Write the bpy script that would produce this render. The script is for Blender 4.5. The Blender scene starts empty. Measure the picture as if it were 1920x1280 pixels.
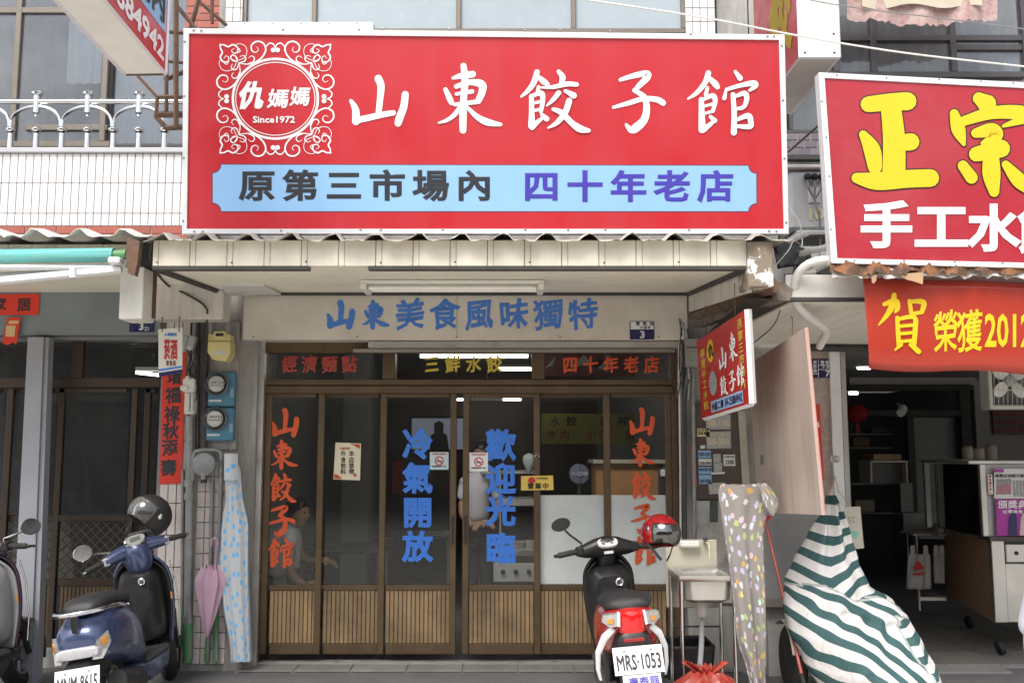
import bpy, math, random
from mathutils import Vector, Matrix, Euler
random.seed(7)
S = bpy.context.scene
COL = S.collection
# ---------------------------------------------------------------- camera
FPX, CX, CY, PITCH, EYE = 1800.0, 960.0, 640.0, math.radians(6.34), 1.61
cam = bpy.data.objects.new('camera', bpy.data.cameras.new('camera'))
COL.objects.link(cam); S.camera = cam
cam.location = (0, 0, EYE); cam.rotation_euler = (math.radians(90) + PITCH, 0, 0)
cam.data.sensor_width = 36; cam.data.lens = FPX / 1920 * 36
cam.data.clip_start = .05; cam.data.clip_end = 1000
# ---------------------------------------------------------------- sky, sun, exposure
W = bpy.data.worlds.new('World'); S.world = W; W.use_nodes = True
SUN_EL, SUN_AZ = 52, -22           # degrees; azimuth measured from behind the camera towards the left
nt = W.node_tree; bg = nt.nodes['Background']
sky = nt.nodes.new('ShaderNodeTexSky'); sky.sky_type = 'NISHITA'; sky.sun_disc = False
sky.sun_elevation = math.radians(SUN_EL); sky.sun_rotation = math.radians(180 + 22)
sky.air_density = 1.0; sky.dust_density = 2.0; sky.ozone_density = 1.0
hz = nt.nodes.new('ShaderNodeHueSaturation'); hz.inputs['Saturation'].default_value = .22      # thin white overcast
nt.links.new(sky.outputs[0], hz.inputs['Color']); nt.links.new(hz.outputs[0], bg.inputs[0]); bg.inputs[1].default_value = 0.12
sl = bpy.data.lights.new('sun', 'SUN'); sl.energy = 1.5; sl.angle = math.radians(30); sl.color = (1, .945, .86)
sun = bpy.data.objects.new('sun', sl); COL.objects.link(sun)
_d = Vector((math.sin(math.radians(SUN_AZ)) * math.cos(math.radians(SUN_EL)), -math.cos(math.radians(SUN_AZ)) * math.cos(math.radians(SUN_EL)), math.sin(math.radians(SUN_EL))))
sun.rotation_euler = _d.to_track_quat('Z', 'Y').to_euler(); sun.location = _d * 30
S.view_settings.view_transform = 'Standard'; S.view_settings.look = 'None'
S.view_settings.gamma = 1; S.view_settings.use_curve_mapping = False
S.view_settings.exposure = 1.22
S.render.engine = 'CYCLES'; S.cycles.max_bounces = 10; S.cycles.transparent_max_bounces = 16
# ---------------------------------------------------------------- where things stand
_sp, _cp = math.sin(PITCH), math.cos(PITCH)
def ray(px, py):
    a, b = (px - CX) / FPX, -(py - CY) / FPX
    return Vector((a, _cp - b * _sp, _sp + b * _cp))
CAM = Vector((0, 0, EYE))
def P(px, py, Y):
    d = ray(px, py); return CAM + d * (Y / d.y)
def PX(px, py, X):
    d = ray(px, py); return CAM + d * (X / d.x)
class Plane:
    def __init__(s, p, n): s.p, s.n = Vector(p), Vector(n).normalized()
    def __call__(s, px, py, off=0.0):
        d = ray(px, py); q = s.p + s.n * off
        return CAM + d * ((q - CAM).dot(s.n) / d.dot(s.n))
def YP(Y): return Plane((0, Y, 0), (0, -1, 0))
def plane3(a, b, c):
    n = (b - a).cross(c - a).normalized()
    if n.dot(CAM - a) < 0: n = -n
    return Plane(a, n)
def R(x0, y0, x1, y1, Y):
    ym = (y0 + y1) / 2; xm = (x0 + x1) / 2
    return P(x0, ym, Y).x, P(x1, ym, Y).x, P(xm, y1, Y).z, P(xm, y0, Y).z
# ---------------------------------------------------------------- mesh builder
class MB:
    def __init__(s): s.v, s.f = [], []
    def add(s, vs, fs, M=None):
        k = len(s.v)
        s.v += [tuple(M @ Vector(v)) if M is not None else tuple(v) for v in vs]
        s.f += [tuple(i + k for i in f) for f in fs]; return s
    def box(s, x0, x1, y0, y1, z0, z1, b=0.0, M=None):
        if x0 > x1: x0, x1 = x1, x0
        if y0 > y1: y0, y1 = y1, y0
        if z0 > z1: z0, z1 = z1, z0
        b = min(b, (x1 - x0) * .45, (y1 - y0) * .45, (z1 - z0) * .45)
        if b <= 0:
            vs = [(x, y, z) for x in (x0, x1) for y in (y0, y1) for z in (z0, z1)]
            return s.add(vs, [(0, 1, 3, 2), (4, 6, 7, 5), (0, 4, 5, 1), (2, 3, 7, 6), (0, 2, 6, 4), (1, 5, 7, 3)], M)
        c = ((x0 + x1) / 2, (y0 + y1) / 2, (z0 + z1) / 2); h = ((x1 - x0) / 2, (y1 - y0) / 2, (z1 - z0) / 2)
        idx, vs, fs = {}, [], []
        for sx in (-1, 1):
            for sy in (-1, 1):
                for sz in (-1, 1):
                    sg = (sx, sy, sz)
                    for a in range(3):
                        idx[(sg, a)] = len(vs)
                        vs.append(tuple(c[i] + sg[i] * (h[i] if i == a else h[i] - b) for i in range(3)))
        for a in range(3):
            o1, o2 = [i for i in range(3) if i != a]
            for sa in (-1, 1):
                loop = []
                for q1, q2 in ((-1, -1), (1, -1), (1, 1), (-1, 1)):
                    g = [0, 0, 0]; g[a] = sa; g[o1] = q1; g[o2] = q2; loop.append(idx[(tuple(g), a)])
                fs.append(tuple(loop))
            for q1 in (-1, 1):
                for q2 in (-1, 1):
                    e = []
                    for sa in (-1, 1):
                        g = [0, 0, 0]; g[a] = sa; g[o1] = q1; g[o2] = q2; e.append(tuple(g))
                    fs.append((idx[(e[0], o1)], idx[(e[1], o1)], idx[(e[1], o2)], idx[(e[0], o2)]))
        for sx in (-1, 1):
            for sy in (-1, 1):
                for sz in (-1, 1):
                    fs.append(tuple(idx[((sx, sy, sz), a)] for a in range(3)))
        return s.add(vs, fs, M)
    def tube(s, pts, r, n=8, cap=True, sx=1.0):
        pts = [Vector(p) for p in pts]; m = len(pts)
        rr = r if isinstance(r, (list, tuple)) else [r] * m
        vs, fs = [], []; ref = None
        for i, p in enumerate(pts):
            t = (pts[min(i + 1, m - 1)] - pts[max(i - 1, 0)])
            t = t.normalized() if t.length > 1e-9 else Vector((0, 0, 1))
            if ref is None:
                ref = Vector((0, 0, 1)) if abs(t.z) < .9 else Vector((0, 1, 0))
            u = ref - t * ref.dot(t)
            if u.length < 1e-6: u = t.orthogonal()
            u.normalize(); w = t.cross(u); ref = u
            for k in range(n):
                a = 2 * math.pi * k / n
                vs.append(p + (u * math.cos(a) + w * math.sin(a) * sx) * rr[i])
        for i in range(m - 1):
            for k in range(n):
                a, b = i * n + k, i * n + (k + 1) % n
                fs.append((a, b, b + n, a + n))
        if cap:
            fs.append(tuple(range(n))[::-1]); fs.append(tuple((m - 1) * n + k for k in range(n)))
        return s.add(vs, fs)
    def lathe(s, prof, n=20, M=None, sy=1.0):
        vs, fs = [], []; m = len(prof)
        for (r, z) in prof:
            for k in range(n):
                a = 2 * math.pi * k / n; vs.append((r * math.cos(a), r * math.sin(a) * sy, z))
        for i in range(m - 1):
            for k in range(n):
                a, b = i * n + k, i * n + (k + 1) % n; fs.append((a, b, b + n, a + n))
        if prof[0][0] > 1e-6: fs.append(tuple(range(n))[::-1])
        if prof[-1][0] > 1e-6: fs.append(tuple((m - 1) * n + k for k in range(n)))
        return s.add(vs, fs, M)
    def loft(s, rings, closed=True, cap=True):
        n = len(rings[0]); vs = [tuple(p) for r in rings for p in r]; fs = []
        for i in range(len(rings) - 1):
            for k in range(n if closed else n - 1):
                a, b = i * n + k, i * n + (k + 1) % n; fs.append((a, b, b + n, a + n))
        if cap and closed:
            fs.append(tuple(range(n))[::-1]); fs.append(tuple((len(rings) - 1) * n + k for k in range(n)))
        return s.add(vs, fs)
    def grid(s, fn, nu, nv, M=None):
        vs = [fn(i / nu, j / nv) for j in range(nv + 1) for i in range(nu + 1)]
        fs = [(j * (nu + 1) + i, j * (nu + 1) + i + 1, (j + 1) * (nu + 1) + i + 1, (j + 1) * (nu + 1) + i) for j in range(nv) for i in range(nu)]
        return s.add(vs, fs, M)
    def quad(s, a, b, c, d): return s.add([a, b, c, d], [(0, 1, 2, 3)])
    def prism(s, poly, depth, M=None):
        n = len(poly); vs = [(x, 0, z) for x, z in poly] + [(x, depth, z) for x, z in poly]
        fs = [tuple(range(n)), tuple(range(n, 2 * n))[::-1]] + [(i, (i + 1) % n + 0, (i + 1) % n + n, i + n) for i in range(n)]
        return s.add(vs, fs, M)
    def slab(s, pl, pts, off, th):
        """polygon given in picture points laid on a plane, th thick, front face off in front of it"""
        a = [pl(x, y, off) for x, y in pts]; b = [p - pl.n * th for p in a]; n = len(a)
        return s.add(a + b, [tuple(range(n)), tuple(range(n, 2 * n))[::-1]] + [(i, i + n, (i + 1) % n + n, (i + 1) % n) for i in range(n)])
def link(o, parent=None):
    COL.objects.link(o)
    if parent is not None:
        o.parent = parent
        if not parent.get('_local'):
            q = parent
            L = Vector((0, 0, 0))
            while q is not None:
                if q.type == 'EMPTY': L = q.location.copy(); break
                q = q.parent
            if parent.type == 'EMPTY': o.matrix_parent_inverse = Matrix.Translation(-L)
    return o
def tag(o, label=None, cat=None, group=None, kind=None):
    if label: o['label'] = label
    if cat: o['category'] = cat
    if group: o['group'] = group
    if kind: o['kind'] = kind
    return o
def ob(name, mb, mat, parent=None, label=None, cat=None, group=None, kind=None, smooth=35, solid=0, sub=0):
    me = bpy.data.meshes.new(name); me.from_pydata(mb.v, [], mb.f); me.validate()
    for m_ in (mat if isinstance(mat, (list, tuple)) else [mat]): me.materials.append(m_)
    if smooth:
        me.polygons.foreach_set('use_smooth', [True] * len(me.polygons)); me.set_sharp_from_angle(angle=math.radians(smooth))
    me.update()
    o = bpy.data.objects.new(name, me); link(o, parent); tag(o, label, cat, group, kind)
    if solid:
        d = o.modifiers.new('solid', 'SOLIDIFY'); d.thickness = solid; d.offset = 0
    if sub:
        d = o.modifiers.new('sub', 'SUBSURF'); d.levels = sub; d.render_levels = sub
    return o
def dup(o, parent, loc):
    c = o.copy(); link(c, parent); c.location = loc; return c
def thing(name, label, cat, loc=(0, 0, 0), group=None, local=False, kind=None):
    o = bpy.data.objects.new(name, None); COL.objects.link(o); o.location = loc; o.empty_display_size = .1
    if local: o['_local'] = 1
    return tag(o, label, cat, group, kind)
# ---------------------------------------------------------------- materials
def lin(h):
    h = h.lstrip('#'); c = [int(h[i:i + 2], 16) / 255 for i in (0, 2, 4)]
    return tuple(x / 12.92 if x <= .04045 else ((x + .055) / 1.055) ** 2.4 for x in c)
_M = {}
def mat(name, rgb, rough=.5, metal=0.0, var=.12, scale=5.0, bump=0.0, bscale=90.0, dirt=None, dirt_amt=.0, dirt_scale=3.0, streak=False, coat=0.0, spec=.5, rnd=.0, trans=0.0, rvar=.1):
    if name in _M: return _M[name]
    if isinstance(rgb, str): rgb = lin(rgb)
    m = bpy.data.materials.new(name); m.use_nodes = True; t = m.node_tree; N, L = t.nodes, t.links
    bs = N['Principled BSDF']; m.diffuse_color = (*rgb, 1)
    geo = N.new('ShaderNodeNewGeometry'); pos = geo.outputs['Position']
    n1 = N.new('ShaderNodeTexNoise'); n1.inputs['Scale'].default_value = scale; n1.inputs['Detail'].default_value = 6; n1.inputs['Roughness'].default_value = .65
    L.new(pos, n1.inputs['Vector'])
    mr = N.new('ShaderNodeMapRange'); mr.inputs[1].default_value = .25; mr.inputs[2].default_value = .75; mr.inputs[3].default_value = 1 - var; mr.inputs[4].default_value = 1 + var
    L.new(n1.outputs[0], mr.inputs[0])
    val = mr.outputs[0]
    if rnd:
        oi = N.new('ShaderNodeObjectInfo'); m2 = N.new('ShaderNodeMapRange'); m2.inputs[3].default_value = 1 - rnd; m2.inputs[4].default_value = 1 + rnd
        L.new(oi.outputs['Random'], m2.inputs[0]); mu = N.new('ShaderNodeMath'); mu.operation = 'MULTIPLY'
        L.new(val, mu.inputs[0]); L.new(m2.outputs[0], mu.inputs[1]); val = mu.outputs[0]
    hs = N.new('ShaderNodeHueSaturation'); hs.inputs['Color'].default_value = (*rgb, 1); L.new(val, hs.inputs['Value'])
    out = hs.outputs[0]
    if dirt is not None and dirt_amt > 0:
        if isinstance(dirt, str): dirt = lin(dirt)
        mp = N.new('ShaderNodeMapping'); L.new(pos, mp.inputs['Vector'])
        mp.inputs['Scale'].default_value = (dirt_scale * 3, dirt_scale * 3, dirt_scale * .35) if streak else (dirt_scale,) * 3
        n2 = N.new('ShaderNodeTexNoise'); n2.inputs['Scale'].default_value = 1; n2.inputs['Detail'].default_value = 8; n2.inputs['Roughness'].default_value = .7
        L.new(mp.outputs[0], n2.inputs['Vector'])
        cr = N.new('ShaderNodeMapRange'); cr.inputs[1].default_value = .42; cr.inputs[2].default_value = .72; cr.inputs[4].default_value = dirt_amt
        L.new(n2.outputs[0], cr.inputs[0])
        mx = N.new('ShaderNodeMix'); mx.data_type = 'RGBA'; L.new(cr.outputs[0], mx.inputs[0]); L.new(out, mx.inputs[6]); mx.inputs[7].default_value = (*dirt, 1)
        out = mx.outputs[2]
    L.new(out, bs.inputs['Base Color'])
    r2 = N.new('ShaderNodeMapRange'); r2.inputs[1].default_value = .3; r2.inputs[2].default_value = .7; r2.inputs[3].default_value = max(.02, rough - rvar); r2.inputs[4].default_value = min(1, rough + rvar)
    n3 = N.new('ShaderNodeTexNoise'); n3.inputs['Scale'].default_value = scale * 2.3; n3.inputs['Detail'].default_value = 4; L.new(pos, n3.inputs['Vector']); L.new(n3.outputs[0], r2.inputs[0])
    L.new(r2.outputs[0], bs.inputs['Roughness'])
    bs.inputs['Metallic'].default_value = metal; bs.inputs['Specular IOR Level'].default_value = spec
    if coat: bs.inputs['Coat Weight'].default_value = coat; bs.inputs['Coat Roughness'].default_value = .06
    if bump:
        nb = N.new('ShaderNodeTexNoise'); nb.inputs['Scale'].default_value = bscale; nb.inputs['Detail'].default_value = 4; L.new(pos, nb.inputs['Vector'])
        bp = N.new('ShaderNodeBump'); bp.inputs['Strength'].default_value = min(1, bump); bp.inputs['Distance'].default_value = .006; L.new(nb.outputs[0], bp.inputs['Height']); L.new(bp.outputs[0], bs.inputs['Normal'])
    if trans:
        tr = N.new('ShaderNodeBsdfTranslucent'); L.new(out, tr.inputs[0]); ms = N.new('ShaderNodeMixShader'); ms.inputs[0].default_value = trans
        L.new(bs.outputs[0], ms.inputs[1]); L.new(tr.outputs[0], ms.inputs[2]); L.new(ms.outputs[0], N['Material Output'].inputs[0])
    _M[name] = m; return m
def glass(name, tint=(.9, .92, .9), dust=.03, dcol=(.5, .48, .44), ior=1.5, rough=.0):
    if name in _M: return _M[name]
    m = bpy.data.materials.new(name); m.use_nodes = True; t = m.node_tree; N, L = t.nodes, t.links
    N.remove(N['Principled BSDF'])
    tr = N.new('ShaderNodeBsdfTransparent'); tr.inputs[0].default_value = (*tint, 1)
    gl = N.new('ShaderNodeBsdfGlossy'); gl.inputs['Roughness'].default_value = rough; gl.inputs[0].default_value = (.95, .97, 1, 1)
    fr = N.new('ShaderNodeFresnel'); fr.inputs[0].default_value = ior
    m1 = N.new('ShaderNodeMixShader'); L.new(fr.outputs[0], m1.inputs[0]); L.new(tr.outputs[0], m1.inputs[1]); L.new(gl.outputs[0], m1.inputs[2])
    df = N.new('ShaderNodeBsdfDiffuse'); df.inputs[0].default_value = (*dcol, 1)
    geo = N.new('ShaderNodeNewGeometry'); n1 = N.new('ShaderNodeTexNoise'); n1.inputs['Scale'].default_value = 3.0; n1.inputs['Detail'].default_value = 8; L.new(geo.outputs['Position'], n1.inputs['Vector'])
    mr = N.new('ShaderNodeMapRange'); mr.inputs[1].default_value = .35; mr.inputs[2].default_value = .7; mr.inputs[3].default_value = dust * .4; mr.inputs[4].default_value = dust * 1.8; L.new(n1.outputs[0], mr.inputs[0])
    m2 = N.new('ShaderNodeMixShader'); L.new(mr.outputs[0], m2.inputs[0]); L.new(m1.outputs[0], m2.inputs[1]); L.new(df.outputs[0], m2.inputs[2])
    L.new(m2.outputs[0], N['Material Output'].inputs[0]); _M[name] = m; return m
def emit(name, rgb, st):
    if name in _M: return _M[name]
    m = bpy.data.materials.new(name); m.use_nodes = True; N = m.node_tree.nodes; bs = N['Principled BSDF']
    bs.inputs['Base Color'].default_value = (.8, .8, .8, 1); bs.inputs['Emission Color'].default_value = (*rgb, 1); bs.inputs['Emission Strength'].default_value = st
    _M[name] = m; return m
ASPH = mat('asphalt', (.12, .12, .123), .8, var=.55, scale=160, bump=.9, bscale=260, dirt=(.2, .2, .2), dirt_amt=.6, dirt_scale=2)
RED = mat('sign_red', (.47, .014, .024), .4, var=.05, scale=1.2, bump=.25, bscale=2.5, dirt=(.42, .06, .07), dirt_amt=.35, dirt_scale=1.5, streak=True)
RED2 = mat('old_sign_red', (.36, .014, .027), .33, var=.06, scale=2.5, bump=.15, bscale=3, dirt=(.4, .12, .13), dirt_amt=.25, dirt_scale=2)
WHITE = mat('white_vinyl', (.78, .79, .81), .5, var=.03)
ALU = mat('pale_aluminium', (.72, .73, .76), .45, .25, var=.06, dirt=(.4, .38, .35), dirt_amt=.15)
STEEL = mat('stainless_steel', (.62, .61, .59), .34, .85, var=.06, scale=3, rvar=.08, dirt=(.5, .48, .45), dirt_amt=.2)
CHROME = mat('chrome', (.6, .61, .63), .12, 1.0, var=.03, rvar=.04)
GALV = mat('galvanised_pipe', (.27, .275, .28), .5, .5, var=.2, scale=14, dirt=(.16, .14, .12), dirt_amt=.6, dirt_scale=6)
CREAM = mat('cream_panel', (.70, .66, .56), .55, var=.06, scale=4, dirt=(.48, .42, .33), dirt_amt=.5, dirt_scale=2.2, streak=True)
CREAM2 = mat('cream_soffit', (.84, .81, .70), .5, var=.04, scale=3, dirt=(.62, .57, .45), dirt_amt=.3, dirt_scale=2)
LINTEL = mat('weathered_steel_panel', (.66, .62, .56), .5, .05, var=.06, scale=2.2, dirt=(.42, .37, .31), dirt_amt=.6, dirt_scale=1.6)
WALLG = mat('stained_cement', (.34, .33, .31), .85, var=.2, scale=4, bump=.3, bscale=70, dirt=(.11, .105, .1), dirt_amt=.8, dirt_scale=2.5, streak=True)
PWHITE = mat('flaking_white_paint', (.66, .65, .62), .6, var=.05, bump=.2, bscale=30, dirt=(.4, .36, .31), dirt_amt=.45, dirt_scale=3)
TILEW = mat('white_tile', (.70, .69, .69), .25, var=.03, rnd=.04, dirt=(.6, .58, .56), dirt_amt=.15)
TILEP = mat('pale_pink_tile', (.68, .61, .58), .35, var=.05, rnd=.07, dirt=(.25, .22, .2), dirt_amt=.5)
TILEB = mat('plum_tile', (.15, .13, .15), .3, var=.08, rnd=.2)
BRICK = mat('red_brick_tile', (.36, .09, .06), .6, var=.1, rnd=.15, bump=.2, dirt=(.2, .1, .08), dirt_amt=.4)
GROUT = mat('grey_grout', (.24, .22, .23), .9, var=.15, bump=.3)
GROUTL = mat('pale_grout', (.5, .5, .5), .9, var=.1)
BROWN = mat('brown_aluminium', (.098, .064, .033), .42, .25, var=.1, scale=7, dirt=(.2, .14, .08), dirt_amt=.35, dirt_scale=4)
SLAT = mat('brown_door_slat', (.33, .225, .12), .45, .15, var=.1, scale=8, rnd=.14, dirt=(.09, .065, .042), dirt_amt=.8, dirt_scale=2.4)
DARKF = mat('dark_window_frame', (.07, .065, .07), .45, .3, var=.1)
GREYF = mat('taupe_window_frame', (.17, .145, .12), .45, .3, var=.1)
GREYP = mat('blue_grey_paint', (.19, .22, .235), .55, var=.1, scale=3, dirt=(.12, .13, .13), dirt_amt=.4, dirt_scale=2)
POSTG = mat('grey_post_paint', (.30, .31, .35), .45, var=.06)
RUST = mat('rusty_steel', (.10, .062, .045), .8, var=.3, scale=14, bump=.5, bscale=80, dirt=(.2, .09, .04), dirt_amt=.5, dirt_scale=8)
RUST2 = mat('orange_rust', (.27, .11, .04), .85, var=.4, scale=18, bump=.7, bscale=60, dirt=(.07, .04, .03), dirt_amt=.7, dirt_scale=10)
ROOF = mat('weathered_roof_sheet', (.42, .395, .36), .6, .1, var=.15, scale=5, dirt=(.2, .17, .14), dirt_amt=.6, dirt_scale=4)
ROOFW = mat('white_roof_sheet', (.66, .65, .62), .5, .1, var=.1, dirt=(.3, .28, .25), dirt_amt=.4, dirt_scale=4)
BLACKP = mat('black_plastic', (.012, .012, .013), .42, var=.15, scale=8, rvar=.12)
BLACKR = mat('black_rubber', (.018, .018, .018), .75, var=.2)
DSTRIP = mat('dark_trim', (.05, .048, .046), .7, var=.2)
WOODB = mat('old_brown_wood', (.13, .075, .045), .8, var=.3, scale=12, bump=.5, bscale=50, dirt=(.3, .27, .23), dirt_amt=.4, dirt_scale=7)
BLUEV = mat('blue_vinyl', (.04, .20, .74), .45, var=.05)
BLUEP = mat('blue_painted_lettering', (.06, .20, .62), .5, var=.08)
ORNG = mat('orange_red_vinyl', (.68, .09, .02), .5, var=.08)
ORNG2 = mat('faded_red_vinyl', (.40, .05, .035), .55, var=.15)
YELV = mat('yellow_vinyl', (.62, .48, .06), .5, var=.06)
YELS = mat('sign_yellow', (.72, .48, .008), .4, var=.04)
DARKV = mat('black_print', (.018, .020, .026), .5, var=.1)
NAVY = mat('navy_enamel', (.017, .02, .10), .3, var=.05)
PURP = mat('violet_blue_print', (.05, .035, .36), .5, var=.05)
SKYB = mat('sky_blue_vinyl', (.25, .46, .74), .45, var=.03)
PAPERR = mat('red_paper', (.66, .035, .015), .6, var=.07, scale=6)
GREEN = mat('green_pipe_paint', (.09, .26, .11), .5, var=.1)
GLASSD = glass('shop_glass', dust=.012, ior=1.3, tint=(.96, .97, .96))
GLASSW = glass('upper_window_glass', tint=(.8, .83, .86), dust=.08, dcol=(.5, .5, .52), ior=1.5)
CLEAR = glass('clear_plastic', tint=(.97, .97, .97), dust=.06, ior=1.45)
# ---------------------------------------------------------------- lettering
_G = {}
def glyph(s, bold=0.0):
    k = (s, bold)
    if k in _G: return _G[k]
    c = bpy.data.curves.new('t', 'FONT'); c.body = s; c.resolution_u = 2; c.bevel_depth = bold; c.bevel_resolution = 0; c.fill_mode = 'FRONT' if not bold else 'BOTH'
    o = bpy.data.objects.new('t', c); COL.objects.link(o)
    me = bpy.data.meshes.new_from_object(o.evaluated_get(bpy.context.evaluated_depsgraph_get()))
    v = [tuple(x.co) for x in me.vertices]; f = [tuple(p.vertices) for p in me.polygons]
    bpy.data.objects.remove(o); bpy.data.curves.remove(c); bpy.data.meshes.remove(me)
    _G[k] = (v, f); return _G[k]
def bb(v): return min(p[0] for p in v), max(p[0] for p in v), min(p[1] for p in v), max(p[1] for p in v)
def put(mb, s, bold, box, pl, off=.003, fit=False, slant=0.0, wob=0.0, thick=.0012):
    """one glyph (fit=False: scaled like a full square character; fit=True: the string's own outline fills the box)"""
    v, f = glyph(s, bold)
    if not v: return
    x0, y0, x1, y1 = box
    a, b, c, d = bb(v) if fit else bb(glyph('國', bold)[0])
    z = max(abs(p[2]) for p in v) or 1
    out = []; cx, cy = (x0 + x1) / 2, (y0 + y1) / 2; w_, h_ = x1 - x0, y1 - y0
    for p in v:
        u, w = (p[0] - a) / (b - a), (p[1] - c) / (d - c)
        px, py = x0 + u * w_ + slant * (w - .5) * w_, y1 - w * h_
        if wob:
            e = (u - .5); g = (w - .5)
            py += -e * h_ * .10 * wob + math.sin(u * 7 + w * 5 + len(s)) * .02 * wob * h_
            px += math.sin(w * 6 + u * 3) * .022 * wob * w_ + e * g * .12 * wob * w_
        out.append(pl(px, py, off + (p[2] / z * thick if bold else 0)))
    mb.add(out, f)
def row(s, c0, c1, w, h, pl, bold=.03, **k):
    """characters of a line from the first centre c0 to the last centre c1, in picture points"""
    mb = MB(); n = len(s)
    for i, ch in enumerate(s):
        t = i / max(1, n - 1); x = c0[0] + (c1[0] - c0[0]) * t; y = c0[1] + (c1[1] - c0[1]) * t
        if ch != ' ': put(mb, ch, bold, (x - w / 2, y - h / 2, x + w / 2, y + h / 2), pl, **k)
    return mb
def ribbon(mb, pts, pl, off, scale=1.0):
    """variable width brush stroke: pts = (x, y, width) in picture points; smoothed, round ends"""
    q = []
    m = len(pts)
    for i in range(m - 1):
        p0, p1, p2, p3 = pts[max(i - 1, 0)], pts[i], pts[i + 1], pts[min(i + 2, m - 1)]
        for j in range(5):
            t = j / 5
            q.append(tuple(.5 * (2 * p1[k] + (p2[k] - p0[k]) * t + (2 * p0[k] - 5 * p1[k] + 4 * p2[k] - p3[k]) * t * t + (3 * p1[k] - p0[k] - 3 * p2[k] + p3[k]) * t ** 3) for k in range(3)))
    q.append(tuple(pts[-1])); n = len(q); Lf, Rt = [], []; nx = ny = 0
    for i in range(n):
        a, b = q[max(i - 1, 0)], q[min(i + 1, n - 1)]; dx, dy = b[0] - a[0], b[1] - a[1]; l = math.hypot(dx, dy) or 1; nx, ny = -dy / l, dx / l
        w = max(.3, q[i][2] * scale) / 2
        Lf.append((q[i][0] + nx * w, q[i][1] + ny * w)); Rt.append((q[i][0] - nx * w, q[i][1] - ny * w))
    def cap(i, sgn):
        a, b = (q[0], q[1]) if i == 0 else (q[-2], q[-1]); an = math.atan2(b[1] - a[1], b[0] - a[0]); w = max(.3, q[i][2] * scale) / 2
        return [(q[i][0] + math.cos(an + g) * w, q[i][1] + math.sin(an + g) * w) for g in ([math.pi / 2 + math.pi * k / 6 for k in range(1, 6)] if i == 0 else [math.pi / 2 - math.pi * k / 6 for k in range(1, 6)])]
    V = []; F = []
    for i in range(n): V += [Lf[i], Rt[i]]
    for i in range(n - 1): F.append((2 * i, 2 * i + 1, 2 * i + 3, 2 * i + 2))
    k0 = len(V); V += cap(0, 1); F.append((0,) + tuple(range(k0, k0 + 5)) + (1,))
    k1 = len(V); V += cap(-1, 1); F.append((2 * n - 2,) + tuple(range(k1, k1 + 5)) + (2 * n - 1,))
    mb.add([pl(x, y, off) for x, y in V], F)
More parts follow.
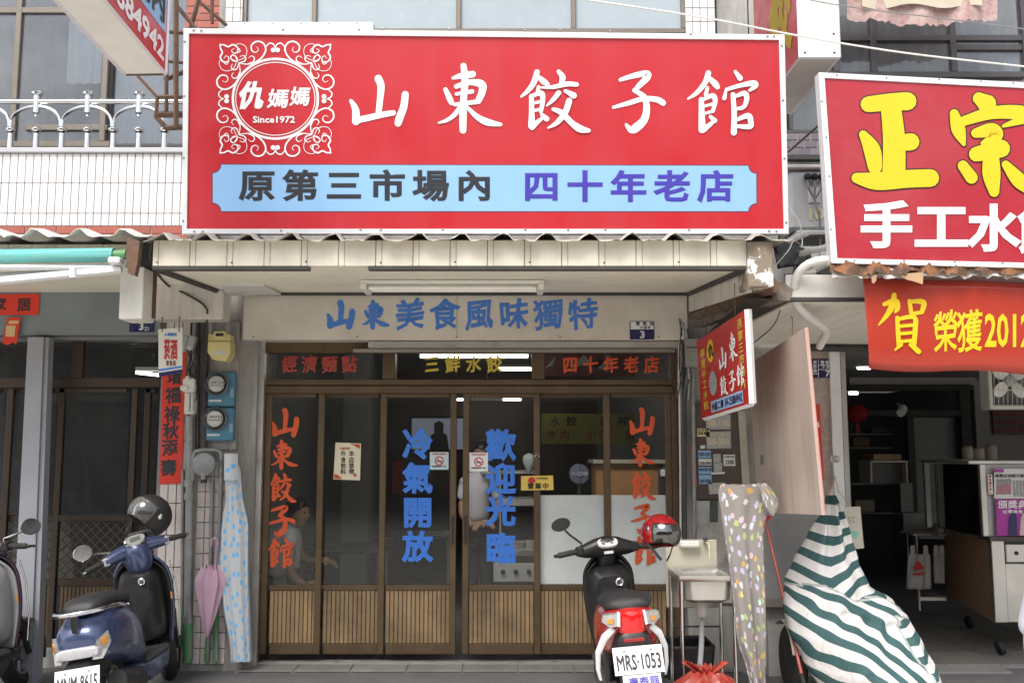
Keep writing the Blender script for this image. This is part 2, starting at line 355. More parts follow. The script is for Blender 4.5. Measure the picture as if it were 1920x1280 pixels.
BRUSH = {
 '山': (1010, 315, 1370, 640, [[(1182, 345, 46), (1198, 390, 44), (1192, 470, 38), (1184, 545, 36)], [(1018, 478, 22), (1045, 530, 42), (1048, 600, 48)], [(1050, 595, 38), (1120, 580, 38), (1200, 562, 36), (1272, 550, 32)], [(1343, 440, 42), (1335, 510, 44), (1310, 580, 46), (1300, 612, 42)]]),
 '東': (1535, 245, 1925, 680, [[(1630, 342, 18), (1680, 328, 36), (1748, 318, 40)], [(1693, 268, 36), (1702, 350, 42), (1695, 450, 40), (1690, 560, 44), (1690, 655, 40)], [(1585, 410, 26), (1610, 465, 36), (1622, 490, 30)], [(1650, 392, 28), (1730, 367, 34), (1800, 378, 48), (1806, 420, 44), (1782, 478, 38)], [(1650, 437, 20), (1745, 422, 26)], [(1640, 500, 22), (1772, 484, 28)], [(1680, 505, 30), (1640, 560, 28), (1592, 595, 22), (1545, 609, 12)], [(1715, 515, 20), (1770, 570, 32), (1835, 605, 42), (1915, 620, 22)]]),
 '餃': (243, 285, 665, 675, [[(342, 305, 32), (322, 370, 34), (285, 420, 26), (248, 452, 14)], [(345, 330, 22), (380, 360, 36), (405, 378, 26)], [(352, 395, 22), (345, 432, 24)], [(308, 450, 28), (310, 540, 32), (310, 628, 42)], [(310, 450, 20), (368, 432, 32), (376, 480, 28), (365, 542, 24)], [(320, 492, 18), (366, 482, 18)], [(320, 538, 18), (362, 528, 18)], [(312, 635, 36), (345, 605, 26), (376, 580, 20)], [(372, 562, 22), (400, 586, 32)], [(472, 302, 24), (495, 335, 36), (490, 366, 30)], [(368, 398, 12), (440, 395, 24), (520, 377, 30), (580, 380, 26)], [(472, 430, 30), (440, 470, 26), (402, 506, 12)], [(512, 418, 20), (562, 446, 38)], [(535, 478, 36), (510, 550, 36), (460, 610, 28), (408, 640, 10)], [(440, 528, 22), (490, 550, 34), (550, 610, 36), (600, 645, 44), (652, 656, 24)]]),
 '子': (795, 297, 1115, 670, [[(842, 352, 22), (920, 328, 32), (1000, 314, 38), (1003, 338, 40), (960, 382, 34), (925, 418, 22)], [(925, 415, 24), (985, 455, 34), (1000, 520, 40), (985, 590, 46), (935, 640, 52), (905, 650, 40), (876, 620, 16)], [(800, 517, 18), (890, 492, 28), (980, 466, 30), (1060, 470, 34), (1098, 490, 36)]]),
 '館': (1243, 295, 1668, 685, [[(1370, 312, 34), (1350, 370, 32), (1300, 430, 26), (1248, 466, 12)], [(1370, 335, 22), (1410, 375, 38), (1425, 396, 28)], [(1365, 400, 20), (1355, 440, 24)], [(1328, 470, 30), (1330, 560, 36), (1333, 650, 44)], [(1330, 475, 18), (1395, 447, 30), (1411, 480, 28), (1397, 540, 22)], [(1340, 512, 16), (1392, 498, 18)], [(1340, 557, 16), (1390, 542, 18)], [(1340, 652, 34), (1380, 620, 26), (1402, 600, 20)], [(1382, 572, 20), (1408, 596, 30)], [(1532, 303, 20), (1560, 342, 34)], [(1475, 418, 16), (1466, 462, 26)], [(1480, 410, 22), (1560, 386, 26), (1640, 372, 34), (1652, 388, 32), (1618, 415, 16)], [(1518, 440, 28), (1525, 560, 32), (1523, 668, 36)], [(1530, 452, 18), (1588, 433, 32), (1600, 470, 30), (1580, 516, 24), (1535, 526, 18)], [(1540, 592, 20), (1608, 567, 34), (1624, 600, 32), (1618, 632, 32), (1540, 630, 20)]]),
 '正': (475, 425, 890, 875, [[(562, 482, 66), (660, 472, 72), (742, 468, 76)], [(665, 490, 84), (680, 640, 92), (680, 790, 96)], [(538, 622, 36), (578, 690, 70), (592, 770, 60)], [(710, 660, 66), (758, 655, 72)], [(508, 822, 44), (600, 836, 74), (740, 826, 74), (848, 822, 74)]]),
 '宗': (940, 425, 1345, 910, [[(1072, 455, 52), (1108, 480, 80)], [(958, 525, 38), (978, 600, 58), (1002, 665, 18)], [(1000, 560, 40), (1130, 522, 52), (1260, 520, 60), (1325, 545, 56)], [(1280, 550, 40), (1185, 582, 14)], [(1058, 615, 40), (1130, 602, 62), (1150, 630, 56), (1090, 662, 20)], [(1060, 712, 62), (1175, 686, 74)], [(1128, 700, 60), (1130, 800, 76), (1142, 885, 44)], [(998, 765, 44), (1038, 820, 52)], [(1196, 760, 34), (1255, 830, 62), (1310, 878, 44)]]),
 '賀': (533, 225, 828, 580, [[(572, 288, 26), (640, 268, 34), (652, 310, 32), (638, 334, 16)], [(632, 232, 30), (622, 290, 38), (590, 350, 30), (538, 412, 10)], [(724, 268, 26), (735, 345, 24)], [(725, 272, 22), (805, 276, 34), (797, 335, 26)], [(735, 346, 22), (797, 336, 24)], [(650, 368, 24), (655, 460, 28), (660, 540, 26)], [(655, 378, 22), (752, 366, 28), (756, 450, 30), (750, 530, 28)], [(665, 420, 20), (745, 413, 20)], [(665, 465, 20), (745, 458, 20)], [(665, 512, 20), (745, 505, 20)], [(672, 530, 26), (638, 562, 12)], [(730, 530, 26), (778, 572, 30)]]),
}
def brush(ch, box, pl, off=.003, wscale=1.0, extra=0.0, step=.00035):
    a, b, c, d, st = BRUSH[ch]; x0, y0, x1, y1 = box; mb = MB(); kx, ky = (x1 - x0) / (c - a), (y1 - y0) / (d - b); k = math.sqrt(kx * ky)
    for i, s in enumerate(st):
        ribbon(mb, [(x0 + (x - a) * kx, y0 + (y - b) * ky, w * k * wscale + extra) for x, y, w in s], pl, off + i * step)
    return mb
# ================================================================ the setting
mb = MB(); mb.grid(lambda u, v: (-300 + 600 * u, -300 + 600 * v, -.006), 4, 4)
ob('ground', mb, mat('pale_bounce_road', (.56, .53, .47), .85, var=.12, scale=3, bump=.4, bscale=120, dirt=(.36, .34, .31), dirt_amt=.4, dirt_scale=.8), kind='structure')  # unseen road, made pale to bounce light up under the canopy
ob('forecourt', MB().box(-14, 14, 6.1, 7.6, -.2, 0), ASPH, kind='structure')
YD = 7.35
# raised strip of pale paving slabs along the door
kerb = thing('pavement', None, None, (0, 7.2, 0), kind='structure')
x0, x1, _, _ = R(478, 1235, 1262, 1245, 7.2)
ob('paving_bed', MB().box(-2.0, 3.6, 7.13, 7.75, -.05, .012), GROUT, kerb)
slab = None; SLABM = mat('paving_slab', (.21, .205, .195), .75, var=.15, rnd=.1, bump=.3, dirt=(.1, .1, .1), dirt_amt=.5)
w = .405
for i in range(9):
    X = -1.98 + i * w
    if slab is None:
        slab = ob('slab', MB().box(.003, w - .003, 7.13, 7.42, .0, .022, .003), SLABM, kerb); slab.location.x = X
    else: dup(slab, kerb, (X, 0, 0))
# ---------------------------------------------------------------- main building
main = thing('shop_building', 'grey cement two storey shop building behind the wide red sign', 'building', (0, 7.6, 0))
xa = P(350, 900, 7.22).x; xb = P(478, 900, 7.22).x; xc = P(1263, 900, 7.22).x; xd = P(1500, 900, 7.22).x
zt = P(900, 548, 7.2).z
ob('left_pier', MB().box(xa, xb - .005, 7.22, 7.75, 0, 3.0), WALLG, main)
ob('right_pier', MB().box(xc + .09, xd, 7.22, 7.75, 0, 3.0), WALLG, main)
ob('upper_wall', MB().box(xa, xd, 7.60, 7.85, 2.95, 7.5), WALLG, main)
ob('side_wall', MB().box(xa, xa + .12, 7.75, 17.5, 0, 2.98), mat('room_wall_paint', (.42, .43, .42), .8, var=.08, dirt=(.3, .3, .28), dirt_amt=.3), main)
ob('side_wall', MB().box(xd - .62, xd - .5, 7.75, 17.5, 0, 2.98), _M['room_wall_paint'], main)
ob('back_wall', MB().box(xa + .12, xd - .62, 17.3, 17.5, 0, 2.98), mat('room_back_wall', (.16, .12, .11), .8), main)
ob('ceiling', MB().box(xa, xd, 7.75, 17.5, 2.98, 3.1), mat('room_ceiling', (.36, .37, .37), .8), main)
# ceiling height inside is lower over the door transom
ob('room_floor', MB().box(xa + .12, xd - .62, 7.42, 17.3, -.02, .03), mat('room_floor_tile', (.14, .135, .13), .35, var=.15), main)
# ---- pink half tiles on the left pier
tw, th = .054, .106
t0 = None
for i in range(4):
    for j in range(13):
        X = P(366, 1050, 7.21).x + i * (tw + .007); Z = .05 + j * (th + .007)
        if t0 is None: t0 = ob('tile', MB().box(0, tw, 7.208, 7.225, 0, th, .003), TILEP, main); t0.location = (X, 0, Z)
        else: dup(t0, main, (X, 0, Z))
# ---- lintel panel (roller shutter housing) with painted lettering
hous = thing('shutter_housing', 'weathered grey steel shutter box above the doors with blue painted characters', 'shutter box', (0, 7.2, 2.4))
x0, x1, z0, z1 = R(455, 549, 1289, 637, 7.15)
ob('front_panel', MB().box(x0, x1, 7.15, 7.34, z0, z1 + .03, .006), LINTEL, hous)
ob('seam', MB().box(P(857, 590, 7.15).x - .001, P(857, 590, 7.15).x + .001, 7.1475, 7.152, z0 + .01, z1), DSTRIP, hous)
for a in (475, 670, 856, 1050, 1235):
    q = P(a, 631, 7.15); ob('screw', MB().lathe([(.006, 0), (.005, .003), (0, .004)], 8, Matrix.Translation(q) @ Matrix.Rotation(math.radians(90), 4, 'X')), RUST, hous)
x2 = P(690, 645, 7.2).x
ob('shutter_lip', MB().box(x2, x1 - .07, 7.19, 7.33, z0 - .055, z0 - .004, .006), STEEL, hous)
ob('shutter_slat', MB().box(x2 - .12, x1 - .08, 7.24, 7.30, z0 - .085, z0 - .057, .004), mat('shutter_slat', (.33, .3, .26), .45, .5), hous)
pl = YP(7.15)
for i, ch in enumerate('山東美食風味獨特'):
    x = 639 + i * (1093 - 639) / 7; y = 590
    if ch in BRUSH: m_ = brush(ch, (x - 25, y - 27, x + 25, y + 27), pl, wscale=1.75)
    else: m_ = MB(); put(m_, ch, .026, (x - 25, y - 27, x + 25, y + 27), pl, wob=.9)
    ob('character', m_, BLUEP, hous)
# house number plate 3
def plate(name, label, box, Y, top, num, numbox, toprow, small=True):
    t = thing(name, label, 'house number', P(box[0], box[3], Y)); p = YP(Y); x0, y0, x1, y1 = box; ys = y0 + (y1 - y0) * top
    r = R(*box, Y)
    ob('plate', MB().box(r[0], r[1], Y, Y + .012, r[2], r[3], .004), NAVY, t)
    if top > 0: ob('white_band', MB().slab(p, [(x0 + 1.5, y0 + 1), (x1 - 1.5, y0 + 1), (x1 - 1.5, ys), (x0 + 1.5, ys)], .002, .001), WHITE, t)
    m_ = MB(); put(m_, num, .03, numbox, p, off=.003, fit=True); ob('number', m_, WHITE, t)
    for s, c0, c1, w_, h_ in toprow: ob('lettering', row(s, c0, c1, w_, h_, p, bold=.012, off=.0035), NAVY if top > 0 else WHITE, t)
    return t
plate('number_plate', 'navy and white house number plate reading 3 on the shutter box', (1181, 602, 1227, 636), 7.14, .45, '3', (1200, 620, 1209, 634), [('豐勢路', (1196, 607), (1222, 607), 7, 7), ('中盛巷', (1203, 614), (1217, 614), 5, 5)])
# ---------------------------------------------------------------- shopfront
front = thing('shopfront', 'brown aluminium shopfront of sliding glass doors with transom windows', 'shopfront', (-.1, YD, 0))
fx0, fx1, fz0, fz1 = R(492, 640, 1262, 1228, YD)
def bar(x0, y0, x1, y1, Y, d, m=BROWN, p=front, name='frame_bar', b=.004):
    r = R(x0, y0, x1, y1, Y); return ob(name, MB().box(r[0], r[1], Y, Y + d, r[2], r[3], b), m, p)
bar(492, 640, 1262, 661, 7.33, .12); bar(492, 711, 1262, 722, 7.325, .13); bar(492, 723, 1262, 737, 7.31, .14)
bar(717, 661, 741, 711, 7.335, .11); bar(997, 661, 1021, 711, 7.335, .11)
r = R(486, 640, 494, 1228, YD); ob('side_post', MB().box(r[0], r[1], 7.33, 7.47, .02, fz1, .003), BROWN, front)
r = R(1261, 640, 1272, 1228, YD); ob('side_post', MB().box(r[0], r[1], 7.33, 7.47, .02, fz1, .003), BROWN, front)
for a, Y in ((0, 7.335), (1, 7.37), (2, 7.41)): ob('floor_track', MB().box(fx0, fx1, Y, Y + .016, .018, .036, .002), STEEL, front)
for a, b, s, m_, c0, c1 in ((494, 717, '經濟麵點', ORNG2, (543, 683), (655, 684)), (741, 997, '三鮮水餃', YELV, (810, 683), (927, 683)), (1021, 1261, '四十年老店', ORNG, (1069, 684), (1222, 684))):
    r = R(a, 661, b, 711, 7.37); pn = ob('transom_pane', MB().box(r[0], r[1], 7.37, 7.375, r[2], r[3]), GLASSD, front)
    for i, ch in enumerate(s):
        x = c0[0] + (c1[0] - c0[0]) * i / (len(s) - 1); m2 = MB(); put(m2, ch, .03, (x - 13, c0[1] - 15, x + 13, c0[1] + 15), YP(7.37), off=.002, wob=.8); ob('character', m2, m_, pn)
lx = [(492, 604, 0), (592, 722, 1), (710, 855, 0), (867, 1013, 0), (1001, 1145, 1), (1134, 1262, 0)]
leafs = []
for k, (a, b, back) in enumerate(lx):
    Y = 7.335 + .042 * back
    lf = ob('door_leaf', MB(), BROWN, front)
    m_ = MB()
    def rb(x0, y0, x1, y1, dd=.035, yo=0.0, bb_=.004):
        r = R(x0, y0, x1, y1, Y); m_.box(r[0], r[1], Y + yo, Y + dd, r[2], r[3], bb_)
    st = 12
    rb(a, 737, a + st, 1226); rb(b - st, 737, b, 1226)
    rb(a + st, 737, b - st, 745, yo=.002); rb(a + st, 1096, b - st, 1107, yo=.002); rb(a + st, 1206, b - st, 1226, yo=.002)
    bpy.data.meshes.remove(lf.data) if False else None
    me = lf.data; me.clear_geometry(); me.from_pydata(m_.v, [], m_.f); me.update(); lf.data.materials.clear(); lf.data.materials.append(BROWN)
    r = R(a + st, 745, b - st, 1096, Y); ob('pane', MB().box(r[0], r[1], Y + .015, Y + .020, r[2], r[3]), GLASSD, lf)
    r = R(a + st, 1107, b - st, 1206, Y); wpx = r[1] - r[0]; n = max(6, round(wpx / .0318)); sw = wpx / n
    ob('backing_board', MB().box(r[0], r[1], Y + .021, Y + .026, r[2], r[3]), DSTRIP, lf)
    sl0 = ob('slat', MB().box(.0022, sw - .0022, Y + .008, Y + .020, r[2] + .001, r[3] - .001, .003), SLAT, lf); sl0.location.x = r[0]
    for i in range(1, n): dup(sl0, lf, (r[0] + i * sw, 0, 0))
    leafs.append((lf, Y))
for k, hx in ((2, 849), (3, 873)):
    lf, Y = leafs[k]; r = R(hx - 2.5, 966, hx + 2.5, 1020, Y)
    ob('handle', MB().box(r[0], r[1], Y - .006, Y, r[2], r[3], .003), mat('dark_bronze', (.06, .05, .04), .4, .6), lf)
q = P(1007, 855, 7.335); ob('lock', MB().lathe([(.017, 0), (.017, .005), (.012, .009), (0, .009)], 18, Matrix.Translation(q) @ Matrix.Rotation(math.radians(90), 4, 'X')), CHROME, leafs[3][0])
for k, a, b in ((4, 1013, 1133), (5, 1146, 1250)):
    lf, Y = leafs[k]; r = R(a + .5, 928, b, 1095, Y); ob('white_film', MB().box(r[0], r[1], Y + .0215, Y + .0245, r[2], r[3]), mat('white_film', (.80, .81, .82), .5, var=.03, dirt=(.5, .5, .5), dirt_amt=.2), lf)
# lettering on the panes
pf = YP(7.335 + .015)
def vert(s, cx, ys, w, h, pl, m_, par, bold=.03, brushy=False, ws=1.2, dx=0.0, **k):
    for i, ch in enumerate(s):
        y = ys[i]; x = cx + dx * i; bx = (x - w / 2, y - h / 2, x + w / 2, y + h / 2)
        if brushy and ch in BRUSH: m2 = brush(ch, bx, pl, wscale=ws, off=.002)
        else: m2 = MB(); put(m2, ch, bold, bx, pl, off=.002, **k)
        ob('character', m2, m_, par)
vert('山東餃子館', 535, [792, 852, 914, 976, 1036], 50, 56, YP(7.35), ORNG, leafs[0][0], brushy=True, ws=1.45, dx=-2.4)
vert('山東餃子館', 1204, [790, 848, 910, 972, 1032], 46, 54, YP(7.35), ORNG, leafs[5][0], brushy=True, ws=1.45, dx=1)
vert('冷氣開放', 783, [833, 897, 961, 1025], 52, 56, YP(7.35), BLUEV, leafs[2][0], bold=.038)
vert('歡迎光臨', 939, [835, 898, 958, 1028], 52, 56, YP(7.35), BLUEV, leafs[3][0], bold=.038)
# ---- stainless jamb
jb = thing('shutter_guide', 'stainless steel roller shutter rail at the left of the shopfront', 'shutter rail', P(482, 1238, 7.3))
r = R(476, 640, 490, 1238, 7.29); ob('rail', MB().box(r[0], r[1], 7.27, 7.33, 0.012, r[3], .004), STEEL, jb)
r = R(462, 640, 474, 1238, 7.29); ob('outer_rail', MB().box(r[0], r[1], 7.26, 7.33, 0.012, r[3], .004), mat('dull_rail', (.3, .295, .28), .5, .5, dirt=(.15, .14, .12), dirt_amt=.5, streak=True), jb)
# ================================================================ canopy over the shop
can = thing('shop_canopy', 'cream boarded canopy with ribbed sheet roof under the wide red sign', 'canopy', (-.1, 6.4, 2.65))
YF = 5.5
x0, x1, z0, z1 = R(286, 450, 1402, 499, YF)
n = 16; pw = (x1 - x0) / n
pn = ob('fascia_panel', MB().box(.0015, pw - .0015, YF, YF + .03, z0, z1, .004), CREAM, can); pn.location.x = x0
for i in range(1, n): dup(pn, can, (x0 + i * pw, 0, 0))
gr = ob('panel_groove', MB().box(-.0015, .0015, YF - .0015, YF + .01, z0, z1, 0), mat('groove', (.25, .22, .17), .8), can); gr.location.x = x0 + .035
for i in range(1, n): dup(gr, can, (x0 + i * pw + .035, 0, 0))
for i in range(n):
    if i % 2 == 0: ob('rust_hole', MB().lathe([(.006, 0), (.004, .003)], 7, Matrix.Translation((x0 + i * pw + .03, YF - .001, z0 + .02 + .01 * random.random())) @ Matrix.Rotation(math.radians(90), 4, 'X')), RUST, can)
ob('fascia_trim', MB().box(x0, P(580, 500, YF).x, YF - .004, YF + .05, z0 - .022, z0 - .002, .003), DSTRIP, can)
ob('fascia_trim', MB().box(P(690, 500, YF).x, x1, YF - .004, YF + .05, z0 - .022, z0 - .002, .003), DSTRIP, can)
# soffit of long boards running left to right, sloping up towards the wall
si = P(900, 549, 7.14).z; so = z0 + .0; xi0, xi1 = P(425, 549, 7.14).x, P(1290, 549, 7.14).x; xo0, xo1 = x0 + .02, x1 - .01
nb = 12
for i in range(nb):
    a, b = i / nb, (i + 1) / nb - .004
    ya, yb = YF + .03 + (7.14 - YF - .03) * a, YF + .03 + (7.14 - YF - .03) * b
    za, zb = so + (si - so) * a, so + (si - so) * b
    xs = [xo0 + (xi0 - xo0) * a, xo1 + (xi1 - xo1) * a, xo1 + (xi1 - xo1) * b, xo0 + (xi0 - xo0) * b]
    v = [(xs[0], ya, za), (xs[1], ya, za), (xs[2], yb, zb), (xs[3], yb, zb)]; e = .012
    ob('soffit_board', MB().add(v + [(p[0], p[1], p[2] + e) for p in v], [(0, 1, 2, 3), (4, 7, 6, 5), (0, 4, 5, 1), (2, 6, 7, 3), (1, 5, 6, 2), (0, 3, 7, 4)]), CREAM2, can, smooth=0)
ob('soffit_backing', MB().quad((xo0, YF + .05, so + .014), (xo1, YF + .05, so + .014), (xi1, 7.14, si + .014), (xi0, 7.14, si + .014)), DSTRIP, can)
ob('edge_trim', MB().box(xi0, xi1, 7.10, 7.14, si - .022, si - .004, .003), DSTRIP, can)
for (A, B) in (((xo0, YF + .04, so - .012), (xi0, 7.12, si - .012)), ((xo1, YF + .04, so - .012), (xi1, 7.12, si - .012))):
    ob('edge_trim', MB().tube([A, B], .02, 4), DSTRIP, can)
# a loose white board under the soffit
pa = [P(415, 529, 6.5), P(495, 530, 6.5), P(527, 547, 7.08), P(425, 549, 7.08)]
pa = [p + Vector((0, 0, -.01)) for p in pa]
ob('loose_board', MB().add(pa + [p + Vector((0, 0, -.014)) for p in pa], [(0, 1, 2, 3), (4, 7, 6, 5), (0, 4, 5, 1), (2, 6, 7, 3), (1, 5, 6, 2), (0, 3, 7, 4)]), mat('white_board', (.6, .6, .58), .6), can, smooth=0)
# ribbed roof sheet
def roof(name, x0, x1, yf, yb, zf, zb, rib, m_, par, sag=.0, ph=0.0, amp=.038, drop=.02):
    n = int((x1 - x0) / rib * 8)
    def prof(u):
        s = ((u * (x1 - x0) + ph) / rib) % 1.0
        return amp if .40 < s < .60 else (amp * (s - .28) / .12 if .28 < s <= .40 else (amp * (.72 - s) / .12 if .60 <= s < .72 else 0))
    rnd = random.Random(x0)
    jit = [rnd.uniform(-.006, .006) for _ in range(n + 2)]
    def fn(u, v):
        X = x0 + u * (x1 - x0); Z = zf + (zb - zf) * v + prof(u)
        if v < .02: Z -= drop + jit[int(u * n)] * 1.0; 
        return (X, yf + (yb - yf) * v + (jit[int(u * n)] * 2 if v < .02 else 0), Z)
    m2 = MB(); rows = [0, .06, .5, 1]; nu = n
    for v in rows:
        for i in range(nu + 1): m2.v.append(fn(i / nu, v))
    for j in range(3):
        for i in range(nu): a = j * (nu + 1) + i; m2.f.append((a, a + 1, a + nu + 2, a + nu + 1))
    return ob(name, m2, m_, par, solid=.003, smooth=20)
zr = P(900, 452, YF - .07).z
roof('roof_sheet', x0 - .03, P(1480, 450, YF).x, YF - .09, 7.2, zr + .02, zr + .14, .2465, ROOF, can, ph=.02)
# left gusset panel
r = R(283, 500, 418, 598, 6.85); ob('gusset_panel', MB().box(r[0], r[1], 6.85, 7.05, r[2], r[3] + .0, .012), mat('dirty_white_panel', (.62, .59, .55), .6, var=.08, dirt=(.28, .25, .22), dirt_amt=.5, streak=True), can)
# right side board, its brown timber and the peeling corner post
A0, A1 = P(1291, 549, 7.12), P(1402, 501, YF + .05)
B0, B1 = P(1293, 585, 7.12), P(1410, 548, YF + .05)
B0.x = A0.x; B1.x = A1.x
ob('side_board', MB().add([A0, A1, B1, B0] + [p + Vector((.02, 0, 0)) for p in (A0, A1, B1, B0)], [(0, 1, 2, 3), (4, 7, 6, 5), (0, 4, 5, 1), (2, 6, 7, 3), (1, 5, 6, 2), (0, 3, 7, 4)]), _M['dirty_white_panel'], can, smooth=0)
c0, c1 = P(1300, 592, 7.1), P(1452, 535, YF); ob('timber_rail', MB().tube([c0, c1], .045, 4), WOODB, can)
c0, c1 = P(1310, 604, 7.1), P(1470, 548, YF + .1); ob('timber_rail', MB().tube([c0, c1], [.05, .06], 5), mat('crumbling_wood', (.2, .17, .14), .9, var=.4, scale=20, bump=.9, bscale=50, dirt=(.06, .045, .035), dirt_amt=.8, dirt_scale=9), can)
r = R(1402, 452, 1450, 538, YF - .03)
def peel(name, a, b, sc, thr):
    if name in _M: return _M[name]
    m = bpy.data.materials.new(name); m.use_nodes = True; t = m.node_tree; N, L = t.nodes, t.links; bs = N['Principled BSDF']; bs.inputs['Roughness'].default_value = .75
    g = N.new('ShaderNodeNewGeometry'); n1 = N.new('ShaderNodeTexNoise'); n1.inputs['Scale'].default_value = sc; n1.inputs['Detail'].default_value = 9; n1.inputs['Roughness'].default_value = .72; L.new(g.outputs['Position'], n1.inputs[0])
    cr = N.new('ShaderNodeValToRGB'); e = cr.color_ramp.elements; e[0].position = thr - .015; e[0].color = (*a, 1); e[1].position = thr + .015; e[1].color = (*b, 1)
    L.new(n1.outputs[0], cr.inputs[0]); L.new(cr.outputs[0], bs.inputs['Base Color'])
    bp = N.new('ShaderNodeBump'); bp.inputs['Strength'].default_value = .5; bp.inputs['Distance'].default_value = .004; L.new(cr.outputs[0], bp.inputs['Height']); L.new(bp.outputs[0], bs.inputs['Normal'])
    _M[name] = m; return m
ob('corner_post', MB().box(r[0], r[1], YF - .03, YF + .2, r[2], r[3], .006), peel('peeling_paint', (.22, .175, .13), (.68, .67, .64), 9, .53), can)
# fluorescent lamp on the soffit
lamp = thing('fluorescent_lamp', 'long white twin tube lamp fixed under the cream canopy', 'lamp', P(850, 530, 6.3))
def soz(Y): return so + (si - so) * (Y - YF - .03) / (7.14 - YF - .03)
xl0, xl1 = P(681, 530, 6.3).x, P(1019, 530, 6.3).x
ob('housing', MB().box(xl0, xl1, 6.18, 6.42, soz(6.3) - .035, soz(6.3) - .012, .004), mat('lamp_white', (.72, .71, .66), .4), lamp)
for yy in (6.22, 6.36): ob('tube', MB().tube([(xl0 + .05, yy, soz(yy) - .055), (xl1 - .05, yy, soz(yy) - .055)], .014, 12), mat('lamp_tube', (.85, .85, .83), .2), lamp)
for xx in (xl0, xl1 - .04): ob('end_cap', MB().box(xx, xx + .04, 6.175, 6.425, soz(6.3) - .075, soz(6.3) - .034, .005), _M['lamp_white'], lamp)
# ================================================================ the wide red sign
sg = thing('shop_sign', 'wide red shop sign with white brush characters and round emblem', 'sign', P(905, 437, 5.55))
c = [P(343, 437, 5.55), P(1477, 437, 5.55), P(1470, 66, 5.40), P(345, 54, 5.40)]
SP = plane3(c[0], c[1], (c[2] + c[3]) / 2)
SGN = Plane(SP.p, SP.n)
ob('panel', MB().slab(SP, [(352, 430), (1469, 430), (1461, 74), (354, 62)], 0, .10), RED, sg)
for pts in ([(341, 438), (1479, 438), (1470, 429), (350, 429)], [(1479, 438), (1471, 65), (1461, 75), (1470, 429)], [(1471, 65), (344, 53), (354, 63), (1461, 75)], [(344, 53), (341, 438), (350, 429), (354, 63)]):
    ob('frame_bar', MB().slab(SP, pts, .012, .12), ALU, sg, smooth=0)
screw = mat('screw_head', (.3, .3, .3), .4, .7)
for (x, y) in [(364, 433.5), (380, 434), (527, 432), (676, 430), (714, 430.5), (830, 430), (985, 430), (1065, 430.5), (1135, 430), (1292, 430.5), (1442, 433), (1456, 433.5), (363, 57), (377, 57.5), (531, 55.5), (673, 55), (717, 54.5), (842, 55.5), (984, 57), (1050, 57), (1144, 59), (1295, 64), (1439, 68), (1451, 68.5), (346, 78), (345, 180), (344, 296), (343, 414), (1466, 86), (1468, 188), (1471, 297), (1474, 417)]:
    q = SP(x, y, .0125); ob('screw', MB().lathe([(.007, 0), (.006, .004), (0, .006)], 8, Matrix.Translation(q) @ Vector((0, 0, 1)).rotation_difference(SP.n).to_matrix().to_4x4()), screw, sg)
def fromcrop2(x, y): return 340 + x / 3.2, 40 + y / 3.2
for ch, offx in (('山', 340), ('東', 340), ('餃', 900), ('子', 900), ('館', 900)):
    a, b, c_, d, st = BRUSH[ch]
    ob('character', brush(ch, (offx + a / 3.2, 40 + b / 3.2, offx + c_ / 3.2, 40 + d / 3.2), SP), WHITE, sg)
# blue band
y0, y1 = 308, 395; N_ = []
def notch(cx, cy, r_, a0, a1): return [(cx + r_ * math.cos(math.radians(a0 + (a1 - a0) * k / 6)), cy + r_ * math.sin(math.radians(a0 + (a1 - a0) * k / 6))) for k in range(7)]
band = notch(399, 309, 16, 90, 0) + [(1401, 311)] + notch(1418, 311, 15, 180, 90) + notch(1418, 396, 15, 270, 180) + notch(399, 396, 16, 0, -90)
ob('blue_band_border', MB().slab(SP, [(x + (1.3 if x > 900 else -1.3), y + (1.3 if y > 350 else -1.3)) for x, y in band], .0012, .001), mat('band_outline', (.05, .05, .1), .5), sg, smooth=0)
ob('blue_band', MB().slab(SP, band, .0022, .0012), SKYB, sg, smooth=0)
for i, ch in enumerate('原第三市場內'):
    m_ = MB(); x = 482 + i * (889 - 482) / 5; put(m_, ch, .030, (x - 31, 321, x + 31, 377), SP, off=.0040); ob('character', m_, DARKV, sg)
for i, ch in enumerate('四十年老店'):
    m_ = MB(); x = 1015 + i * (1342 - 1015) / 4; put(m_, ch, .030, (x - 31, 322, x + 31, 379), SP, off=.0040); ob('character', m_, PURP, sg)
for x in (820, 1005, 598, 1200): ob('panel_seam', MB().slab(SP, [(x, 309.5), (x + .5, 309.5), (x + .5, 394.5), (x, 394.5)], .0030, .0005), mat('seam_blue', (.22, .42, .62), .5), sg, smooth=0)
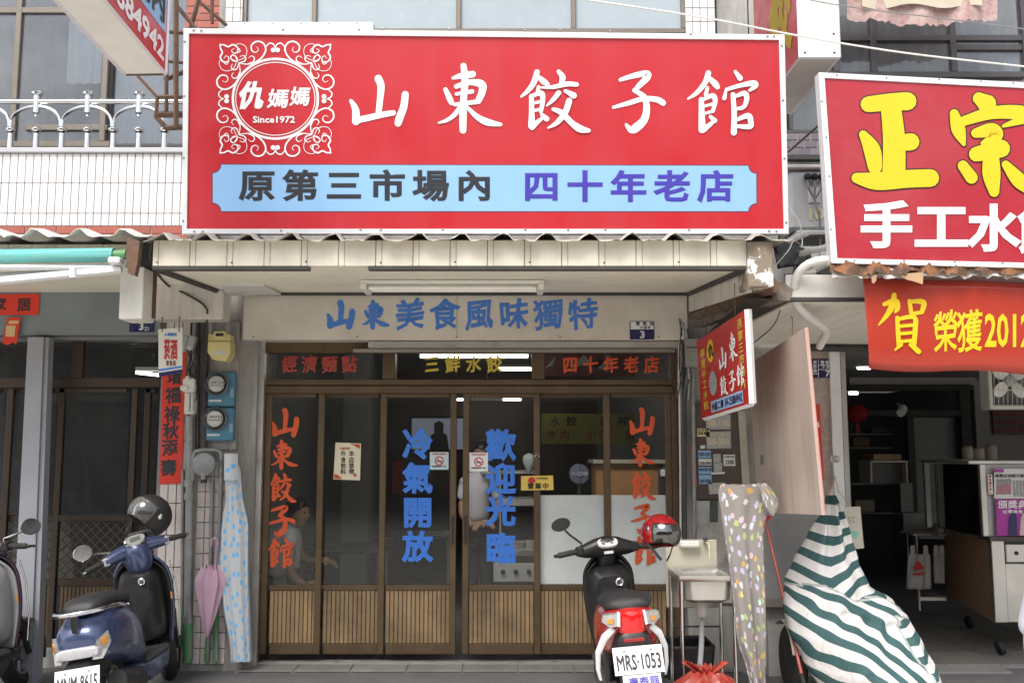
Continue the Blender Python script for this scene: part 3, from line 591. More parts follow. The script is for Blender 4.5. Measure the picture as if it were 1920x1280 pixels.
# emblem
em = MB(); cx0, cy0 = 400 + 620 / 5.333, 70 + 616 / 5.333; k5 = 1 / 5.333; lay = [0]
def stroke(pts):
    ribbon(em, pts, SP, .0022 + lay[0] * .00004); lay[0] += 1
def ring(rx, ry, w):
    n = 72; vs, fs = [], []
    for i in range(n):
        a = 2 * math.pi * i / n
        for q in (-.5, .5): vs.append(SP(cx0 + (rx + w * q) * k5 * math.cos(a), cy0 + (ry + w * q) * k5 * math.sin(a), .002))
    for i in range(n): j = (i + 1) % n; fs.append((2 * i, 2 * i + 1, 2 * j + 1, 2 * j))
    em.add(vs, fs)
ring(425, 398, 24); ring(396, 364, 8)
curves = [[(258, 262, 8), (360, 270, 12), (440, 240, 16), (500, 185, 16), (524, 115, 16), (492, 56, 16), (430, 45, 16), (382, 82, 15), (385, 132, 12), (420, 152, 9), (450, 130, 6), (436, 98, 5)],
          [(530, 92, 10), (562, 62, 12), (602, 72, 12), (620, 108, 10)],
          [(62, 78, 10), (105, 78, 14), (150, 96, 16), (195, 76, 16), (242, 105, 15), (240, 150, 12), (205, 160, 9), (182, 134, 7), (208, 114, 5)],
          [(238, 158, 8), (268, 142, 8), (258, 116, 8)],
          [(210, 82, 6), (262, 66, 6), (320, 92, 6), (336, 150, 6), (310, 205, 7), (252, 232, 7)],
          [(240, 246, 9), (186, 222, 9), (172, 194, 9), (205, 180, 9), (236, 206, 9), (240, 246, 8)],
          [(256, 258, 9), (312, 240, 12), (324, 204, 11), (296, 184, 8), (266, 196, 5)],
          [(350, 266, 10), (400, 244, 12), (410, 208, 11), (382, 188, 8), (354, 206, 5)]]
for cv in curves:
    for sx in (1, -1):
        for sy in (1, -1):
            for sw in (0, 1):
                pts = []
                for x, y, w in cv:
                    u, v = x - 620, y - 616
                    if sw: u, v = v * 1.02, u * .98
                    pts.append((cx0 + sx * u * k5, cy0 + sy * v * k5, w * k5))
                stroke(pts)
for sx in (1, -1):
    for sy in (1, -1):
        for u, v in ((22, -487), (-487, 22)):
            n = 14; q = [(cx0 + (sx * u + 24 * math.cos(2 * math.pi * i / n)) * k5, cy0 + (sy * v + 24 * math.sin(2 * math.pi * i / n)) * k5) for i in range(n)]
            em.add([SP(x, y, .0048) for x, y in q], [tuple(range(n))])
ob('emblem', em, WHITE, sg, smooth=0)
m_ = MB(); put(m_, '仇', .045, (450, 155, 494, 205), SP, slant=.22); put(m_, '媽', .025, (504, 169, 540, 203), SP, slant=.12); put(m_, '媽', .025, (546, 165, 580, 199), SP, slant=.12)
put(m_, 'Since1972', .025, (474, 218, 553, 231), SP, fit=True); ob('emblem_lettering', m_, WHITE, sg)

# ---------------------------------------------------------------- unseen shophouses across the street, behind the camera, added for the door glass reflections
opp = thing('street_row', None, None, (0, -10, 0), kind='structure')
OW = mat('opposite_wall', (.16, .14, .12), .8, var=.15, scale=1.5, dirt=(.16, .14, .12), dirt_amt=.5, dirt_scale=.8, streak=True)
for i in range(7):
    X = -17.5 + i * 5; hh = 5.2 + .5 * ((i * 7) % 4)
    ob('facade', MB().box(X + .02, X + 4.98, -14, -10, 0, hh, .03), OW, opp)
    ob('shutter_opening', MB().box(X + .4, X + 4.6, -10.02, -9.99, .05, 2.6), mat('dark_opening', (.04, .04, .045), .5), opp)
    ob('awning_board', MB().box(X + .1, X + 4.9, -9.98, -8.9, 2.75, 2.9, .02), mat('opposite_awning', (.30, .31, .30), .6), opp)
    for k in (0, 1): ob('upper_window', MB().box(X + .6 + 2.1 * k, X + 2.2 + 2.1 * k, -10.02, -9.985, 3.5, 4.7), mat('dark_opening', (.04, .04, .045), .5), opp)
# ================================================================ upper windows
CURT = mat('white_curtain', (.85, .85, .85), .8, var=.06)
CURTB = mat('pale_blue_curtain', (.66, .74, .82), .8, var=.05)
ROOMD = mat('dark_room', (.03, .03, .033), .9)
def window(label, box, Y, frame, vs=(), hs=(), curtains=(), bw=8, depth=.08, glassm=None, cm=CURT, back=True):
    x0, y0, x1, y1 = box; t = thing('window', label, 'window', P((x0 + x1) / 2, y1, Y))
    def fb(a, b, c, d, yo=0.0):
        r = R(a, b, c, d, Y); return ob('frame_bar', MB().box(r[0], r[1], Y + yo, Y + depth, r[2], r[3], .004), frame, t)
    fb(x0, y0, x1, y0 + bw); fb(x0, y1 - bw, x1, y1); fb(x0, y0 + bw, x0 + bw, y1 - bw); fb(x1 - bw, y0 + bw, x1, y1 - bw)
    xs = [x0] + [v for v in vs] + [x1]
    for v in vs: fb(v - bw / 2, y0 + bw, v + bw / 2, y1 - bw, .004)
    for a, b, h in hs: fb(a, h - bw / 2, b, h + bw / 2, .008)
    for i in range(len(xs) - 1):
        r = R(xs[i], y0, xs[i + 1], y1, Y); e = .02
        ob('pane', MB().box(r[0] + e, r[1] - e, Y + .03, Y + .034, r[2] + e, r[3] - e), glassm or GLASSW, t)
    for a, b, c, d in curtains:
        r = R(a, c, b, d, Y + .12); n = max(8, int((r[1] - r[0]) / .02)); rn = random.Random(a)
        ph = [rn.uniform(.7, 1.4) for _ in range(4)]
        def fn(u, v): 
            X = r[0] + u * (r[1] - r[0]); return (X, Y + .085 + .016 * math.sin(X * 62 * ph[0]) + .008 * math.sin(X * 131 * ph[1] + v) , r[2] + v * (r[3] - r[2]))
        ob('curtain', MB().grid(fn, n, 3), cm, t, smooth=60)
    if back:
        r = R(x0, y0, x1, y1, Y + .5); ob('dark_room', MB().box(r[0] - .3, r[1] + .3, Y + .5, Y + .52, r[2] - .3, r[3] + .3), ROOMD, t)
    return t
window('upstairs window with pale blue curtains just above the wide red sign', (455, -110, 1285, 62), 7.52, GREYF, (590, 860, 1075), (), ((462, 590, -100, 60), (668, 860, -100, 60), (1080, 1280, -100, 60)), bw=9, cm=CURTB, back=False, depth=.06, glassm=mat('frosted_glass', (.33, .39, .43), .22, var=.06, scale=3))
# white tile piers beside it
pier = thing('tiled_pier', 'white tiled pier at the left end of the window above the sign', 'pier', P(440, 60, 7.5))
def tilefield(par, x0, y0, x1, y1, Y, w, h, m_, gap=.006, bed=GROUT, name='tile', d=.012, brickbond=False, pxbox=True):
    r = R(x0, y0, x1, y1, Y); ob('tile_bed', MB().box(r[0], r[1], Y + d * .75, Y + d * .75 + .06, r[2], r[3]), bed, par)
    first = None; nz = int((r[3] - r[2]) / (h + gap)) + 1; nx = int((r[1] - r[0]) / (w + gap)) + 1
    cache = {}
    for j in range(nz):
        zt = r[3] - j * (h + gap); zb = max(r[2], zt - h)
        if zt - zb < .01: continue
        off = (w + gap) / 2 if brickbond and j % 2 else 0
        for i in range(-1 if off else 0, nx + 1):
            xa_ = max(r[0], r[0] + i * (w + gap) + off); xb_ = min(r[1], r[0] + i * (w + gap) + off + w)
            if xb_ - xa_ < .008: continue
            key = (round(xb_ - xa_, 4), round(zt - zb, 4))
            if key in cache: dup(cache[key], par, (xa_, 0, zb))
            else:
                cache[key] = ob(name, MB().box(0, key[0], Y, Y + d, 0, key[1], .0025), m_, par); cache[key].location = (xa_, 0, zb)
tilefield(pier, 424, -60, 455, 62, 7.50, .055, .11, TILEW)
pier = thing('tiled_pier', 'white tiled pier at the right end of the window above the sign', 'pier', P(1310, 66, 7.5))
tilefield(pier, 1285, -60, 1340, 70, 7.50, .055, .11, TILEW)
st = thing('drip_ledge', 'thin white metal ledge on top of the wide red sign', 'ledge', P(560, 50, 5.7))
r = R(428, 41, 700, 58, 5.58); ob('ledge', MB().box(r[0], r[1], 5.58, 5.7, r[2], r[3], .006), ALU, st)
for i in range(5): ob('screw', MB().lathe([(.006, 0), (0, .005)], 8, Matrix.Translation((r[0] + .1 + i * .17, 5.58, r[3] - .012)) @ Matrix.Rotation(math.radians(90), 4, 'X')), screw, st)
# ================================================================ left house
lh = thing('neighbour_house', 'white tiled house with brown glass doors at the left of the shop', 'house', (-3.2, 7.5, 0))
xl = -6.0
XJ = P(348, 800, 7.22).x
ob('upper_wall', MB().box(xl, XJ - .01, 8.1, 8.3, 2.9, 7.5), WALLG, lh)
ob('pier', MB().box(P(298, 800, 7.25).x, XJ - .004, 7.25, 7.7, 0, 2.95), GROUT, lh)
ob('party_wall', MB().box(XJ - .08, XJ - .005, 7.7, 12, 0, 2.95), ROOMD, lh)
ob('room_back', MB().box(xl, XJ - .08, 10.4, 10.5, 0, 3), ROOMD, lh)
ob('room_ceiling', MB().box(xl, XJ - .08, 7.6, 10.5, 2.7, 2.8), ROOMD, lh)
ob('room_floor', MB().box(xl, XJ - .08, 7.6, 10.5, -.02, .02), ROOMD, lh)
# white tiles on its pier
tilefield(lh, 300, 595, 346, 1240, 7.236, .057, .227, TILEP, bed=DSTRIP)
tilefield(lh, -260, 520, 235, 549, 7.236, .048, .10, TILEP, bed=DSTRIP)
# grey lintel
r = R(-260, 546, 302, 628, 7.2); ob('lintel', MB().box(r[0], r[1], 7.2, 7.45, r[2], r[3], .004), GREYP, lh)
ob('door_head', MB().box(r[0], r[1], 7.27, 7.42, r[2] - .03, r[2] - .001, .003), mat('grey_aluminium', (.24, .24, .245), .4, .5), lh)
# dark doors behind
def lbar(a, b, c, d, Y=7.36, dd=.05, m_=mat('dark_brown_aluminium', (.05, .034, .022), .45, .25, var=.12), par=lh, nm='door_bar'): r = R(a, b, c, d, Y); return ob(nm, MB().box(r[0], r[1], Y, Y + dd, r[2], r[3], .003), m_, par)
lbar(-260, 708, 300, 726); lbar(135, 636, 155, 708); lbar(-40, 636, -25, 708); lbar(290, 726, 302, 1215)
for a, b, Y in ((-200, 12, 7.38), (0, 110, 7.42), (98, 248, 7.37), (262, 302, 7.43)):
    lf = lbar(a, 728, a + 11, 1215, Y, .035, nm='door_leaf'); 
    lbar(b - 11, 728, b, 1215, Y, .035, par=lf, nm='stile'); lbar(a + 11, 728, b - 11, 736, Y, .033, par=lf, nm='rail'); lbar(a + 11, 965, b - 11, 977, Y, .033, par=lf, nm='rail'); lbar(a + 11, 1085, b - 11, 1098, Y, .033, par=lf, nm='rail'); lbar(a + 11, 1195, b - 11, 1215, Y, .033, par=lf, nm='rail')
    r = R(a + 11, 736, b - 11, 965, Y); ob('pane', MB().box(r[0], r[1], Y + .015, Y + .02, r[2], r[3]), GLASSD, lf)
    r = R(a + 11, 977, b - 11, 1085, Y); g = MB()
    k = .0
    dx, dz = r[1] - r[0], r[3] - r[2]; s_ = .075
    q = -dz
    while q < dx:
        for sgn in (1, -1):
            xA, xB = max(q, 0), min(q + dz, dx)
            if xB - xA > .01:
                zA, zB = xA - q, xB - q
                if sgn < 0: zA, zB = dz - zA, dz - zB
                g.tube([(r[0] + xA, Y + .012 + .004 * sgn, r[2] + zA), (r[0] + xB, Y + .012 + .004 * sgn, r[2] + zB)], .0035, 5)
        q += s_
    ob('lattice', g, mat('bronze_lattice', (.13, .1, .07), .5, .4), lf)
    ob('lattice_glass', MB().box(r[0], r[1], Y + .02, Y + .024, r[2], r[3]), GLASSD, lf)
    r = R(a + 11, 1098, b - 11, 1195, Y); n = max(3, round((r[1] - r[0]) / .03)); sw = (r[1] - r[0]) / n
    ob('backing_board', MB().box(r[0], r[1], Y + .022, Y + .026, r[2], r[3]), DSTRIP, lf)
    s0 = ob('slat', MB().box(.002, sw - .002, Y + .008, Y + .02, r[2], r[3], .003), mat('dark_door_slat', (.12, .085, .05), .45, .2, rnd=.1, dirt=(.05, .04, .03), dirt_amt=.5), lf); s0.location.x = r[0]
    for i in range(1, n): dup(s0, lf, (r[0] + i * sw, 0, 0))
for a, b in ((-20, 135), (155, 290)):
    r = R(a, 640, b, 708, 7.38); ob('transom_pane', MB().box(r[0], r[1], 7.385, 7.39, r[2], r[3]), GLASSD, lh)
r = R(-260, 1215, 302, 1240, 7.33); ob('door_sill', MB().box(r[0], r[1], 7.3, 7.6, 0, r[3], .004), WALLG, lh)
# the lit strip and shelf seen inside
ilp = thing('fluorescent_lamp', 'small lit lamp glowing inside the dark house on the left', 'lamp', P(290, 705, 9.0))
q = P(255, 698, 9.0); q2 = P(300, 703, 9.0); ob('tube', MB().tube([q, q2], .015, 8), emit('tube_light', (1, 1, .95), 3.0), ilp); ob('holder', MB().box(q.x, q2.x, 8.98, 9.05, q.z + .015, q.z + .05), _M['lamp_white'], ilp)
# grey post in front of the doors
gp = thing('steel_post', 'grey painted steel post in front of the dark doors on the left', 'post', P(50, 1262, 6.95))
a, b = P(58, 1262, 6.9), P(68, 632, 7.12)
a = P(44, 1262, 6.8); b = P(70, 632, 7.15)
d = .085
ob('post_face', MB().loft([[(a.x - d, a.y, 0), (a.x + d * .55, a.y, 0), (a.x + d * .55, a.y + .1, 0), (a.x - d, a.y + .1, 0)], [(b.x - d * .85, b.y, b.z), (b.x + d * .55, b.y, b.z), (b.x + d * .55, b.y + .1, b.z), (b.x - d * .85, b.y + .1, b.z)]]), POSTG, gp)
ob('post_lip', MB().loft([[(a.x + d * .57, a.y + .02, 0), (a.x + d, a.y + .02, 0), (a.x + d, a.y + .1, 0), (a.x + d * .57, a.y + .1, 0)], [(b.x + d * .57, b.y + .02, b.z), (b.x + d * .9, b.y + .02, b.z), (b.x + d * .9, b.y + .1, b.z), (b.x + d * .57, b.y + .1, b.z)]]), POSTG, gp)
# ---- balcony
bal = thing('balcony', 'white tiled balcony front with red brick band above the left house', 'balcony', (-3.2, 7.0, 2.9))
YB = 6.95
r = R(-260, 278, 352, 425, YB)
xb1 = P(352, 350, YB).x
ob('parapet', MB().box(xl, xb1, YB + .014, YB + .2, r[2] - .2, r[3]), GROUT, bal)
tilefield(bal, -130, 288, 352, 423, YB, .0525, .223, TILEW, gap=.0055)
tilefield(bal, -130, 424, 352, 462, YB, .225, .055, BRICK, gap=.007, bed=GROUTL, name='brick')
r = R(-130, 278, 352, 288, YB); ob('coping', MB().box(r[0], r[1], YB - .03, YB + .22, r[2], r[3], .005), mat('grey_coping', (.42, .42, .44), .4, .3), bal)
rail = thing('balcony_railing', 'polished steel railing of arches and ball caps on the left balcony', 'railing', P(170, 278, YB + .09))
YR = YB + .09; zb = P(170, 280, YR).z
ob('top_rail', MB().tube([P(-130, 191, YR), P(348, 191, YR)], .019, 12), CHROME, rail)
def baluster(px, tall):
    q = P(px, 280, YR); zc = P(px, 246, YR).z
    ob('post', MB().tube([(q.x, YR, q.z - .02), (q.x, YR, zc - .02)], .021, 12), CHROME, rail)
    ob('cap', MB().lathe([(.0, .030), (.026, .028), (.036, .016), (.036, .004), (.028, -.010), (.02, -.014)][::-1], 16, Matrix.Translation((q.x, YR, zc))), CHROME, rail)
bx = [18 + i * 48.2 for i in range(-3, 8)]
for i, x in enumerate(bx): baluster(x, i % 2)
for i in range(0, len(bx) - 2):
    if (i % 2) == 1:
        a, b = P(bx[i], 240, YR), P(bx[i + 2], 240, YR); mid = (a.x + b.x) / 2; hw = (b.x - a.x) / 2 - .004; zt_ = P(bx[i + 1], 200, YR).z
        za = P(bx[i], 238, YR).z
        ob('arch', MB().tube([(mid - hw * math.cos(t), YR, za - .0 + (zt_ - za) * math.sin(t) ** .8) for t in [math.pi * k / 20 for k in range(21)]], .0125, 8), CHROME, rail)
        zc = P(bx[i + 1], 180, YR).z
        M_ = Matrix.Translation((mid, YR, 0))
        ob('finial', MB().lathe([(0, zc - .175), (.011, zc - .165), (.012, zc - .155), (.006, zc - .143), (.025, zc - .135), (.026, zc - .01), (.024, zc), (.040, zc + .008), (.042, zc + .022), (.028, zc + .036), (0, zc + .038)], 16, M_), CHROME, rail)
# ---- left upstairs windows
window('tall upstairs window with brown frame behind the left balcony', (-120, -140, 205, 275), 7.75, GREYF, (32,), ((-110, 200, 18), (46, 200, 238)), ((135, 200, -130, 160),), bw=11, back=True)
window('curtained upstairs window between the balcony window and the sign', (208, -140, 420, 275), 7.80, DARKF, (), (), ((214, 418, -135, 272),), bw=6, back=False, glassm=GLASSW)
# red brick strip of the party wall near the bracket
pw_ = thing('brick_pier', 'red brick pier beside the white tiles above the sign corner', 'pier', P(385, 60, 7.6))
tilefield(pw_, 350, -80, 424, 80, 7.62, .20, .055, BRICK, gap=.007, bed=GROUTL, name='brick', brickbond=True)
# ---- slanting lightbox with phone number, top left
lb = thing('lightbox_sign', 'projecting white lightbox sign with a red face and phone number', 'sign', P(250, 140, 5.2))
# a box sign standing out over the street: its red side faces right, its underside is seen from below
n0, n1 = PX(316, 128, -1.60), None
far = P(318, 128, 4.95); near = P(212, -60, 3.35)
far_t = P(322, -55, 4.95)
Xs, Wd = far.x, -.42
# underside quad from picture: (100,0) (232,138) (310,140) (196,0)
fr = P(310, 139, 4.9); z_ = fr.z
def GZ(px, py, z):
    d_ = ray(px, py); return CAM + d_ * ((z - EYE) / d_.z)
fl = GZ(234, 140, z_); nr = GZ(178, -20, z_); nl = GZ(84, -20, z_)
H_ = 1.0
U = (nr - fr).normalized()
back = [fl, fr, nr, nl]; top = [p + Vector((0, 0, H_)) for p in back]
ob('housing', MB().add(back + top, [(0, 1, 2, 3), (4, 7, 6, 5), (0, 4, 5, 1), (2, 6, 7, 3), (0, 3, 7, 4)]), mat('lightbox_white', (.70, .69, .66), .5, var=.04, dirt=(.5, .45, .36), dirt_amt=.3, dirt_scale=3), lb, smooth=0)
LP = plane3(fr, nr, fr + Vector((0, 0, 1)))
ob('red_face', MB().add([fr + LP.n * .001, nr + LP.n * .001, nr + LP.n * .001 + Vector((0, 0, H_)), fr + LP.n * .001 + Vector((0, 0, H_))], [(0, 1, 2, 3)]), RED, lb, smooth=0)
for A, B in ((fr, nr), (fl, nl)): ob('edge_trim', MB().tube([A, B], .011, 4), ALU, lb)
ob('edge_trim', MB().tube([fr, fr + Vector((0, 0, H_))], .011, 4), ALU, lb); ob('edge_trim', MB().tube([fl, fr], .008, 4), RUST, lb)
def facept(s, h): return fr + (nr - fr) * s + Vector((0, 0, h))
def putface(mbx, txt, bold, s0, s1, h0, h1, off):
    v, f = glyph(txt, bold); a, b, c_, d_ = bb(v); z = max(abs(p[2]) for p in v) or 1
    mbx.add([facept(s0 + (s1 - s0) * (p[0] - a) / (b - a), h0 + (h1 - h0) * (p[1] - c_) / (d_ - c_)) + LP.n * (off + p[2] / z * .001) for p in v], f)
Ln = (nr - fr).length
def sm(m): return m / Ln
# reading order runs from the near (left in view) end towards the far end
m_ = MB(); putface(m_, '25884942', .03, sm(.95), sm(.045), .045, .165, .004); ob('phone_number', m_, WHITE, lb)
ob('blue_patch', MB().add([facept(sm(1.15), .21) + LP.n * .003, facept(sm(.03), .21) + LP.n * .003, facept(sm(.03), .50) + LP.n * .003, facept(sm(1.15), .50) + LP.n * .003], [(0, 1, 2, 3)]), SKYB, lb, smooth=0)
m_ = MB(); putface(m_, '市場內', .03, sm(.72), sm(.06), .24, .42, .006); ob('lettering', m_, DARKV, lb)
# ---- rusty angle iron bracket carrying it
br = thing('sign_bracket', 'rusty angle iron bracket between the lightbox and the wide red sign', 'bracket', P(330, 235, 5.5))
for A, B, w_ in (((330, -20), (330, 240), 9), ((312, 100), (312, 215), 7), ((295, 182), (345, 182), 7), ((295, 182), (292, 218), 7), ((292, 215), (345, 215), 11), ((292, 218), (312, 240), 8), ((312, 240), (345, 238), 10), ((258, 142), (296, 184), 5), ((375, -10), (358, 52), 8), ((370, 0), (425, 48), 6), ((398, -10), (398, 45), 6), ((330, 10), (372, 60), 7), ((308, 150), (345, 135), 9), ((312, 60), (345, 62), 7), ((312, 115), (345, 118), 6)):
    Y = 5.75 + random.uniform(-.1, .1); a, b = P(*A, Y), P(*B, Y); ob('angle_bar', MB().tube([a, b], w_ * Y / 1800 * .6, 4), RUST, br)
# ---- left canopy: roof, fascia, awning
lc = thing('left_canopy', 'white ribbed sheet canopy edge above the left house', 'canopy', (-3.2, 6.3, 2.8))
zr = P(100, 452, 5.55).z
roof('roof_sheet', -5.6, P(292, 450, 5.6).x, 5.46, 6.9, zr + .03, zr + .1, .255, ROOFW, lc, ph=.1)
r = R(-260, 458, 238, 500, 5.75); pw2 = .145; nn = int((r[1] + 5.2) / pw2)
f0 = ob('fascia_panel', MB().box(0.001, pw2 - .001, 5.75, 5.78, r[2], r[3], .003), CREAM, lc); f0.location.x = r[1] - pw2
for i in range(1, nn): dup(f0, lc, (r[1] - (i + 1) * pw2, 0, 0))
ob('soffit', MB().box(xl, r[1], 5.78, 7.2, r[2] + .08, r[2] + .1), CREAM2, lc)
r = R(224, 500, 268, 598, 5.7); ob('end_box', MB().box(r[0], r[1], 5.7, 5.9, r[2], r[3], .006), PWHITE, lc)
r = R(268, 500, 288, 596, 5.85); ob('torn_edge', MB().box(r[0], r[1], 5.85, 5.9, r[2], r[3]), RUST, lc)
r = R(238, 455, 286, 500, 5.8); ob('gap_board', MB().box(r[0], r[1], 5.8, 5.9, r[2] , r[3]), DSTRIP, lc)
aw = thing('awning', 'rolled teal awning with folding silver arms above the left doors', 'awning', P(100, 500, 5.5))
TEAL = mat('teal_fabric', (.12, .42, .41), .7, var=.08, dirt=(.3, .4, .38), dirt_amt=.3, streak=False)
a0, a1 = P(-200, 483, 5.5), P(214, 478, 5.5)
ob('fabric_roll', MB().tube([a0, a1], .042, 16), TEAL, aw)
ob('roller_end', MB().tube([a1, P(238, 477, 5.5)], .03, 14), GREEN, aw)
v0, v1 = P(-200, 497, 5.47), P(205, 490, 5.47)
ob('valance', MB().add([a0 + Vector((0, -.04, 0)), P(205, 470, 5.46), v1, v0], [(0, 1, 2, 3)]), TEAL, aw, solid=.004)
ob('front_bar', MB().tube([P(-200, 503, 5.45), P(222, 500, 5.5)], .018, 4), mat('white_bar', (.7, .7, .7), .4, .2), aw)
ob('folding_arm', MB().tube([P(-200, 545, 5.4), P(228, 505, 5.5)], .024, 6), ALU, aw)
ob('folding_arm', MB().tube([P(-200, 528, 5.6), P(140, 510, 5.55)], .02, 6), ALU, aw)
ob('arm_joint', MB().tube([P(137, 503, 5.42), P(137, 521, 5.42)], .02, 10), ALU, aw)
r = R(222, 487, 234, 494, 5.45); ob('arm_shoulder', MB().box(P(205, 490, 5.45).x, P(228, 490, 5.45).x, 5.42, 5.5, P(215, 495, 5.45).z, P(215, 483, 5.45).z, .008), ALU, aw)
ob('bracket', MB().slab(YP(5.42), [(238, 445), (262, 452), (258, 490), (252, 516), (240, 512), (236, 480)], 0, .05), RUST, aw)
# ---- things hung on the left house
strip = thing('door_couplet_paper', 'red paper strip with black characters on the grey lintel', 'paper', P(35, 588, 7.19))
pl = YP(7.19)
ob('paper', MB().slab(pl, [(-160, 553), (74, 551), (72, 590), (-160, 592)], 0, .002), PAPERR, strip, smooth=0)
for i, ch in enumerate('平安家居'): m_ = MB(); x = -95 + i * 46.7; put(m_, ch, .03, (x - 12, 559, x + 12, 583), pl, wob=.6); ob('character', m_, DARKV, strip)
tg = thing('paper_charm', 'small red paper charm hanging under the lintel paper strip', 'paper charm', P(20, 645, 7.17))
ob('paper', MB().slab(YP(7.17), [(14, 595), (39, 595), (30, 646), (24, 641), (14, 647), (4, 643)], 0, .002), PAPERR, tg, smooth=0)
ob('gold_print', MB().slab(YP(7.17), [(17, 601), (35, 601), (34, 607), (16, 607)], .002, .001).slab(YP(7.17), [(12, 610), (29, 610), (27, 631), (10, 631)], .002, .001), mat('gold_print', (.6, .42, .22), .5, var=.4, scale=160), tg, smooth=0)
plate('number_plate', 'navy house number plate with 3 and a small suffix at the left house', (242, 600, 289, 622), 7.19, 0, '3', (261, 604, 269, 619), [('之1', (273.5, 616), (280.5, 616), 7, 8)])
cp = thing('red_couplet', 'tall red paper couplet with black characters on the tiled pier', 'couplet', P(322, 906, 7.215))
pl = YP(7.222)
ob('paper', MB().slab(pl, [(306, 660), (350, 660), (340, 906), (299, 907)], 0, .002), PAPERR, cp, smooth=0)
vert('增福祿秋添壽', 327, [706, 741, 777, 808, 839, 877], 27, 30, pl, DARKV, cp, bold=.03, dx=-2.2, wob=.6)
ts = thing('hanging_sign', 'small white hanging sign with two large red characters beside the pier', 'sign', P(319, 703, 6.6))
pl = YP(6.6)
ob('board', MB().slab(pl, [(297, 617), (342, 614), (341, 696), (297, 704)], 0, .012), mat('cream_plastic', (.72, .71, .66), .4, var=.04), ts, smooth=0)
ob('blue_stripe', MB().slab(pl, [(297.5, 692), (341, 685.5), (341, 689), (297.5, 695.5)], .002, .001), BLUEV, ts, smooth=0)
ob('dark_edge', MB().slab(pl, [(297, 699), (341, 692), (341, 698), (298, 706)], .0025, .014), NAVY, ts, smooth=0)
for x in (304, 336): ob('hook', MB().tube([P(x, 622, 6.585), P(x, 600, 6.585), P(x + 2, 594, 6.585), P(x - 2, 596, 6.585)], .0035, 6), RUST, ts)
m_ = MB(); put(m_, '菸', .035, (308, 637, 318.5, 674), pl); put(m_, '酒', .035, (320, 637, 332, 674), pl); ob('lettering', m_, mat('red_print', (.5, .03, .02), .5), ts)
ob('small_lettering', row('零售商', (314, 681), (327, 681), 5, 10, pl, bold=.02), mat('maroon_print', (.2, .06, .05), .5), ts)
m_ = MB(); put(m_, '臺灣菸酒', .02, (314, 624, 331, 630), pl, fit=True); m_.slab(pl, [(308, 629), (310.5, 624), (313, 629)], .002, .001); ob('blue_logo', m_, BLUEV, ts)
# ================================================================ right house
rh = thing('neighbour_house', 'open fronted eatery with white soffit at the right of the shop', 'house', (3.6, 7.5, 0))
XR0 = P(1500, 900, 7.22).x; XR1 = 7.0
ob('upper_wall', MB().box(XR0 - .1, XR1, 7.95, 8.1, 2.95, 7.5), WALLG, rh)
xq0, xq1 = P(1503, 800, 7.2).x, P(1566, 800, 7.2).x
MARB = mat('speckled_panel', (.42, .34, .31), .5, var=.3, scale=30, dirt=(.25, .2, .18), dirt_amt=.5)
ob('pier', MB().box(xq0, xq1, 7.2, 7.7, 0, 2.9), MARB, rh)
r = R(1560, 655, 1592, 1240, 7.2)
ob('door_post', MB().box(P(1562, 900, 7.19).x, P(1582, 900, 7.19).x, 7.17, 7.3, 0, P(1570, 652, 7.19).z, .004), ALU, rh)
ob('door_post_lip', MB().box(P(1584, 900, 7.25).x, P(1594, 900, 7.25).x, 7.25, 7.4, 0, P(1570, 652, 7.25).z, .003), mat('dull_aluminium', (.4, .39, .37), .45, .5), rh)
zl = P(1700, 655, 7.2).z
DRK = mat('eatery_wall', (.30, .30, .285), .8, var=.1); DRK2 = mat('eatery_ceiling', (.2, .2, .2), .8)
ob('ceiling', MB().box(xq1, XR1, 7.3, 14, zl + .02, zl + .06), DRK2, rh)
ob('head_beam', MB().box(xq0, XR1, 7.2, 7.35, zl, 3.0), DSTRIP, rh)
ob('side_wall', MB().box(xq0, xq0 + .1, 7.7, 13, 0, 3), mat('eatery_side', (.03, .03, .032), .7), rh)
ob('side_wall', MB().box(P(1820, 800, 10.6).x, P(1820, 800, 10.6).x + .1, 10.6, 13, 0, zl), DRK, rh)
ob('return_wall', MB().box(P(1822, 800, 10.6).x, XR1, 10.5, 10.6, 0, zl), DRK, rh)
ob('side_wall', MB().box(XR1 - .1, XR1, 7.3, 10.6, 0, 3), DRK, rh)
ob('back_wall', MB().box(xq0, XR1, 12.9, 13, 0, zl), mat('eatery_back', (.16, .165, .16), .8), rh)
FT = mat('eatery_floor_tile', (.23, .22, .205), .4, var=.1, rnd=.06, dirt=(.14, .13, .12), dirt_amt=.4)
ob('floor_bed', MB().box(xq1 - .05, XR1, 7.3, 13, -.02, .02), GROUT, rh)
f0 = None
for i in range(9):
    for j in range(6):
        X, Yq = xq1 + i * .4, 7.31 + j * .4
        if f0 is None: f0 = ob('floor_tile', MB().box(.003, .397, .003, .397, .02, .027, .002), FT, rh); f0.location = (X, Yq, 0)
        else: dup(f0, rh, (X, Yq, 0))
# door frame inside
def lb2(a, b, c, d, Y, dd, m_, par, nm, bv=.004): r = R(a, b, c, d, Y); return ob(nm, MB().box(r[0], r[1], Y, Y + dd, r[2], r[3], bv), m_, par)
INN = mat('inner_frame', (.02, .018, .017), .6)
lb2(1590, 722, 1825, 732, 10.3, .1, INN, rh, 'inner_head'); lb2(1806, 732, 1825, 1000, 10.3, .1, INN, rh, 'inner_post')
lb2(1592, 768, 1806, 780, 10.3, .1, INN, rh, 'inner_rail'); lb2(1705, 780, 1718, 1000, 10.3, .1, INN, rh, 'inner_post')
lb2(1718, 782, 1806, 1010, 10.45, .03, mat('grey_door', (.20, .21, .21), .6), rh, 'grey_door')
lb2(1592, 705, 1830, 722, 10.35, .1, mat('pale_lintel', (.32, .3, .27), .7), rh, 'inner_lintel')
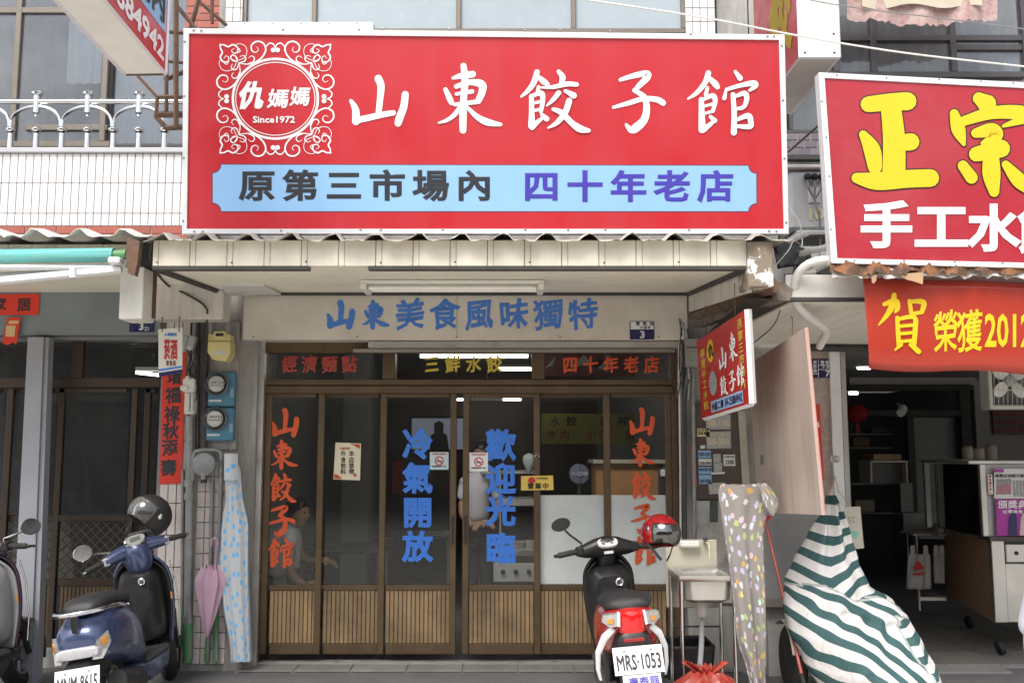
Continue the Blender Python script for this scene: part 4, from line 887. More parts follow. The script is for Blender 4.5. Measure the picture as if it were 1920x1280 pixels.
# soffit of diagonal boards
rc = thing('right_canopy', 'white boarded canopy with rusted roof edge over the eatery', 'canopy', (3.0, 6.3, 2.6))
YF2 = 5.62
so2 = P(1600, 562, YF2).z; si2 = P(1600, 652, 7.2).z + .02
nb = 9
xs0 = P(1438, 580, 6.3).x
for i in range(34):
    X = xs0 + i * .14
    A, B = Vector((X, YF2 + .03, so2)), Vector((X - .25, 7.2, si2)); w2 = .137
    v = [A, A + Vector((w2, 0, 0)), B + Vector((w2, 0, 0)), B]
    ob('soffit_board', MB().add(v + [p + Vector((0, 0, .012)) for p in v], [(0, 1, 2, 3), (4, 7, 6, 5), (0, 4, 5, 1), (2, 6, 7, 3), (1, 5, 6, 2), (0, 3, 7, 4)]), mat('white_soffit', (.84, .82, .74), .5, var=.04, dirt=(.45, .42, .34), dirt_amt=.2), rc, smooth=0)
ob('soffit_backing', MB().quad((xs0 - .3, YF2 + .03, so2 + .014), (XR1, YF2 + .03, so2 + .014), (XR1, 7.2, si2 + .014), (xs0 - .3, 7.2, si2 + .014)), DSTRIP, rc)
r = R(1473, 515, 2300, 558, YF2); ob('fascia', MB().box(r[0], r[1], YF2, YF2 + .03, r[2], r[3], .004), PWHITE, rc)
ob('fascia_trim', MB().box(r[0], r[1], YF2 - .005, YF2 + .04, r[2] - .02, r[2] - .002, .003), DSTRIP, rc)
ob('inner_trim', MB().tube([P(1505, 650, 7.15), P(1700, 656, 7.15), P(2300, 668, 7.15)], .03, 4), DSTRIP, rc)
# torn rusty roof edge
rn = random.Random(3)
def torn(x0, x1, ytop, ybot, Y, m_, nm, jag, n):
    m2 = MB(); T = []; B = []
    for i in range(n + 1):
        x = x0 + (x1 - x0) * i / n; rib = 9 if (i % 7) in (3, 4) else 0
        T.append((x, ytop - rib * .8 + rn.uniform(-2, 2))); B.append((x + rn.uniform(-2, 2), ybot + rn.uniform(-jag, jag)))
    vs = []
    for i in range(n + 1):
        yo = .05 * math.sin(i * .9) * .4
        vs += [tuple(P(T[i][0], T[i][1], Y + yo)), tuple(P(B[i][0], B[i][1], Y + yo * .5 - .02))]
    m2.add(vs, [(2 * i, 2 * i + 1, 2 * i + 3, 2 * i + 2) for i in range(n)])
    return ob(nm, m2, m_, rc, solid=.004, smooth=0)
torn(1556, 2200, 492, 512, 5.40, peel('rust_and_paint', (.24, .10, .04), (.1, .055, .035), 14, .5), 'rusted_edge', 6, 90)
torn(1560, 2200, 505, 519, 5.42, peel('flaked_edge', (.62, .6, .57), (.3, .16, .08), 12, .56), 'flaked_sheet', 5, 70)
ob('torn_flap', MB().slab(YP(5.38), [(1684, 514), (1732, 510), (1730, 533), (1716, 528), (1700, 524)], 0, .004), mat('brown_flap', (.42, .27, .16), .7, var=.2), rc, smooth=0)
ob('torn_flap', MB().slab(YP(5.38), [(1634, 517), (1644, 515), (1643, 526), (1638, 532), (1635, 529)], 0, .004), _M['brown_flap'], rc, smooth=0)
# ---- big sign on the right
rs = thing('eatery_sign', 'large red sign with yellow outlined characters above the eatery', 'sign', P(1750, 492, 5.4))
c = [P(1560, 490, 5.40), P(2250, 505, 5.36), P(2240, 170, 5.34), P(1536, 137, 5.38)]
RP = plane3(c[0], c[1], c[3])
ob('panel', MB().slab(RP, [(1570, 486), (2240, 502), (2232, 180), (1546, 144)], 0, .06), RED2, rs, smooth=0)
for pts in ([(1559, 493), (2250, 510), (2240, 500), (1570, 484)], [(1535, 136), (1559, 493), (1570, 484), (1546, 146)], [(2240, 170), (1535, 136), (1546, 146), (2232, 181)]):
    ob('frame_bar', MB().slab(RP, pts, .01, .08), ALU, rs, smooth=0)
for x, y in ((1569, 141), (1662, 146), (1761, 149), (1839, 153), (1900, 156), (1541, 190), (1549, 257), (1555, 330), (1558, 430), (1602, 488), (1695, 489), (1790, 490), (1880, 493)):
    q = RP(x, y, .0105); ob('screw', MB().lathe([(.006, 0), (.005, .004), (0, .005)], 8, Matrix.Translation(q) @ Vector((0, 0, 1)).rotation_difference(RP.n).to_matrix().to_4x4()), screw, rs)
for ch in '正宗':
    a, b, c_, d, stt = BRUSH[ch]; k = 520 / 1280; bx = (1400 + a * k, b * k, 1400 + c_ * k, d * k)
    ob('character_outline', brush(ch, bx, RP, off=.002, extra=5.0, step=.0002, wscale=1.1), mat('dark_outline', (.03, .012, .012), .5), rs, smooth=0)
    ob('character', brush(ch, bx, RP, off=.005, step=.0003, wscale=1.1), YELS, rs, smooth=0)
for ch, bx in (('手', (1617, 380, 1707, 466)), ('工', (1718, 382, 1812, 470)), ('水', (1818, 386, 1908, 472)), ('餃', (1914, 388, 2004, 476))):
    m_ = MB(); put(m_, ch, .034, bx, RP, off=.004); ob('character', m_, WHITE, rs)
# ---- vinyl banner
bn = thing('vinyl_banner', 'glossy red banner with yellow characters and the year 2012', 'banner', P(1770, 695, 5.5))
def bnp(px, py, off=0.0):
    q = P(px, py, 5.48); u = (px - 1618) / 100
    return Vector((q.x, 5.48 + .012 * math.sin(u * 2.1) + (.028 * max(0, (py - 640) / 55) ** 2) - off, q.z))
class BN:
    n = Vector((0, -1, 0))
    def __call__(s, px, py, off=0.0): return bnp(px, py, off)
m_ = MB(); m_.grid(lambda u, v: bnp(1618 + u * 640 + v * 14 * (1 - u), 520 + u * 22 + v * (170 + 3 * math.sin(u * 14))), 48, 12)
ob('sheet', m_, mat('glossy_red_vinyl', (.43, .045, .026), .24, var=.03, scale=2, trans=.12, rvar=.04), bn, smooth=80, solid=.002)
BP = BN(); k = 1 / 3.2
a, b, c_, d, stt = BRUSH['賀']; ob('character', brush('賀', (1480 + a * k, 480 + b * k, 1480 + c_ * k, 480 + d * k), BP, off=.004), YELS, bn, smooth=0)
m_ = MB(); put(m_, '榮', .016, (1753, 586, 1792, 660), BP, off=.004, wob=.6); put(m_, '獲', .016, (1795, 586, 1837, 660), BP, off=.004, wob=.6); put(m_, '2012', .022, (1844, 588, 1935, 652), BP, off=.004, fit=True); ob('lettering', m_, YELS, bn)
# ---- upstairs, right
window('dark framed upstairs window above the big sign on the right', (1560, -120, 1925, 145), 7.6, DARKF, (1636, 1785), ((1568, 1918, 70), (1785, 1918, 88)), ((1880, 1915, 92, 140),), bw=11)
window('narrow dark upstairs window beside the projecting lightbox', (1476, -30, 1560, 250), 7.65, DARKF, (), (), (), bw=7)
window('grated stair window right of the sign top', (1340, -60, 1404, 80), 7.6, DARKF, (1352, 1368, 1386), ((1340, 1404, 20), (1340, 1404, 48)), (), bw=4)
ps = thing('tiled_sill', 'dark plum tiled sill under the upstairs window behind the lightbox', 'sill', P(1510, 300, 7.5))
tilefield(ps, 1472, 250, 1560, 296, 7.5, .10, .055, TILEB, gap=.007, bed=GROUTL, brickbond=True)
tilefield(ps, 1472, 430, 1560, 500, 7.3, .10, .05, mat('pale_tile', (.5, .5, .5), .5, rnd=.08), gap=.007, bed=GROUT, brickbond=True)
r = R(1468, 296, 1565, 304, 7.5); ob('drip_edge', MB().box(r[0], r[1], 7.42, 7.5, r[2], r[3]), DSTRIP, ps)
ob('wall_below', MB().box(r[0], r[1] + 1.5, 7.55, 7.7, P(1500, 520, 7.5).z, r[2] - .001), WALLG, ps)
# projecting lightbox, top right
lb3 = thing('lightbox_sign', 'projecting white lightbox with red side panel right of the wide sign', 'sign', P(1530, 110, 5.0))
f1 = P(1574, 108, 5.62); f0_ = P(1500, 104, 5.62)          # front bottom edge
f0_.z = f1.z
z2 = f1.z
bk = P(1478, 214, 6.9); 
def gz(px, py, z):
    d_ = ray(px, py); return CAM + d_ * ((z - EYE) / d_.z)
b1_ = gz(1482, 214, z2); wv = f1 - f0_; b0_ = b1_ - wv
ring0 = [f0_, f1, b1_, b0_]; HH = Vector((0, 0, 1.1))
LBW = mat('lightbox_white', (.7, .69, .66), .5)
ob('housing', MB().add(ring0 + [p + HH for p in ring0], [(0, 1, 2, 3), (4, 7, 6, 5), (0, 4, 5, 1), (1, 5, 6, 2), (2, 6, 7, 3)]), LBW, lb3, smooth=0)
L3 = plane3(f0_, b0_, f0_ + HH)
ob('red_side', MB().add([p + L3.n * .001 for p in (f0_, b0_, b0_ + HH, f0_ + HH)], [(0, 1, 2, 3)]), RED2, lb3, smooth=0)
for A, B in ((f0_, f1), (f1, b1_), (f0_, b0_), (f0_, f0_ + HH), (f1, f1 + HH)): ob('edge_trim', MB().tube([A, B], .01, 4), ALU, lb3)
m_ = MB(); v, f = glyph('餃', .04); a, b, c_, d = bb(v)
m_.add([f0_ + (b0_ - f0_).normalized() * (.62 - .5 * (p[0] - a) / (b - a)) + Vector((0, 0, .12 + .55 * (p[1] - c_) / (d - c_))) + L3.n * .004 for p in v], f); ob('lettering', m_, YELV, lb3)
# faded lettering seen on its front edge is left plain; bolts
for q in (f1 + Vector((-.03, -.001, .03)), f0_ + Vector((.03, -.001, .03)), f1 + Vector((-.03, -.001, .15))): ob('bolt', MB().lathe([(.008, 0), (0, .006)], 8, Matrix.Translation(q) @ Matrix.Rotation(math.radians(90), 4, 'X')), RUST, lb3)
ob('stay_rod', MB().tube([P(1570, 205, 6.4), P(1478, 285, 7.2)], .008, 6), RUST, lb3)
# transformer
tf = thing('transformer_box', 'grey transformer box with three black cable glands between the signs', 'transformer', P(1518, 432, 6.5))
r = R(1480, 318, 1552, 432, 6.5)
GBX = mat('transformer_grey', (.42, .45, .46), .45, var=.06, dirt=(.3, .31, .3), dirt_amt=.4)
ob('tank', MB().box(r[0], r[1], 6.5, 6.8, r[2], r[3], .025), GBX, tf); ob('lid', MB().box(r[0] - .02, r[1] + .02, 6.47, 6.82, r[3] + .001, r[3] + .03, .008), PWHITE, tf)
for x in (1513, 1526, 1540):
    q = P(x, 332, 6.48); ob('gland', MB().lathe([(.022, 0), (.026, .01), (.024, .03), (.012, .045), (0, .047)], 14, Matrix.Translation(q) @ Matrix.Rotation(math.radians(100), 4, 'X')), BLACKR, tf)
    ob('lead', MB().tube([q, P(x + 2, 350, 6.42), P(1528, 375, 6.44), P(1537, 410, 6.44), P(1538, 470, 6.5)], .008, 6), GALV, tf)
r = R(1516, 351, 1539, 380, 6.49); ob('label_plate', MB().box(r[0], r[1], 6.492, 6.5, r[2], r[3], .002), mat('label_plate', (.6, .6, .58), .5, var=.4, scale=120), tf)
m_ = MB(); put(m_, '10', .03, (1517, 390, 1545, 413), YP(6.497), fit=True); ob('number', m_, mat('faded_yellow', (.55, .55, .33), .6), tf)
ob('base', MB().box(r[0] - .1, r[1] + .1, 6.45, 6.8, P(1500, 445, 6.5).z, P(1500, 434, 6.5).z, .01), mat('pale_green_steel', (.36, .4, .38), .6), tf)
# dark hood and loose metal below it
jk = thing('black_hood', 'black plastic sheet hood tucked behind the canopy corner', 'plastic sheet', P(1480, 500, 6.0))
ob('sheet', MB().grid(lambda u, v: P(1448 + 70 * u + 10 * v, 452 + 20 * u * u + 52 * v * (1 - .35 * u), 6.0 + .25 * u + .06 * math.sin(5 * u + 3 * v)), 8, 6), BLACKP, jk, solid=.004, smooth=60)
sc = thing('metal_scraps', 'loose white metal strips lying between the two canopies', 'metal strip', P(1500, 450, 6.1))
for A, B in (((1478, 452), (1516, 436)), ((1498, 476), (1556, 462)), ((1470, 520), (1530, 512)), ((1500, 520), (1560, 490))):
    ob('strip', MB().tube([P(*A, 6.1), P(*B, 6.0)], .02, 4, sx=.3), mat('scrap_metal', (.5, .52, .5), .5, .3, dirt=(.3, .25, .2), dirt_amt=.5), sc)
# insulated white hose
hose = thing('white_hose', 'white wrapped drain hose curving down at the eatery canopy', 'hose', P(1545, 655, 6.0))
pts = [(1562, 486), (1528, 488), (1504, 500), (1490, 522), (1487, 548), (1494, 572), (1512, 592), (1534, 606), (1549, 617), (1550, 628), (1540, 640), (1535, 655)]
ob('wrapped_tube', MB().tube([P(x, y, 5.45 + .05 * i) for i, (x, y) in enumerate(pts)], [.026 + .002 * (i % 2) for i in range(12)], 12), mat('white_tape', (.7, .69, .66), .5, bump=.3, bscale=40, dirt=(.45, .42, .38), dirt_amt=.4), hose, sub=1)
# wires
def wire(label, pts, r=.004, m_=GALV, n=6): 
    q = [P(*p) for p in pts]; t = []
    for i in range(len(q) - 1):
        p0, p1, p2, p3 = q[max(i - 1, 0)], q[i], q[i + 1], q[min(i + 2, len(q) - 1)]
        for j in range(6):
            s = j / 6; t.append(.5 * ((2 * p1) + (p2 - p0) * s + (2 * p0 - 5 * p1 + 4 * p2 - p3) * s * s + (3 * p1 - p0 - 3 * p2 + p3) * s ** 3))
    t.append(q[-1]); return ob('wire', MB().tube(t, r, n), m_, None, label, 'wire')
WW = mat('white_cable', (.7, .7, .68), .5)
wire('pale cable sagging across the top of the big sign at right', [(1000, -14, 4.9), (1300, 30, 4.9), (1500, 68, 4.9), (1700, 100, 4.9), (1930, 126, 4.9)], .0055, WW)
wire('thin dark cable crossing in front of the tattered cloth', [(1380, -30, 4.8), (1560, 8, 4.8), (1760, 34, 4.8), (1930, 56, 4.8)], .0035, GALV)
wire('thin grey wire looping from the canopy corner post to the hood', [(1452, 500, 5.6), (1478, 470, 5.8), (1490, 452, 6.0), (1512, 470, 6.1)], .003, WW)
wire('white cable hanging between transformer and canopy scraps', [(1478, 388, 6.3), (1500, 420, 6.3), (1502, 470, 6.3), (1470, 500, 6.1)], .004, WW)
wire('brown wire looping under the eatery soffit to the hanging sign', [(1500, 470, 5.9), (1470, 560, 5.9), (1450, 610, 6.0), (1410, 645, 6.2)], .0035, RUST)
wire('dark cable running up the left canopy gusset and pier', [(287, 450, 5.5), (282, 480, 5.6), (290, 505, 6.2), (315, 535, 6.83), (350, 552, 6.83), (385, 575, 6.83), (388, 605, 6.9), (386, 700, 7.17), (384, 820, 7.17)], .008, DSTRIP)
# tattered cloth
cl = thing('tattered_cloth', 'tattered faded red festive cloth hanging at the top right', 'cloth', P(1730, 40, 7.3))
rn = random.Random(5)
def clf(u, v):
    x = 1588 + 282 * u; hem = 42 - 12 * math.cos(u * 6.28) * .6 + rn.uniform(-4, 4) if v > .95 else 36
    y = -50 + (hem + 50) * v; q = P(x, y, 7.25); return (q.x, 7.25 + .03 * math.sin(u * 22) * v, q.z)
ob('sheet', MB().grid(clf, 40, 6), mat('faded_red_brocade', (.50, .30, .30), .8, var=.35, scale=26, dirt=(.62, .58, .5), dirt_amt=.8, dirt_scale=16, trans=.25), cl, smooth=60)
ob('valance', MB().grid(lambda u, v: (P(1615 + 225 * u, -30, 7.22).x, 7.22 + .015 * math.sin(u * 9), P(1700, -50 + (62 + 4 * math.sin(u * 12)) * v, 7.22).z), 30, 3), mat('cream_cloth', (.62, .56, .44), .8, trans=.2), cl, smooth=60)
# number plate 7
t = plate('number_plate', 'navy and white house number plate reading 7 on the eatery pier', (1522, 673, 1568, 708), 7.18, 0, '7', (1548, 694, 1556, 706), [('豐勢路', (1542, 680), (1561, 680), 7, 8), ('中盛巷', (1544, 688), (1560, 688), 5, 5), ])
ob('side_lettering', row('東勢鎮', (1528, 679), (1528, 695), 6.5, 7, YP(7.18), bold=.012, off=.0035), WHITE, t)
for pts in ([(1534, 674), (1535, 674), (1535, 707), (1534, 707)], [(1535, 684), (1567, 684), (1567, 685), (1535, 685)], [(1535, 692), (1567, 692), (1567, 693), (1535, 693)], [(1523, 700), (1534, 700), (1534, 701), (1523, 701)]): ob('white_line', MB().slab(YP(7.18), pts, .002, .001), WHITE, t, smooth=0)
# ---- wooden partition panel hung from the soffit
pp = thing('plywood_panel', 'tall mauve laminate panel hanging edge on between shop and eatery', 'panel', P(1470, 963, 6.0))
A = [P(1404, 683, 6.75), P(1509, 614, 5.30), P(1541, 965, 5.30), P(1421, 960, 6.75)]
A[2] = plane3(A[0], A[1], A[3])(1541, 965)
MAUV = mat('mauve_laminate', (.50, .415, .36), .45, var=.08, scale=2, dirt=(.30, .21, .18), dirt_amt=.5, dirt_scale=2.2, streak=True)
nrm = plane3(A[0], A[1], A[2]).n
ob('board', MB().add(A + [p - nrm * .018 for p in A], [(0, 1, 2, 3), (4, 7, 6, 5), (0, 4, 5, 1), (2, 6, 7, 3), (1, 5, 6, 2), (0, 3, 7, 4)]), MAUV, pp, smooth=0)
ob('pink_edge', MB().tube([A[1] + Vector((.012, -.004, 0)), A[2] + Vector((.012, -.004, 0))], .007, 4), mat('pink_edge', (.5, .3, .26), .6), pp)
PPl = plane3(A[0], A[1], A[2])
ob('sticker', MB().slab(PPl, [(1425, 853), (1432, 852), (1432, 870), (1426, 871)], .002, .001), mat('grey_sticker', (.2, .21, .2), .6, var=.5, scale=150), pp, smooth=0)
ob('hook', MB().tube([P(1486, 630, 5.6), P(1486, 600, 5.7), P(1484, 592, 5.7)], .004, 6), RUST, pp)
# ---- hanging shop sign
hs_ = thing('hanging_sign', 'red hanging sign with white characters and blue phone strip under the canopy', 'sign', P(1360, 780, 6.1))
A = [P(1306, 640, 6.6), P(1397, 580, 5.6), P(1406, 756, 5.6), P(1316, 784, 6.6)]
HP = plane3(A[0], A[1], A[3]); n_ = HP.n; A[2] = HP(1406, 756)
ob('board', MB().add(A + [p - n_ * .035 for p in A], [(0, 1, 2, 3), (4, 7, 6, 5), (0, 4, 5, 1), (2, 6, 7, 3), (1, 5, 6, 2), (0, 3, 7, 4)]), [mat('hanging_sign_red', (.45, .022, .02), .35, var=.04)], hs_, smooth=0)
ob('edge_trim', MB().tube([A[1] - n_ * .018, A[2] - n_ * .018], .022, 4), WHITE, hs_); ob('edge_trim', MB().tube([A[2] - n_ * .018, A[3] - n_ * .018], .018, 4), WHITE, hs_)
def H(u, v): return (1306 + (1397 - 1306) * u + 10 * v, 640 - 60 * u + v * (144 + 32 * u))
class HQ:
    n = n_
    def __call__(s, px, py, off=0.0): x, y = H(px / 100, py / 100); return HP(x, y, off)
hq = HQ()
for ch, bx in (('山', (42, 24, 57, 52)), ('東', (63, 14, 80, 48)), ('餃', (41, 58, 56, 82)), ('子', (59, 57, 73, 80)), ('館', (75, 54, 90, 78))):
    ob('character', brush(ch, bx, hq, wscale=1.25), WHITE, hs_, smooth=0)
m_ = MB()
for i, ch in enumerate('原第三市場內'): put(m_, ch, .02, (83, 6 + i * 13, 92, 17 + i * 13), hq)
for i, ch in enumerate('專賣手工水餃'): put(m_, ch, .02, (6, 14 + i * 13.2, 15, 25 + i * 13.2), hq)
ob('lettering', m_, YELV, hs_)
ob('yellow_disc', MB().add([hq(26 + 7 * math.cos(k / 16 * 6.283), 22 + 14 * math.sin(k / 16 * 6.283), .003) for k in range(16)], [tuple(range(16))]), YELS, hs_, smooth=0)
m_ = MB(); put(m_, '仇', .04, (22, 14, 31, 30), hq, off=.005); ob('disc_print', m_, DARKV, hs_)
ob('grey_patch', MB().add([hq(27 + 8 * math.cos(k / 16 * 6.283), 62 + 15 * math.sin(k / 16 * 6.283), .003) for k in range(16)], [tuple(range(16))]), mat('mottled_print', (.3, .31, .31), .5, var=.7, scale=70), hs_, smooth=0)
ob('blue_strip', MB().add([hq(20, 83, .003), hq(86, 83, .003), hq(86, 97, .003), hq(20, 97, .003)], [(0, 1, 2, 3)]), mat('pale_blue_print', (.3, .42, .62), .5), hs_, smooth=0)
m_ = MB(); put(m_, '內設二樓', .02, (22, 85, 45, 95), hq, off=.005, fit=True); put(m_, '04-25884942', .02, (48, 85, 84, 95), hq, off=.005, fit=True); ob('phone_number', m_, NAVY, hs_)
for u in (20, 80): q = hq(u, 0); ob('hanger', MB().tube([q, q + Vector((0, 0, .2))], .003, 5), RUST, hs_)
# ================================================================ meters, pipes and hung things on the left pier
def dots(name, base, pal, scale, rad, rough=.35, alpha=.0, jitter=1.0, petal=0.0):
    m = bpy.data.materials.new(name); m.use_nodes = True; t = m.node_tree; N, L = t.nodes, t.links; bs = N['Principled BSDF']; bs.inputs['Roughness'].default_value = rough
    g = N.new('ShaderNodeNewGeometry'); sx = N.new('ShaderNodeSeparateXYZ'); L.new(g.outputs['Position'], sx.inputs[0]); cb = N.new('ShaderNodeCombineXYZ'); L.new(sx.outputs[0], cb.inputs[0]); L.new(sx.outputs[2], cb.inputs[1])
    yy = N.new('ShaderNodeMath'); yy.operation = 'MULTIPLY'; L.new(sx.outputs[1], yy.inputs[0]); yy.inputs[1].default_value = .8; ad = N.new('ShaderNodeMath'); L.new(yy.outputs[0], ad.inputs[0]); L.new(sx.outputs[0], ad.inputs[1]); L.new(ad.outputs[0], cb.inputs[0])
    v = N.new('ShaderNodeTexVoronoi'); v.voronoi_dimensions = '2D'; v.inputs['Scale'].default_value = scale; v.inputs['Randomness'].default_value = jitter
    d = v.outputs['Distance']
    ca = N.new('ShaderNodeAttribute'); ca.attribute_name = 'cloth'; src = ca.outputs['Vector']
    if petal:
        nz = N.new('ShaderNodeTexNoise'); nz.inputs['Scale'].default_value = scale * 2.6; nz.inputs['Detail'].default_value = 1; L.new(src, nz.inputs[0]); mx0 = N.new('ShaderNodeMix'); mx0.data_type = 'VECTOR'; mx0.inputs[0].default_value = petal; L.new(src, mx0.inputs[4]); L.new(nz.outputs[1], mx0.inputs[5]); src = mx0.outputs[1]
    L.new(src, v.inputs['Vector'])
    cr = N.new('ShaderNodeMapRange'); cr.inputs[1].default_value = rad; cr.inputs[2].default_value = rad * .9; L.new(d, cr.inputs[0])
    rp = N.new('ShaderNodeValToRGB'); rp.color_ramp.interpolation = 'CONSTANT'
    s = N.new('ShaderNodeSeparateColor'); L.new(v.outputs['Color'], s.inputs[0]); L.new(s.outputs[0], rp.inputs[0])
    el = rp.color_ramp.elements
    while len(el) < len(pal): el.new(.5)
    for i, c in enumerate(pal): el[i].position = i / len(pal); el[i].color = (*c, 1)
    mx = N.new('ShaderNodeMix'); mx.data_type = 'RGBA'; L.new(cr.outputs[0], mx.inputs[0]); mx.inputs[6].default_value = (*base, 1); L.new(rp.outputs[0], mx.inputs[7]); L.new(mx.outputs[2], bs.inputs['Base Color'])
    if alpha:
        tr = N.new('ShaderNodeBsdfTransparent'); ms = N.new('ShaderNodeMixShader'); mm = N.new('ShaderNodeMath'); mm.operation = 'MULTIPLY_ADD'; L.new(cr.outputs[0], mm.inputs[0]); mm.inputs[1].default_value = -alpha * .8; mm.inputs[2].default_value = alpha
        L.new(mm.outputs[0], ms.inputs[0]); L.new(bs.outputs[0], ms.inputs[1]); L.new(tr.outputs[0], ms.inputs[2]); L.new(ms.outputs[0], N['Material Output'].inputs[0])
    _M[name] = m; return m
YW = 7.21
RX90 = Matrix.Rotation(math.radians(90), 4, 'X')
bd = thing('meter_board', 'stained grey back board behind the two blue electricity meters', 'board', P(418, 845, 7.2))
r = R(390, 603, 446, 843, 7.19); ob('board', MB().box(r[0], r[1], 7.19, 7.22, r[2], r[3], .003), WALLG, bd)
BLUEM = mat('meter_blue', (.055, .19, .28), .45, var=.1, dirt=(.1, .13, .15), dirt_amt=.4)
for lab, x0, y0, x1, y1, cx, cy in (('upper blue electricity meter under the yellow gas meter', 389, 698, 440, 762, 408, 720), ('lower blue electricity meter above the round grey gauge', 386, 764, 438, 826, 405, 785)):
    em_ = thing('electricity_meter', lab, 'meter', P((x0 + x1) / 2, y1, 7.15), 'electricity meters on the pier')
    r = R(x0, y0, x1, y1, 7.13); ob('base_plate', MB().box(r[0], r[1], 7.13, 7.19, r[2], r[3], .008), BLUEM, em_)
    q = P(cx, cy, 7.13); Mm = Matrix.Translation(q) @ RX90
    ob('ring', MB().lathe([(.088, 0), (.09, .02), (.078, .03), (.076, .0)], 28, Mm), mat('meter_ring', (.12, .14, .15), .4, .3), em_)
    fc = ob('face', MB().lathe([(.060, .028), (.0, .0285)], 24, Mm), mat('meter_face', (.55, .55, .53), .5, var=.1), em_)
    ob('glass_dome', MB().lathe([(.076, .02), (.074, .05), (.062, .068), (.03, .075), (0, .076)], 28, Mm), CLEAR, em_)
    m_ = MB(); p_ = YP(q.y - .029); put(m_, '4 0 7 2 6', .015, (cx - 11, cy - 6, cx + 11, cy - 1), p_, off=.001, fit=True); m_.slab(p_, [(cx - 13, cy + 2), (cx + 13, cy + 2), (cx + 13, cy + 3), (cx - 13, cy + 3)], .001, .0005); ob('dial_print', m_, DARKV, em_)
    ob('sticker', MB().slab(YP(7.13), [(x0 + 2, y1 - 13), (x0 + 26, y1 - 13), (x0 + 26, y1 - 9), (x0 + 2, y1 - 9)], .001, .001), mat('pale_sticker', (.5, .52, .52), .6), em_, smooth=0)
    ob('sticker', MB().slab(YP(7.13), [(x1 - 8, y0 + 30), (x1 - 2, y0 + 30), (x1 - 2, y0 + 46), (x1 - 8, y0 + 46)], .001, .001), mat('blue_sticker', (.25, .3, .42), .6, var=.5, scale=160), em_, smooth=0)
gm = thing('gas_meter', 'cream yellow gas meter on the pier under the gusset panel', 'meter', P(410, 678, 7.1))
GY = mat('gas_meter_cream', (.62, .54, .25), .45, var=.04, dirt=(.4, .36, .2), dirt_amt=.2)
p_ = YP(7.0)
ob('body', MB().slab(p_, [(390, 640), (431, 640), (432, 662), (423, 677), (399, 674), (389, 660)], 0, .13), GY, gm, smooth=30)
ob('upper_body', MB().slab(p_, [(391, 626), (431, 627), (431, 639), (390, 639)], -.01, .11), GY, gm, smooth=30)
r = R(401, 621, 423, 633, 6.98); ob('counter_box', MB().box(r[0], r[1], 6.97, 7.02, r[2], r[3], .005), GY, gm)
ob('counter_window', MB().slab(YP(6.97), [(404, 624.5), (419, 624), (419, 630), (404, 630.5)], .001, .001), DARKV, gm, smooth=0)
ob('label', MB().slab(p_, [(399, 657), (421, 658), (421, 665), (399, 663)], .001, .001), mat('pale_sticker', (.5, .52, .52), .6), gm, smooth=0)
ob('rib', MB().slab(p_, [(392, 641.5), (430, 642), (430, 644), (392, 643.5)], .004, .004), GY, gm)
for x in (397, 428): ob('union', MB().tube([P(x, 628, 7.05), P(x, 600, 7.05)], .022, 10), GALV, gm)
def pipe(label, pts, r, m_=GALV, lower=None, name='drain_pipe', fits=()):
    t = thing(name, label, 'pipe', P(*pts[-1])); ob('pipe', MB().tube([P(*p) for p in pts], r, 12), m_, t)
    if lower: a, b = lower; q = P(pts[-1][0], a, pts[-1][2]); q2 = P(pts[-1][0], b, pts[-1][2]); q2.x = q.x; q2.z = max(0, q2.z); ob('green_sleeve', MB().tube([q, q2], r * 1.12, 12), GREEN, t)
    for f in fits: q = P(*f); ob('coupling', MB().tube([q + Vector((0, 0, .025)), q - Vector((0, 0, .025))], r * 1.28, 12), m_, t)
pipe('thick grey downpipe beside the tiles with a green lower end', [(356, 780, 7.13), (354, 1232, 7.13)], .031, lower=(1165, 1240), fits=[(355, 905, 7.13), (354, 1160, 7.13), (355, 930, 7.13)])
pipe('thin pipe with green foot next to the thick downpipe', [(343, 880, 7.17), (341, 1210, 7.17)], .013, lower=(1135, 1210))
pipe('dark conduit running down the pier beside the meters', [(384, 600, 7.15), (382, 905, 7.15)], .024, m_=DSTRIP)
pipe('second dark conduit running down behind the white insulator', [(372, 600, 7.17), (370, 840, 7.17)], .018, m_=DSTRIP)
pipe('slim pipe behind the pink umbrella with a green foot', [(398, 900, 7.18), (394, 1100, 7.18), (389, 1238, 7.18)], .015, lower=(1195, 1240))
pipe('pipe with brass valve left of the dotted raincoat and green foot', [(415, 860, 7.16), (413, 960, 7.16), (406, 1150, 7.16), (406, 1238, 7.16)], .017, lower=(1150, 1240), fits=[(415, 880, 7.16), (415, 900, 7.16), (414, 925, 7.16)])
pipe('bent supply pipe arching over the round grey gauge', [(362, 900, 7.12), (362, 855, 7.12), (366, 846, 7.12), (380, 843, 7.12), (405, 843, 7.12), (414, 847, 7.12), (416, 862, 7.12)], .016, fits=[(362, 885, 7.12)])
gg = thing('water_meter', 'round grey cast meter on the pipe under the blue meters', 'meter', P(384, 892, 7.1))
q = P(384, 870, 7.13); ob('dial_housing', MB().lathe([(.06, -.02), (.088, 0), (.09, .025), (.082, .035), (.06, .038), (.03, .05), (0, .052)], 28, Matrix.Translation(q) @ RX90), mat('cast_grey', (.23, .24, .245), .5, .3, var=.2, scale=12), gg)
for k in range(6): a = k * 1.047; ob('bolt', MB().lathe([(.006, 0), (0, .008)], 8, Matrix.Translation(q + Vector((.076 * math.cos(a), -.034, .076 * math.sin(a)))) @ RX90), GALV, gg)
ob('outlet', MB().tube([q + Vector((0, -.02, -.05)), q + Vector((0, -.02, -.11))], .02, 10), GALV, gg)
ins = thing('cable_insulator', 'white porcelain cable fuse block hanging over the red couplet', 'insulator', P(352, 775, 7.08))
